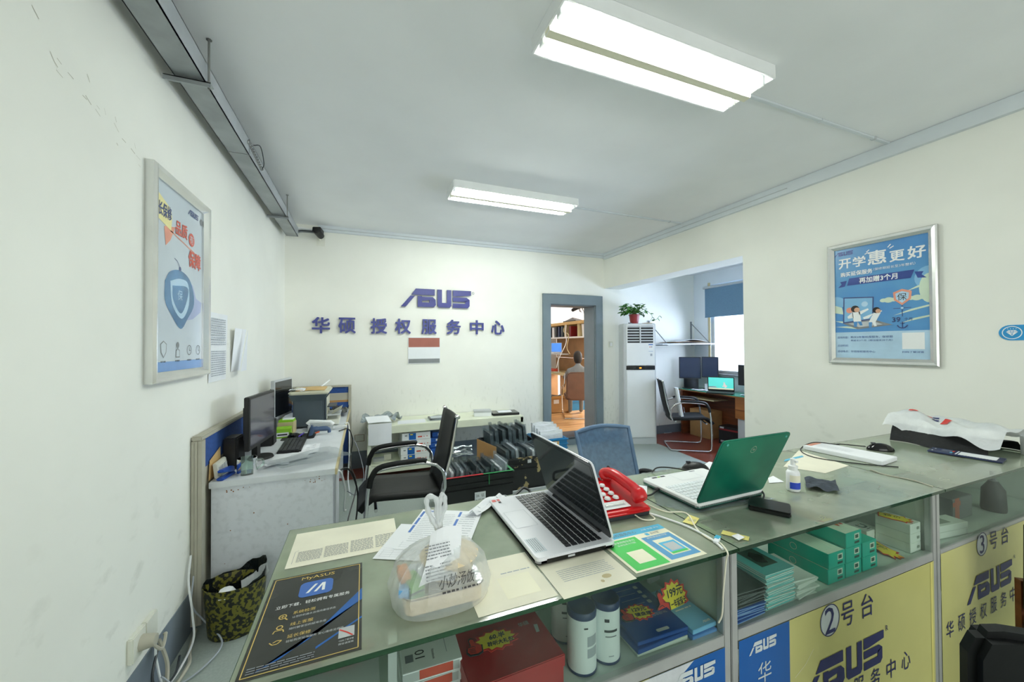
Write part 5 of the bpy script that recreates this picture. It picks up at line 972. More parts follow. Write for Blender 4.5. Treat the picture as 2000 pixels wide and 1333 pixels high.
# ------------------------------------------------------------------ glass display counters
TZ, SZ = .95, .70
CX = [(-.205, .937), (.942, 2.030), (2.035, 3.15)]
FY, BYC = .752, 1.285
def counter(name, label, x0, x1):
    t = thing(name, label, 'display counter', ((x0+x1)/2, 1.02, 0), 0, 'glass display counters')
    for x in (x0, x1-.024):
        for y in (FY, BYC-.024): b = MB(); b.bb(x, x+.024, y, y+.024, .0, .932, 'counterframe'); b.build('corner_post', t, True, bevel=.002)
    for z0, z1 in ((.925, .932), (.676, .706), (.04, .07)):
        b = MB(); b.bb(x0+.024, x1-.024, FY, FY+(.008 if z0 > .9 else .022), z0, z1, 'counterframe'); b.build('front_rail', t, True, bevel=.001)
    b = MB(); b.bb(x0+.024, x1-.024, BYC-.022, BYC, .908, .932, 'counterframe'); b.bb(x0+.024, x1-.024, BYC-.022, BYC, .676, .706, 'counterframe'); b.build('back_rail', t, True)
    b = MB(); b.bb(x0+.024, x1-.024, FY+.022, BYC-.022, SZ-.012, SZ, 'shelfboard'); b.build('display_shelf', t, True)
    b = MB(); b.bb(x0+.024, x1-.024, BYC-.014, BYC-.008, .706, .908, 'backboard'); b.build('sliding_back', t, True)
    b = MB(); b.add([(x0+.024, FY+.006, .706), (x1-.024, FY+.006, .706), (x1-.024, FY+.006, .925), (x0+.024, FY+.006, .925)], [(0, 1, 2, 3)], 'pane'); b.build('front_glass', t, True)
    b = MB()
    for x in (x0+.01, x1-.01): b.bb(x-.003, x+.003, FY+.024, BYC-.024, .05, .932, 'backboard')
    b.build('end_panel', t, True)
    b = MB(); b.bb(x0+.024, x1-.024, BYC-.014, BYC-.008, .07, .676, 'backboard'); b.build('lower_back', t, True)
    b = MB(); ty0, ty1 = .727, 1.298
    b.add([(x0, ty0, TZ), (x1, ty0, TZ), (x1, ty1, TZ), (x0, ty1, TZ)], [(0, 1, 2, 3)], 'topglass')
    b.bb(x0, x1, ty0-.001, ty0, TZ-.010, TZ, 'glassedge'); b.bb(x0, x1, ty1, ty1+.001, TZ-.010, TZ, 'glassedge'); b.bb(x0-.001, x0, ty0, ty1, TZ-.010, TZ, 'glassedge'); b.bb(x1, x1+.001, ty0, ty1, TZ-.010, TZ, 'glassedge')
    b.build('glass_top', t, True)
    b = MB(); b.bb(x0+.006, x1-.006, ty0+.012, ty0+.016, TZ-.018, TZ-.0105, 'trimwhite'); b.build('edge_strip', t, True)
    b = MB(); b.bb(x0+.03, x1-.03, .895, BYC-.02, TZ-.008, TZ-.004, 'felt'); b.bb(x0+.002, x0+.03, .76, BYC-.005, TZ-.008, TZ-.004, 'jointgreen'); b.bb(x0+.03, x1-.03, BYC-.02, BYC+.008, TZ-.008, TZ-.004, 'jointgreen'); b.bb(x1-.03, x1-.002, .76, BYC-.005, TZ-.008, TZ-.004, 'jointgreen'); b.build('green_underlay', t, True)
    return t
k1 = counter('display_counter', 'nearest glass display counter with takeaway bag and silver laptop on top', *CX[0])
k2 = counter('display_counter', 'middle glass display counter numbered 2 on yellow front', *CX[1])
k3 = counter('display_counter', 'farthest right glass display counter numbered 3 on yellow front', *CX[2])
b = MB(); b.bb(.045, .062, .80, .815, SZ, .932, 'lgrey'); b.build('divider_post', k1, True)
# printed fronts
M = FRONT(0, FY-.001, 0); Q = off(M, 0, 0, .0008); Q2 = off(M, 0, 0, .0016)
b = MB(); b.rect(CX[0][0]+.024, .07, CX[0][1]-.024, .676, M, 'yellowpanel')
b.rect(.655, .07, CX[0][1]-.024, .676, Q, 'banner'); b.poly([(.45, .676), (.80, .676), (.765, .655), (.76, .63), (.72, .625), (.70, .60), (.66, .60), (.655, .40), (.47, .38)], Q2, 'bag_white')
logo(b, .15, off(M, 0, 0, .0024), 'bannertext', .80, .638, h=.036)
for i, c in enumerate('华硕授权服务'): b.tx(c, .055, off(M, 0, 0, .0024), 'bannertext', .80, .56-.075*i, w=.055)
b.build('front_panel', k1, True)
b = MB(); x0, x1 = CX[1]; b.rect(x0+.024, .07, x1-.024, .676, M, 'yellowpanel'); b.rect(x0+.024, .07, 1.178, .676, Q, 'banner'); b.rect(x1-.05, .07, x1-.036, .676, Q, 'sticky')
logo(b, .115, Q2, 'bannertext', 1.062, .640, h=.032)
for i, c in enumerate('华硕授权服务'): b.tx(c, .058, Q2, 'bannertext', 1.068, .562-.078*i, w=.055)
b.circ(1.371, .626, .049, Q, 'bannertext', 32, .050); b.ring(1.371, .626, .049, .003, Q2, 'navy', 32, .050); b.tx('2', .082, Q2, 'navy', 1.371, .626)
b.tx('号', .078, Q2, 'navy', 1.463, .622, w=.068); b.tx('台', .078, Q2, 'navy', 1.572, .622, w=.068)
logo(b, .43, Q2, 'navy', 1.45, .462, h=.105); b.tx('R', .018, Q2, 'navy', 1.685, .515)
for i, c in enumerate('硕授权服务中心'): b.tx(c, .064, Q2, 'navy', 1.235+.0945*i, .368, w=.056)
b.line([(1.20, .50), (1.25, .525), (1.29, .56)], .0015, Q, 'oldpaper')
b.build('front_panel', k2, True)
b = MB(); x0, x1 = CX[2]; b.rect(x0+.024, .07, x1-.024, .690, M, 'yellowpanel')
b.circ(2.39, .664, .047, Q, 'bannertext', 32, .048); b.ring(2.39, .664, .047, .003, Q2, 'navy', 32, .048); b.tx('3', .076, Q2, 'navy', 2.39, .664)
b.tx('号', .074, Q2, 'navy', 2.492, .660, w=.066); b.tx('台', .074, Q2, 'navy', 2.600, .662, w=.066)
logo(b, .41, Q2, 'navy', 2.458, .495, h=.10); b.tx('R', .016, Q2, 'navy', 2.69, .55)
for i, c in enumerate('华硕授权服务中心'): b.tx(c, .064, Q2, 'navy', 2.115+.092*i, .390, w=.056)
b.build('front_panel', k3, True)

# ------------------------------------------------------------------ sheets of paper lying on the glass
Z1 = TZ+.0006
def sheet(name, label, cat, x0, x1, y0, y1, k, ang=0., z=0., group=None, th=.0005):
    """flat sheet; returns (builder, matrix at its lower left corner, w, h)"""
    cxx, cyy = (x0+x1)/2, (y0+y1)/2; w, h = x1-x0, y1-y0
    M = TOP(cxx, cyy, Z1+z, ang) @ Matrix.Translation((-w/2, -h/2, 0)); b = MB(); b.rect(0, 0, w, h, M, k, th); L = lambda n: off(M, 0, 0, th+.00025*n)
    return b, L, w, h, lambda bb: bb.build(name, label=label, cat=cat, group=group)
b, L, w, h, done = sheet('printed_sheet', 'dark gold-bordered app poster sheet at left end of nearest counter', 'poster', -.197, -.004, .742, 1.035, 'posterdark')
b.poly([(.06, .03), (w, .145), (w, .185), (.10, .06), (.02, .01)], L(1), 'posterblue'); b.poly([(.115, .03), (w, .085), (w, .090), (.115, .036)], L(1), 'posterblue')
b.line([(.006, .006), (w-.006, .006), (w-.006, h-.006), (.006, h-.006), (.006, .006)], .0018, L(2), 'gold')
b.tx('MyASUS', .015, L(3), 'gold', w/2, h-.024, w=.070); b.poly(rrect(w/2-.034, h-.096, w/2+.034, h-.040, .012), L(2), 'iconblue')
b.poly([(w/2-.020, h-.083), (w/2-.014, h-.083), (w/2+.002, h-.053), (w/2-.004, h-.053)], L(3), 'white'); b.poly([(w/2-.004, h-.083), (w/2+.002, h-.083), (w/2+.012, h-.062), (w/2+.012, h-.083), (w/2+.018, h-.083), (w/2+.018, h-.053), (w/2+.011, h-.053)], L(3), 'white')
b.tx('立即下载，轻松拥有专属服务', .0115, L(3), 'white', w/2, h-.115, w=.142)
for i, (a, c) in enumerate((('系统检测', '让您的机器永远保持最佳状态'), ('线上客服', '随时解答您的疑难杂症'), ('延长保修', '轻松购买延保服务 安心维修没烦恼'))):
    yy = h-.143-.034*i; b.tx(a, .010, L(3), 'gold', .062, yy, 'l', w=.040); b.tx(c, .0065, L(3), 'lgrey', .062, yy-.013, 'l', w=(.080, .065, .098)[i])
    if i == 0: b.ring(.044, yy-.005, .0075, .002, L(3), 'gold', 16); b.line([(.049, yy-.011), (.054, yy-.017)], .0025, L(3), 'gold'); b.line([(.040, yy-.005), (.048, yy-.005)], .0015, L(3), 'gold'); b.line([(.044, yy-.009), (.044, yy-.001)], .0015, L(3), 'gold')
    elif i == 1: b.ring(.044, yy-.002, .006, .002, L(3), 'gold', 16); b.line([(.035, yy-.017), (.037, yy-.010), (.051, yy-.010), (.053, yy-.017)], .002, L(3), 'gold')
    else: b.line([(.034, yy-.006), (.040, yy-.013), (.048, yy-.013), (.054, yy-.006), (.046, yy-.004), (.040, yy-.008)], .002, L(3), 'gold')
b.rect(w-.041, .040, w-.013, .068, L(3), 'lgrey'); b.tx('*扫码了解详情', .005, L(3), 'lgrey', w-.027, .033, w=.026); b.tx('微信请搜索', .005, L(3), 'lgrey', w-.027, .025, w=.026)
scrib(b, L(3), .012, .010, .115, .026, 3, 'inkgrey', .45, (4, 9)); b.line([(w-.040, .064), (w-.026, .052), (w-.016, .041)], .003, L(4), 'starred')
done(b)
b, L, w, h, done = sheet('printed_sheet', 'yellowed sheet with fine printed table at far left counter corner', 'paper', -.182, .090, 1.075, 1.262, 'oldpaper')
for q in range(4): scrib(b, L(1), .02+.064*q, .022, .02+.064*q+.058, .075+.006*q, 12, 'inkgrey', .42, (2, 5))
b.line([(.012, .018), (.012, .078), (.02, .082)], .0008, L(1), 'inkgrey'); done(b)
b, L, w, h, done = sheet('printed_sheet', 'ivory sheet with blank code square between bag and silver laptop', 'paper', .215, .397, .738, .925, 'oldpaper'); scrib(b, L(1), .09, .115, .165, .122, 1, 'inkpale', .5, (3, 6)); b.rect(.075, .028, .155, .105, L(1), 'ivory'); done(b)
b, L, w, h, done = sheet('printed_sheet', 'ivory stained text sheet in front of the silver laptop', 'paper', .402, .596, .722, .860, 'oldpaper'); scrib(b, L(1), .03, .050, .17, .098, 7, 'inkpale', .25, (5, 14)); b.circ(.135, .035, .013, L(1), 'tanwood', 10, .008); b.circ(.115, .022, .005, L(1), 'tanwood', 8); done(b)
b, L, w, h, done = sheet('payment_card', 'green and blue payment code sheet beside the silver laptop', 'sign', .608, .838, .738, .915, 'ivory')
b.rect(0, h-.028, w, h, L(1), 'paycyan'); b.tx('华硕授权服务中心', .015, L(2), 'shirt', .075, h-.014, w=.115); b.tx('方便 快捷 安全', .008, L(2), 'white', .185, h-.013, w=.065)
b.rect(.008, .006, .112, h-.035, L(1), 'paygreen'); b.tx('推荐使用微信支付', .010, L(2), 'white', .06, h-.048, w=.08); b.tx('支持信用卡付款', .008, L(2), 'white', .064, h-.061, w=.06); b.rect(.035, .028, .088, .082, L(2), 'ivory')
b.tx('支付宝', .010, L(2), 'inkgrey', .180, h-.038, w=.03); b.poly(rrect(.148, h-.044, .160, h-.032, .002), L(2), 'paycyan'); b.rect(.122, .012, .222, h-.050, L(1), 'payblue'); b.tx('推荐使用支付宝', .007, L(2), 'ivory', .172, h-.057, w=.07)
b.rect(.142, .028, .206, .105, L(2), 'ivory'); b.rect(.147, .032, .201, .088, L(3), 'paycyan'); b.rect(.147, .032, .201, .040, L(4), 'paygreen'); b.rect(.155, .044, .193, .080, L(4), 'lgrey'); done(b)
def formprint(b, L, w, h, half=False):
    if not half:
        logo(b, .05, L(1), 'inkblue', .035, h-.012)
        for yy, l in ((h-.055, .04), (h-.105, .045), (h-.155, .045)): b.rect(.006, yy, .014, yy+l, L(1), 'inkblue')
        for yy, l in ((h-.045, .035), (h-.105, .045)): b.rect(w-.072, yy, w-.064, yy+l, L(1), 'inkblue')
        scrib(b, L(1), .02, .04, w-.08, h-.025, 16, 'inkpale', .16, (4, 20)); scrib(b, L(1), w-.06, .08, w-.012, h-.02, 10, 'inkpale', .16, (3, 9))
    for k in range(5 if half else 3): b.line([(.008, .012+.010*k), (w-.008, .012+.010*k)], .0005, L(1), 'inkpale')
    for k in range(6): b.line([(.012+(w-.024)*k/5, .012), (.012+(w-.024)*k/5, .042)], .0005, L(1), 'inkpale')
b, L, w, h, done = sheet('service_form', 'lower white service form with table, partly under the other form', 'paper', .055, .215, .995, 1.185, 'paper', RAD(-27), .001); formprint(b, L, w, h, True); done(b)
b, L, w, h, done = sheet('service_form', 'upper white service form with blue headings behind the bag', 'paper', .118, .318, 1.01, 1.255, 'paper', RAD(-27), .002); formprint(b, L, w, h); done(b)
crumple('receipt_paper', 'curled white receipt lying left of the silver laptop', 'receipt', ((.30, 1.185), (.345, 1.165), (.475, 1.262), (.44, 1.292)), Z1+.004, 'paper', .006, 10, 51, pr=6)
b = MB(); p = [P(u, v, z=Z1+.002) for u, v in ((1333, 1020), (1356, 1027), (1366, 1013), (1347, 1006))]; b.add(p, [(0, 1, 2, 3)], 'sticky'); M = FM(p[0], p[1]-p[0], p[3]-p[0]); scrib(b, off(M, 0, 0, .0003), .008, .02, (p[1]-p[0]).length-.006, .042, 3, 'inkgrey', .4); b.build('sticky_note', label='yellow sticky note lying under white cord on middle counter', cat='note')
b = MB(); b.add([P(u, v, z=Z1+.002) for u, v in ((1408, 1043), (1462, 1057), (1464, 1049), (1412, 1036))], [(0, 1, 2, 3)], 'sticky'); b.build('tape_strip', label='narrow yellow paper strip near front of middle counter', cat='paper strip')
b = MB(); b.add([P(u, v, z=Z1+.004) for u, v in ((1428, 1047), (1443, 1056), (1455, 1050), (1441, 1043))]+[P(1441, 1043, z=Z1+.012)], [(0, 1, 4), (1, 2, 4), (2, 3, 4), (3, 0, 4), (0, 3, 2, 1)], 'paper'); b.build('paper_scrap', label='tiny white folded scrap on the yellow paper strip', cat='paper scrap')
b = MB(); b.add([P(u, v, z=Z1) for u, v in ((1530, 912), (1612, 925), (1658, 910), (1560, 880))], [(0, 1, 2, 3)], 'oldpaper'); p = P(1540, 897, z=Z1+.0004); b.add([P(u, v, z=Z1+.0005) for u, v in ((1531, 902), (1570, 893), (1567, 890), (1533, 898))], [(0, 1, 2, 3)], 'paycyan'); b.build('printed_sheet', label='ivory sheet with blue stripe behind the spray bottle', cat='paper')
b = MB(); b.add([P(u, v, z=Z1+.001) for u, v in ((1502, 944), (1532, 942), (1510, 930), (1500, 934))], [(0, 1, 2, 3)], 'paper'); b.build('paper_sheet', label='white paper corner sticking out right of the green laptop', cat='paper')
# ------------------------------------------------------------------ takeaway bag
t = thing('takeaway_bag', 'tied translucent plastic takeaway bag on nearest glass counter', 'bag', (.158, .845, TZ+.001))
prof = [(0, 1.0, 1.0), (.012, 1.06, 1.06), (.035, 1.09, 1.08), (.065, .98, .95), (.085, .80, .78), (.102, .52, .52), (.112, .26, .28), (.120, .13, .14), (.128, .10, .10)]
def bagsurf(u, v):
    f = v*(len(prof)-1); i = min(int(f), len(prof)-2); f -= i; z, rx, ry = [prof[i][k]*(1-f)+prof[i+1][k]*f for k in range(3)]
    a = 2*pi*u; pl = 1+(.045*sin(17*a+v*3)+.03*sin(31*a+1))*min(1, v*2.2); ex = .75
    ca, sa = cos(a), sin(a); ca = abs(ca)**ex*(1 if ca > 0 else -1); sa = abs(sa)**ex*(1 if sa > 0 else -1)
    return Vector((.100*rx*pl*ca+.004*v, .080*ry*pl*sa+.02*v, z))
b = MB(); b.grid(72, 24, bagsurf, 'plastic_bag'); b.build('bag_body', t, smooth=True)
for s in (-1, 1):
    b = MB(); pts = bez([(.004, .02, .122), (s*.008-.004, .02, .150), (s*.020-.004, .022, .180), (s*.018-.006, .024, .205), (s*.005, .02, .200), (s*.003, .02, .165), (.004, .02, .122)], 6); b.tube(pts, [.0045+.0025*sin(i*.7)**2 for i in range(len(pts))], 'bag_white', 7); b.build('bag_handle', t, smooth=True)
b = MB(); b.grid(5, 9, lambda u, v: Vector((-.055+.075*u+.035*v, -.058+.06*v-.014*sin(pi*v)+.02*u*v, .058+.075*v+.006*sin(u*4))), 'paper'); rc = b.build('delivery_slip', t)
b = MB(); Q = FM((-.045, -.0665, .064), (1, .06, 0), (.40, .66, .9)); scrib(b, Q, .006, .004, .062, .035, 5, 'inkgrey', .35, (1, 4)); scrib(b, Q, .010, .042, .064, .072, 5, 'inkgrey', .35, (1, 4)); b.build('slip_print', rc)
b = MB(); b.poly(rrect(-.082, -.062, .082, .062, .02), TOP(0, 0, .004), 'fooda', .032); b.poly(rrect(-.085, -.065, .085, .065, .02), TOP(0, 0, .036), 'foil', .004); b.build('food_box', t, bevel=.003)
b = MB(); b.lathe([(0, 0), (.050, 0), (.062, .036), (.066, .038), (.05, .046), (0, .05)], 'fooda', Matrix.Translation((.022, .008, .041)), 24); b.build('soup_bowl', t, smooth=True)
b = MB(); b.bx((-.062, -.02, .05), (.03, .05, .016), 'foodgreen', .3); b.bx((-.078, .0, .056), (.02, .05, .02), 'foodorange', .1); b.bx((-.08, -.035, .046), (.02, .03, .014), 'foodblue', -.2); b.build('sauce_sachets', t)
b = MB(); Q = FM((.02, -.076, .052), (1, .03, 0), (0, .34, .9)); b.tx('小炒汤饭', .024, Q, 'black', .0, .014, w=.075, shear=.25); scrib(b, Q, -.03, -.008, .045, -.002, 1, 'black', .6, (1, 2)); b.build('bag_print', t)
# ------------------------------------------------------------------ silver laptop
t = thing('open_laptop', 'open silver-white laptop with black keys on nearest counter', 'laptop', (.516, 1.046, TZ+.003), RAD(-90))
M, H_, ld, sc = laptop_parts(t, .392, .236, RAD(73), 'lapdeck', 'lapscreen', 'key', 'lapdeck', 'screen_off')
Q = TOP(0, 0, .0186)
for q in ((-.182, -.112, -.164, -.098, 'stickerred'), (-.182, -.094, -.166, -.084, 'stickerred'), (-.162, -.094, -.150, -.085, 'ink')): b = MB(); b.rect(*q[:4], Q, q[4]); b.build('sticker', t)
b = MB(); b.rect(.10, -.112, .172, -.076, Q, 'pgrey'); Q2 = off(Q, 0, 0, .0003); scrib(b, Q2, .104, -.108, .168, -.080, 5, 'inkgrey', .35, (2, 5)); b.build('info_sticker', t)
b = MB(); b.tx('ASUS', .006, off(M, 0, 0, .0006), 'grey', 0, .016, w=.02); b.build('brand_mark', ld)
b = MB(); b.bb(.19, .1962, -.09, .085, .003, .012, 'blackgloss'); b.bb(.1962, .1966, -.03, -.01, .005, .010, 'lgrey'); b.build('side_ports', t)
b = MB(); b.tube(bez([(.50, 1.262, TZ+.008), (.53, 1.28, TZ+.016), (.552, 1.288, TZ+.022), (.57, 1.275, TZ+.012), (.56, 1.262, TZ+.004)], 6), .005, 'black', 7); b.build('power_plug', label='black curved cable plug behind the silver laptop', cat='plug')
b = MB(); b.tube(bez([(.46, 1.29, TZ+.004), (.475, 1.275, TZ+.010), (.48, 1.25, TZ+.004), (.49, 1.235, TZ+.003)], 5), .0022, 'inkpale', 6); b.build('thin_cable', label='thin white cable behind the silver laptop at counter edge', cat='cable')
# ------------------------------------------------------------------ red telephone
t = thing('telephone', 'bright red push-button telephone behind the silver laptop', 'telephone', (.775, 1.07, TZ+.001), RAD(-2))
b = MB(); b.poly([(-.10, .012), (.10, .022), (.10, .055), (-.09, .030), (-.10, .026)], FM((-.088, 0, 0), (0, 1, 0), (0, 0, 1)), 'phonered', .176); b.build('body', t, bevel=.006)
b = MB(); b.bb(-.086, .086, -.095, .098, 0, .016, 'phonedark'); b.build('base', t, bevel=.003)
b = MB(); Q = FM((-.078, -.088, .0335), (1, 0, 0), (0, 1, .132)); b.rect(0, .004, .10, .042, Q, 'phonekey', .001); b.rect(.012, .014, .088, .030, off(Q, 0, 0, .0012), 'lgrey'); b.tube([Q @ Vector((.016, .022, .002)), Q @ Vector((.084, .022, .002))], .004, 'alu', 6); b.build('name_plate', t)
for r in range(4):
    for c in range(3): b = MB(); b.lathe([(0, .006), (.0085, .005), (.011, 0)], 'phonekey', Q @ Matrix.Translation((.018+.032*c, .062+.027*r, .0005)), 12); b.build('push_button', t, smooth=True)
b = MB(); b.tube(bez([(.052, -.095, .052), (.052, -.070, .074), (.052, -.02, .082), (.052, .05, .088), (.052, .095, .080), (.052, .112, .058)], 6), [.021, .024, .0255, .0255, .025, .024]+[.0185]*19+[.022, .025, .025, .025, .022, .018], 'phonered', 14); b.build('handset', t, smooth=True)
b = MB(); cp = bez([(.052, .115, .06), (.02, .135, .035), (-.03, .12, .05), (-.06, .12, .05), (-.10, .10, .04)], 18); b.tube([Vector(p)+Vector((0, .008*cos(i*1.6), .008*sin(i*1.6))) for i, p in enumerate(cp)], .0032, 'phonered', 5); b.build('coiled_cord', t, smooth=True)
b = MB(); b.tube(bez([(.80, .975, TZ+.010), (.81, .952, TZ+.004), (.835, .940, TZ+.003), (.852, .945, TZ+.003), (.855, .972, TZ+.006)], 6), .0022, 'oldpaper', 6); b.build('phone_line', label='short cream wire looping under front of red telephone', cat='cable')
t = thing('charger_hub', 'small black charger dock with upright cable behind red telephone', 'charger', (.905, 1.245, TZ+.002), RAD(-10)); b = MB(); b.poly(rrect(-.045, -.03, .045, .03, .012), TOP(0, 0, 0), 'blackgloss', .012); b.build('base', t, bevel=.003)
b = MB(); b.bb(-.025, .015, -.01, .01, .012, .04, 'black'); b.tube(bez([(.0, 0, .04), (-.005, 0, .065), (-.012, 0, .07), (-.018, 0, .055)], 5), .0025, 'black', 6); b.build('plug', t)
crumple('printed_sheet', 'white printed leaflet under charger dock behind red telephone', 'paper', ((.80, 1.17), (.93, 1.07), (1.02, 1.17), (.90, 1.288)), Z1+.001, 'paper', .0008, 8, 61, pr=6)
# ------------------------------------------------------------------ green-lidded laptop
crumple('plastic_sleeve', 'clear grey plastic sleeve lying under the green laptop', 'sleeve', ((.93, 1.02), (1.00, .925), (1.36, .905), (1.10, 1.26)), Z1+.0005, 'filmdark', .0012, 16, 71)
t = thing('open_laptop', 'open white laptop with shiny green lid on middle counter', 'laptop', (1.182, 1.068, TZ+.006), RAD(181))
M, H_, ld, sc = laptop_parts(t, .325, .262, RAD(114), 'white', 'screen_off', 'keywhite', 'hpgreen', 'black')
b = MB(); Q = M @ Matrix.Translation((0, 0, -.0085)) @ Matrix.Rotation(pi, 4, 'Y'); b.ring(.0, H_*.80, .013, .0012, Q, 'alu', 24); b.tx('hp', .012, Q, 'alu', 0, H_*.80, shear=.25); 
for s in (-1, 1): b.tube([M @ Vector((s*.14, H_-.014, -.0082)), M @ Vector((s*.14, H_-.014, -.0105))], .004, 'hpedge', 10)
b.build('lid_emblem', ld)
b = MB()
for i in range(5): b.bx((-.163, -.03+.018*i, .010), (.0015, .011, .005), 'black')
b.bx((-.163, .075, .010), (.0015, .007, .004), 'black'); b.build('side_vents', t)
Q = TOP(0, 0, .0184)
for q in ((.10, -.122, .125, -.112, 'ink'), (.085, -.122, .097, -.112, 'lime'), (.06, -.122, .083, -.112, 'ink'), (-.10, -.12, -.07, -.113, 'inkgrey')): b = MB(); b.rect(*q[:4], Q, q[4]); b.build('sticker', t)
b = MB(); b.tube(bez([(1.347-.31, 1.11, TZ+.014), (1.0, 1.10, TZ+.012), (.96, 1.09, TZ+.006), (.90, 1.10, TZ+.006), (.88, 1.13, TZ+.006)], 6), .0035, 'black', 6); b.bx((1.012, 1.107, TZ+.014), (.022, .010, .008), 'black', .2); b.build('power_cable', label='black cable plugged into left side of the green laptop', cat='cable')
mouse('black mouse mostly hidden behind the green laptop lid', (1.35, 1.245, TZ+.001), RAD(60), 'black')
b = MB(); b.tube(bez([(1.15, 1.29, TZ+.003), (1.18, 1.29, TZ+.018), (1.24, 1.28, TZ+.014), (1.31, 1.235, TZ+.006)], 6), .003, 'black', 6); b.bx((1.315, 1.225, TZ+.008), (.03, .02, .012), 'black', -.5); b.build('usb_cable', label='black cable with plug behind the green laptop deck', cat='cable')
b = MB(); b.add([P(u, v, z=Z1+.001) for u, v in ((1362, 916), (1395, 926), (1440, 915), (1385, 902))], [(0, 1, 2, 3)], 'paper'); b.build('paper_sheet', label='white sheet behind the green laptop near counter back edge', cat='paper')
# ------------------------------------------------------------------ small things on the middle counter
t = thing('portable_drive', 'flat black square portable drive on middle counter front', 'drive', (1.252, .856, TZ+.001), RAD(33)); b = MB(); b.poly(rrect(-.046, -.058, .046, .058, .008), TOP(0, 0, 0), 'blackgloss', .016); b.build('case', t, bevel=.004); b = MB(); b.poly(rrect(-.044, -.056, .044, .056, .008), TOP(0, 0, .0162), 'black', .0008); b.build('top_plate', t)
b = MB(); b.tube(bez([(1.292, .905, TZ+.010), (1.33, .93, TZ+.016), (1.36, .985, TZ+.02), (1.33, 1.03, TZ+.012), (1.30, 1.02, TZ+.006)], 8), .003, 'black', 6); b.tube([(1.285, .965, TZ+.007), (1.335, .945, TZ+.007)], .007, 'black', 8); b.build('drive_cable', label='black usb cable curving behind the portable drive', cat='cable')
t = thing('spray_bottle', 'small white spray bottle with blue label on middle counter', 'bottle', (1.50, .935, TZ+.001)); b = MB(); b.lathe([(0, 0), (.020, 0), (.022, .004), (.022, .066), (.018, .074), (.015, .076)], 'bottle', I4, 28); b.build('body', t, smooth=True)
b = MB(); b.lathe([(.0224, .010), (.0224, .034)], 'labelblue', I4, 28, pi+.1, 2*pi-.5); b.lathe([(.0224, .012), (.0224, .032)], 'lgrey', I4, 8, 2*pi-.5, 2*pi-.05); b.lathe([(.0223, .036), (.0223, .060)], 'oldpaper', I4, 28, pi+.1, 2*pi-.1); b.build('label', t)
b = MB(); b.lathe([(.015, .074), (.015, .088), (.0155, .088), (.0155, .092), (.008, .094), (.0085, .118), (.0, .118)], 'white', I4, 20); b.bx((0, -.010, .110), (.010, .012, .008), 'white'); b.build('spray_cap', t, smooth=True)
t = crumple('cleaning_cloth', 'folded dark grey cleaning cloth beside the spray bottle', 'cloth', [P(u, v, z=TZ+.001).to_tuple() for u, v in ((1575, 958), (1640, 966), (1632, 944), (1571, 938))], TZ+.003, 'cloth', .006, 12, 81)
for k, (pts, c, r, lab) in enumerate(((((1262, 985), (1300, 1000), (1340, 1003), (1362, 1035), (1385, 1053), (1405, 1060), (1421, 1080)), 'oldpaper', .0022, 'cream telephone wire running across the joint to counter front'), (((1250, 998), (1290, 1010), (1340, 1028), (1380, 1048), (1400, 1062), (1412, 1073)), 'white', .0035, 'white cable lying along the joint between two counters'))):
    pts = [P(u, v, z=TZ+.004) for u, v in pts]
    if k == 0: pts += [Vector((pts[-1].x, .722, .93)), Vector((pts[-1].x+.004, .735, .84)), Vector((pts[-1].x+.002, .738, .78)), Vector((pts[-1].x-.004, .744, .755))]
    b = MB(); b.tube(bez(pts, 8), r, c, 6); b.build('counter_cable', label=lab, cat='cable')
b = MB(); p = P(1400, 1056, z=TZ+.006); b.bx(p, (.03, .012, .006), 'paper', .5); b.bx(p+Vector((.012, .008, .002)), (.02, .012, .004), 'paycyan', .4); b.build('cable_tag', label='small white and cyan tape tag around the counter cables', cat='tag')
# ------------------------------------------------------------------ right counter top
t = thing('white_box', 'flat white keyboard box lying on the counter behind spray bottle', 'box', (2.225, 1.13, TZ+.001), RAD(-84)); b = MB(); b.bb(-.155, .155, -.080, .080, 0, .020, 'paper'); b.build('carton', t, bevel=.002); b = MB(); Q = TOP(0, 0, .0205); scrib(b, Q, -.12, -.03, .02, .03, 3, 'inkpale', .12, (8, 20)); b.rect(-.153, -.055, -.13, .05, Q, 'ppink'); b.build('printing', t)
t = mouse('black mouse with cable on far right counter', (2.475, 1.115, TZ+.001), RAD(50))
b = MB(); b.tube(bez([(2.44, 1.16, TZ+.012), (2.36, 1.24, TZ+.014), (2.30, 1.21, TZ+.024), (2.22, 1.28, TZ+.026), (2.1, 1.27, TZ+.004), (2.02, 1.16, TZ+.003), (2.10, 1.02, TZ+.003), (2.20, .93, TZ+.003)], 8), .0025, 'black', 6); b.build('mouse_cable', label='black mouse cable winding around the flat white box', cat='cable')
b = MB(); b.tube(bez([P(u, v, z=TZ+.003) for u, v in ((1700, 918), (1730, 928), (1780, 938), (1822, 951))], 8), .0022, 'partition', 6); b.build('grey_wire', label='thin grey wire along the joint of middle and right counters', cat='cable')
pa, pb_, pd_ = P(1811, 882, z=TZ+.004), P(1958, 906, z=TZ+.004), P(1832, 869, z=TZ+.004)
t = thing('desk_calendar', 'long dark blue printed desk calendar in front of black garment', 'calendar', pa); M = FM(pa, pb_-pa, pd_-pa); wl = (pb_-pa).length; hl = .105
b = MB(); b.rect(0, 0, wl, hl, M, 'calnavy', .006); b.build('card', t, True)
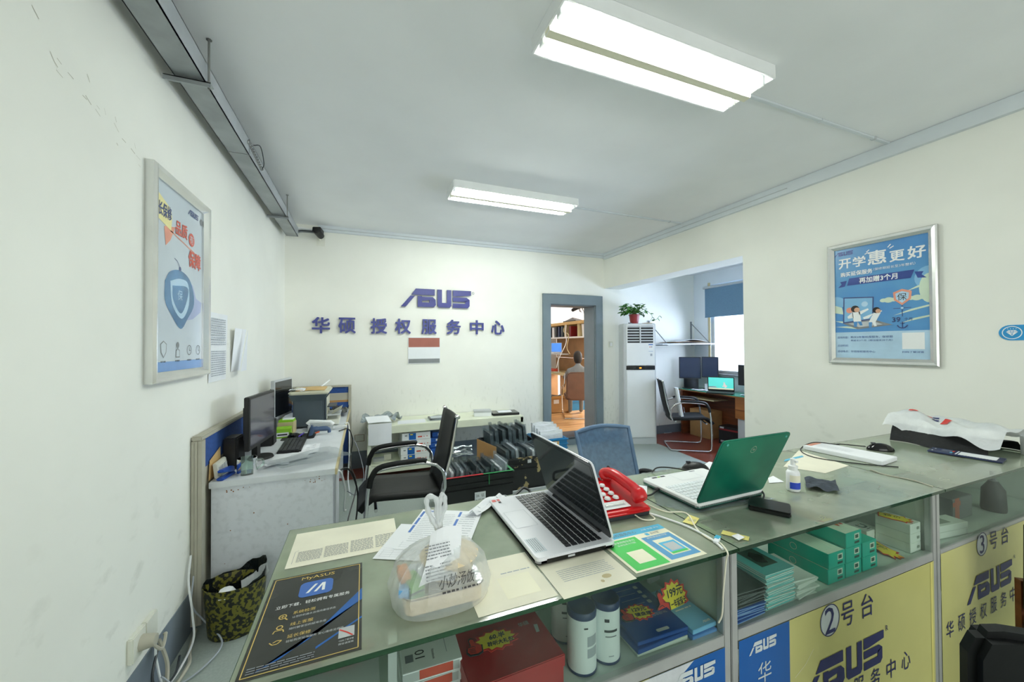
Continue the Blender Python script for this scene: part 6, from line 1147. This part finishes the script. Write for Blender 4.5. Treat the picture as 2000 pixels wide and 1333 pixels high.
b = MB(); Q = off(M, 0, 0, .0065); b.rect(wl*.42, .012, wl*.92, hl-.012, Q, 'paper2'); b.rect(wl*.38, .01, wl*.40, hl-.008, Q, 'paper2'); scrib(b, Q, wl*.16, .05, wl*.30, .09, 3, 'inkpale', .3); b.rect(wl*.30, .02, wl*.335, .05, Q, 'paycyan'); b.rect(wl*.31, .055, wl*.345, .085, Q, 'pred'); b.rect(wl*.04, .02, wl*.065, .035, Q, 'white'); b.rect(wl*.05, .07, wl*.075, .085, Q, 'white')
for i in range(12): b.rect(wl*(.43+.04*i), .006, wl*(.44+.04*i), .011, Q, 'white')
b.build('printing', t, True)
random.seed(9)
def cloth_lump(name, label, cat, fn, k, nx=24, ny=12, thick=0.): b = MB(); b.grid(nx, ny, fn, k); return b.build(name, label=label, cat=cat, smooth=True, thick=thick)
cloth_lump('black_garment', 'folded black garment lying on the far right counter', 'garment', lambda u, v: Vector((2.78+.32*v+.02*sin(u*9), 1.21-.36*u+.02*sin(v*5), TZ+.002+(.085*min(1, v*4)*(1-.35*v))*(1-.25*u)*min(1, (1-v)*6)+.008*sin(u*11+v*4)*min(1, v*4)*min(1, (1-v)*4))), 'blackfab')
t = thing('plastic_carrier', 'crumpled white plastic bag with red print on black garment', 'bag', (2.95, 1.02, TZ+.09))
def pl(u, v): return Vector((2.82+.28*v+.03*sin(u*6), 1.26-.44*u-.03*sin(v*3), TZ+.100+.045*sin(pi*min(1, v*1.1))*(1-.5*u)+.02*sin(u*8+1)*sin(v*5)+.010*sin(u*19+v*13)-.06*max(0, .12-v)/.12*(.4+.6*sin(u*5)**2)))
b = MB(); b.grid(30, 16, pl, 'bag_white'); b.build('bag_film', t, True, smooth=True)
b = MB()
for u0, u1, v0, v1, k in ((.40, .47, .30, .46, 'starred'), (.10, .18, .34, .38, 'starred'), (.20, .28, .42, .46, 'starred'), (.28, .34, .44, .48, 'navy'), (.30, .36, .36, .40, 'navy')): b.grid(3, 3, lambda u, v: pl(u0+(u1-u0)*u, v0+(v1-v0)*v)+Vector((-.002, 0, .004)), k)
b.build('bag_print', t, True)
t = thing('mug', 'white mug at right counter edge, mostly only its handle in view', 'mug', (3.035, .778, TZ+.001))
b = MB(); b.lathe([(0, .004), (.038, .004), (.040, .09), (.043, .09), (.041, .0), (0, 0)], 'white', I4, 28); b.build('cup', t, smooth=True)
b = MB(); b.tube(bez([(-.040, .0, .078), (-.062, .0, .074), (-.078, 0, .045), (-.068, 0, .018), (-.041, .0, .014)], 6), .007, 'white', 10); b.build('handle', t, smooth=True)

# ------------------------------------------------------------------ goods inside the counters
def burst(b, M, w, h, n=13, rin=.80):
    o = []; i_ = []
    for k in range(2*n):
        a = pi*k/n; r = 1. if k % 2 == 0 else rin
        o.append((w/2*(r*cos(a)), h/2*(r*sin(a)))); i_.append((w/2*.84*(r*cos(a)), h/2*.84*(r*sin(a))))
    b.poly(o, M, 'starred', .0012); b.poly(i_, off(M, 0, 0, .0016), 'yellow')
def thumb(b, M, s):
    h = [(-.30, -.45), (.10, -.50), (.34, -.40), (.40, .02), (.10, .12), (.06, .50), (-.06, .58), (-.18, .50), (-.16, .10), (-.36, -.02), (-.42, -.25)]
    b.poly([(x*s*1.18, y*s*1.16) for x, y in h], M, 'ink', .0022); b.poly([(x*s, y*s) for x, y in h], off(M, 0, 0, .0026), 'starred')
    for k in range(3): b.line([(-.30*s, (-.12-.11*k)*s), (.02*s, (-.16-.11*k)*s)], .035*s, off(M, 0, 0, .003), 'ink')
    b.line([(-.28*s, .0), (-.05*s, .04*s), (.06*s, -.06*s)], .035*s, off(M, 0, 0, .003), 'ink')
def tag(label, M, w, h, l1, l2, hand=True, star=13):
    t = thing('price_tag', label, 'price tag', M.translation)
    b = MB(); burst(b, M, w, h, star); b.build('starburst', t, True)
    if hand: b = MB(); thumb(b, M @ Matrix.Translation((-w*.46, -h*.08, .0)), h*.62); b.build('thumb_emblem', t, True)
    b = MB(); Q = off(M, 0, 0, .002); b.tx(l1, h*.24, Q, 'ink', w*.04, h*.14, shear=.15, bold=.02); b.tx(l2, h*.20, Q, 'ink', w*.07, -h*.15, shear=.1, w=w*.54, bold=.02); b.build('handwriting', t, True)
    return t
def pxM(bl, br, tl, **kw):
    a, c, d = P(*bl, **kw), P(*br, **kw), P(*tl, **kw); ctr = (c+d)/2; return FM(ctr, c-a, d-a)
# counter 1
b = MB(); b.bb(-.17, .035, .86, 1.06, SZ+.001, SZ+.004, 'paper2'); scrib(b, TOP(0, 0, SZ+.0044), -.10, .88, 0, .90, 1, 'ink', .5, (2, 4)); b.build('printed_sheet', label='pale sheet lying inside left end of the nearest counter', cat='paper')
tag('yellow starburst price tag at left end inside nearest counter', pxM((600, 1330), (740, 1290), (600, 1262), z=SZ+.012), .16, .095, '80.元', '贴膜')
for k in range(3):
    t = thing('booklet', '%s white booklet of the stack inside nearest counter' % ('bottom', 'middle', 'top')[k], 'booklet', (.138+.004*k, .93, SZ+.001+.027*k), RAD(3-2*k), 'white booklets in the nearest counter')
    b = MB(); b.bb(-.066, .066, -.068, .068, 0, .025, 'paper'); b.bb(-.0665, .06, -.0685, -.066, .003, .022, 'lgrey'); b.build('pages', t)
    b = MB(); b.rect(-.064, -.066, .064, .066, TOP(0, 0, .0253), 'white')
    if k == 2: Q = TOP(0, 0, .0258, -pi/2); b.tx('01', .022, Q, 'ink', .025, -.025); b.rect(.020, -.058, .042, -.040, Q, 'inkgrey'); b.tx('Notebook', .006, Q, 'ink', .035, .005, w=.03); b.rect(-.03, .035, .04, .0365, Q, 'inkpale')
    b.build('cover', t)
    b = MB(); b.rect(-.03, .004, .045, .024, FRONT(0, -.069, 0), 'pred'); b.build('red_band', t)
t = thing('gift_box', 'large dark red gift box inside nearest counter', 'box', (.322, .862, SZ+.001), RAD(2)); b = MB(); b.bb(-.112, .112, -.078, .088, 0, .062, 'redbox'); b.build('box_body', t, bevel=.001)
b = MB(); b.bb(-.115, .115, -.081, .091, .045, .074, 'redbox'); b.build('box_lid', t, bevel=.002); b = MB(); b.tx('华硕', .014, TOP(0, 0, .0748), 'lgrey', .065, .045); b.poly([(.083, .005), (.092, .005), (.098, .03), (.088, .032)], TOP(0, 0, .0748), 'lgrey'); b.build('lid_print', t)
tag('yellow thumbs-up price tag lying on the dark red gift box', pxM((925, 1290), (1020, 1262), (918, 1240), z=SZ+.079), .12, .070, '60.半', '聆听大礼包')
for k, (x, y, lab) in enumerate(((.507, .822, 'white cylinder with navy lid, left front one in nearest counter'), (.582, .828, 'white cylinder with navy lid, right front one in nearest counter'), (.515, .925, 'white cylinder standing behind the two navy-lidded ones'))):
    t = thing('cylinder_pack', lab, 'canister', (x, y, SZ+.001), 0, 'white cylinder packs'); b = MB(); b.lathe([(0, .004), (.036, .004), (.036, .132), (0, .132)], 'tubewhite', I4, 32); b.build('tube', t, smooth=True)
    b = MB(); b.lathe([(.0365, .132), (.037, .144), (.034, .148), (.031, .146), (0, .145)], 'tubenavy', I4, 32); b.build('lid', t, smooth=True); b = MB(); b.lathe([(0, 0), (.037, 0), (.037, .006), (.036, .006)], 'tubenavy', I4, 32); b.build('base_ring', t, smooth=True)
    b = MB()
    for (a, z, w, h, kk) in ((-.25, .112, .010, .004, 'ink'), (.25, .070, .03, .024, 'inkpale'), (.25, .043, .03, .022, 'inkpale')) if k == 0 else ((-.5, .105, .012, .008, 'ink'), (-.2, .080, .035, .006, 'ink'), (-.2, .068, .03, .003, 'inkgrey'), (-.2, .02, .014, .003, 'inkpale')):
        b.lathe([(.0362, z), (.0362, z+h)], kk, I4, 8, 1.5*pi+a-w/.036/2, 1.5*pi+a+w/.036/2)
    b.build('print', t)
for k, (x, y, z, w, d, h, c, rz, lab) in enumerate(((.735, .885, 0, .165, .20, .012, 'backboard', -.02, 'pale torn folder at bottom of blue stack in nearest counter'), (.728, .884, .013, .17, .205, .012, 'folderblue', .03, 'middle navy folder of blue stack in nearest counter'), (.738, .888, .026, .165, .205, .010, 'folderblue', -.03, 'top navy folder with small icons in nearest counter'))):
    t = thing('blue_folder', lab, 'folder', (x, y, SZ+.001+z), rz, 'folders in the nearest counter'); b = MB(); b.bb(-w/2, w/2, -d/2, d/2, 0, h, c); b.build('cover', t, bevel=.001)
    if k == 2:
        b = MB(); Q = TOP(0, 0, h+.0004)
        for i in range(4): b.poly(rrect(.045, .075-.022*i, .058, .088-.022*i, .003), Q, 'lgrey'); b.rect(-.03, .081-.022*i, .035, .0825-.022*i, Q, 'inkpale')
        b.tx('TPU键盘保护膜', .012, off(Q, 0, 0, 0) @ Matrix.Rotation(pi, 4, 'Z'), 'inkpale', -.035, .035, w=.07); b.poly(rrect(-.01, -.092, .03, -.082, .004), Q, 'lgrey'); b.build('print', t)
for k in range(2):
    t = thing('pale_blue_box', '%s light blue flat box beside navy folders in nearest counter' % ('lower', 'upper')[k], 'box', (.866+.004*k, .85+.006*k, SZ+.001+.013*k), .03*k, 'light blue boxes'); b = MB(); b.bb(-.045, .045, -.078, .09, 0, .012, ('lblue2', 'lblue')[k]); b.build('carton', t, bevel=.001)
    if k: b = MB(); Q = TOP(0, 0, .0125); logo(b, .03, Q, 'white', .02, -.065); scrib(b, Q, -.03, -.01, .03, .005, 1, 'white', .3); b.ring(.02, .035, .012, .003, Q, 'ink'); b.build('print', t)
tag('thumbs-up price tag reading 199 leaning on light blue box', FM(P(1317, 1167, y=.875), (1, .1, -.0), (0, .45, 1)), .115, .095, '199元', '一年延保卡')
tag('thumbs-up price tag reading 129 lying on navy folder', pxM((1222, 1222), (1283, 1210), (1215, 1184), z=SZ+.042), .092, .066, '129元', '键盘膜')
b = MB(); b.bx((.885, .99, .77), (.05, .012, .09), 'paper2', .2); b.build('white_card', label='white card standing behind the 199 price tag', cat='card')
# counter 2
def pack(name, label, cat, x0, x1, y0, y1, z0, z1, k, bev=.001, rz=0., group=None):
    t = thing(name, label, cat, ((x0+x1)/2, (y0+y1)/2, z0), rz, group); b = MB(); b.bb(-(x1-x0)/2, (x1-x0)/2, -(y1-y0)/2, (y1-y0)/2, 0, z1-z0, k); b.build('carton', t, bevel=bev); return t
random.seed(21)
sl = None
for i in range(20):
    z = SZ+.001+.0055*i; lab = 'teal flat sleeve, %s from bottom of tall stack in middle counter' % ORD[i]
    if i == 19: lab = 'topmost teal sleeve with dark picture on tall stack in middle counter'
    if sl is None:
        sl = thing('flat_sleeve', lab, 'sleeve', (1.176, .852, z), 0, 'teal sleeves in the middle counter'); b = MB(); b.bb(-.064, .064, -.078, .078, .0004, .0022, 'tealsleeve'); b.build('cover', sl); b = MB(); b.bb(-.063, .063, -.077, .077, .0024, .0048, 'envelope'); b.build('insert', sl)
    else: s_ = dup(sl, lab, (1.176+jit(.004), .852+jit(.004), z), jit(.05))
b = MB(); b.bb(-.064, .064, -.078, .078, .005, .0056, 'tealsleeve'); b.rect(-.032, -.045, .040, .045, TOP(0, 0, .006), 'tealdark'); b.poly([(-.02, -.02), (.01, -.035), (.03, 0), (.01, .03), (-.015, .015)], TOP(0, 0, .0063), 'sleeveblack'); b.build('picture', s_)
for kind, n, zb, k, lab0 in (('blue', 9, SZ+.001, 'sleeveblue', 'blue flat sleeve'), ('black', 9, SZ+.001+9*.0052, 'sleeveblack', 'glossy black sleeve')):
    first = None
    for i in range(n):
        lab = '%s, %s from bottom of left stack in middle counter' % (lab0, ORD[i])
        if first is None: first = thing('flat_sleeve', lab, 'sleeve', (1.036, .842, zb), 0, lab0+'s in the middle counter'); b = MB(); b.bb(-.060, .060, -.075, .075, .0003, .0046, k); b.build('cover', first); b = MB(); b.bb(-.059, .061, -.0755, .07, .0016, .0024, 'ppale' if kind == 'blue' else 'grey'); b.build('edge', first)
        else: dup(first, lab, (1.036+jit(.005), .842+jit(.005), zb+.0052*i), jit(.07))
for i in range(9): b = MB(); b.bx((1.300+jit(.006), .845+jit(.006), SZ+.004+.0062*i), (.105, .14, .005), 'envelope', jit(.12)+.03); b.build('white_envelope', label='white envelope, %s from bottom of pile beside teal boxes' % ORD[i], cat='envelope', group='white envelopes in the middle counter')
t = pack('white_box', 'pale flat box with red label behind the teal sleeves', 'box', 1.20, 1.38, .95, 1.06, SZ+.001, SZ+.09, 'boxwhite'); b = MB(); b.rect(-.02, .01, .04, .04, TOP(0, 0, .0895), 'salmon'); b.rect(-.06, -.04, -.02, -.035, TOP(0, 0, .0895), 'inkgrey'); b.build('label', t)
def teal(label, x0, x1, lvl, d0=.785, d1=.985, top=True, dx=0):
    H = .05; t = pack('teal_box', label, 'box', x0, x1, d0, d1, SZ+.001+H*lvl, SZ+.001+H*(lvl+1)-.0006, 'teal', .0012, 0, 'teal boxes in the middle counter'); w, d = (x1-x0)/2, (d1-d0)/2
    if top: b = MB(); b.rect(-w+.002, -d+.002, w-.002, d-.002, TOP(0, 0, H-.0003), 'tealtop'); [b.line([(-w+.01+.01*i, -d+.02), (-w+.02+.012*i, 0), (-w+.012+.011*i, d-.02)], .0008, TOP(0, 0, H), 'teal') for i in range(5)]; b.build('lid_print', t)
    b = MB(); Q = FRONT(0, -d-.0006, 0); b.rect(w-.042, .022, w-.014, .042, Q, 'tealtop'); b.rect(w-.038, .026, w-.020, .038, off(Q, 0, 0, .0003), 'tealdark'); b.rect(w-.042, .008, w-.014, .016, Q, 'tealdark'); b.ring(-d*.1, .026, .012, .0016, FM((-w-.0006, 0, 0), (0, -1, 0), (0, 0, 1)), 'tealtop', 16); b.build('label', t)
teal('teal box, bottom left front of the stack in middle counter', 1.428, 1.520, 0); teal('teal box, upper left with white striped lid', 1.432, 1.522, 1); teal('teal box, bottom of the middle column in teal stack', 1.524, 1.614, 0); teal('teal box, second level of middle column in teal stack', 1.526, 1.616, 1); teal('teal box, topmost of the stack under a yellow star tag', 1.528, 1.618, 2)
teal('darker teal carton, bottom right of the teal stack', 1.622, 1.712, 0, top=False); teal('darker teal carton, upper right of the teal stack', 1.622, 1.708, 1, top=False)
def startag(label, M, w, h, s, s2=''):
    t = thing('price_tag', label, 'price tag', M.translation); b = MB()
    o = [(-w/2, -h*.3), (-w*.1, -h*.42), (w*.2, -h*.40), (w*.30, -h*.5), (w*.33, -h*.3), (w*.47, -h*.32), (w*.38, -h*.12), (w*.5, 0), (w*.38, .1*h), (w*.47, .3*h), (w*.3, .28*h), (w*.26, h*.5), (w*.1, h*.38), (-w*.2, h*.45), (-w*.5, h*.35)]
    b.poly(o, M, 'starred', .001); b.poly([(x*.92-.004*w, y*.86) for x, y in o], off(M, 0, 0, .0013), 'yellow'); b.build('starburst', t, True); b = MB(); b.tx(s, h*.27, off(M, 0, 0, .0017), 'ink', -w*.08, h*.10, w=w*.5)
    if s2: b.tx(s2, h*.25, off(M, 0, 0, .0017), 'starred', w*.02, -h*.2)
    b.build('handwriting', t, True)
startag('yellow star price tag lying on the topmost teal box', TOP(1.573, .90, SZ+.1525, RAD(-70)), .15, .085, '优惠价')
startag('yellow star price strip lying on shelf beside teal boxes', FM((P(1674, 1045, z=SZ+.012)+P(1755, 1090, z=SZ+.004))/2, P(1755, 1090, z=SZ+.004)-P(1674, 1045, z=SZ+.012), (1, .3, .0)), .19, .075, '促销价', '50')
t = pack('white_box', 'small white box with dark U-shaped logo in middle counter', 'box', 1.878, 1.962, .893, .968, SZ+.001, SZ+.044, 'boxwhite'); b = MB(); Q = TOP(0, 0, .0435); b.line([(-.016, .014), (-.016, -.004), (-.010, -.012), (.010, -.012), (.016, -.004), (.016, .014)], .008, Q, 'tealdark'); b.circ(0, .012, .003, Q, 'pred', 8); b.rect(-.012, -.025, .012, -.022, Q, 'ink'); b.build('logo_print', t)
for k in range(3): t = pack('white_box', '%s large white box of stack at right end of middle counter' % ('bottom', 'middle', 'top')[k], 'box', 1.93, 2.004, .785, .890, SZ+.001+.036*k, SZ+.0365+.036*k, 'boxwhite', .001, 0, 'large white boxes in the middle counter'); b = MB(); b.rect(-.008, .012, .008, .022, FRONT(.018, -.0535, 0), 'boxside'); b.build('label', t)
startag('yellow star price tag on stack of large white boxes', TOP(1.955, .838, SZ+.1105, RAD(-65)), .10, .07, '特价', '')
t = pack('grey_case', 'grey case standing at the back of the middle counter', 'case', 1.42, 1.70, 1.06, 1.16, SZ+.001, SZ+.08, 'grey')
# counter 3
for k in range(2): t = pack('white_box', '%s long white box at left inside the right counter' % ('lower', 'upper')[k], 'box', 2.13, 2.36, .79, .86, SZ+.001+.026*k, SZ+.026+.026*k, 'boxwhite', .001, -.12, 'long white boxes in the right counter'); b = MB(); b.rect(-.06, -.02, .04, .02, TOP(0, 0, .0255), 'boxside'); b.build('label', t)
t = pack('grey_box', 'large grey box behind white boxes inside right counter', 'box', 2.10, 2.40, .95, 1.16, SZ+.001, SZ+.12, 'grey', .002); t = pack('grey_box', 'grey box with salmon tape inside right counter', 'box', 2.44, 2.62, .85, .99, SZ+.002, SZ+.10, 'grey', .002); b = MB(); b.rect(-.07, -.002, -.03, .10, FRONT(0, -.0706, 0), 'salmon'); b.rect(-.09, .065, -.02, .085, FRONT(0, -.0709, 0), 'salmon'); b.build('tape', t)
t = thing('dark_bottle', 'dark bottle with narrow neck inside right counter', 'bottle', (2.80, .84, SZ+.001)); b = MB(); b.lathe([(0, 0), (.04, 0), (.042, .01), (.038, .10), (.018, .135), (.016, .14)], 'darkgrey', I4, 24); b.build('body', t, smooth=True); b = MB(); b.lathe([(.016, .14), (.010, .145), (.010, .185), (0, .185)], 'grey', I4, 16); b.build('neck', t, smooth=True)
# ------------------------------------------------------------------ customer chairs in the right foreground
for k, (x, y, rz, zt, lab) in enumerate(((1.46, .36, RAD(-38), .915, 'dark chair with slanted top at bottom right before counter 3'), (2.50, .55, RAD(-38), .90, 'dark chair with brown leg cut off by right edge of view'))):
    t = thing('customer_chair', lab, 'chair', (x, y, 0), rz, 'dark customer chairs'); b = MB(); b.poly([(-.21, .50), (-.235, zt-.06), (-.22, zt-.01), (-.18, zt), (.18, zt), (.22, zt-.03), (.21, .50)], FM((0, 0, 0), (1, 0, 0), (0, -.12, 1)), 'blackleather', .05); b.build('backrest', t, bevel=.015)
    b = MB(); b.bb(-.21, .21, -.48, -.06, .42, .48, 'blackleather'); b.build('seat', t, bevel=.015)
    for sx in (-.20, .175):
        for sy in (-.46, -.055): b = MB(); b.bb(sx, sx+.025, sy, sy+.025, 0, .60 if sy > -.1 else .42, 'darkwood'); b.build('leg', t)
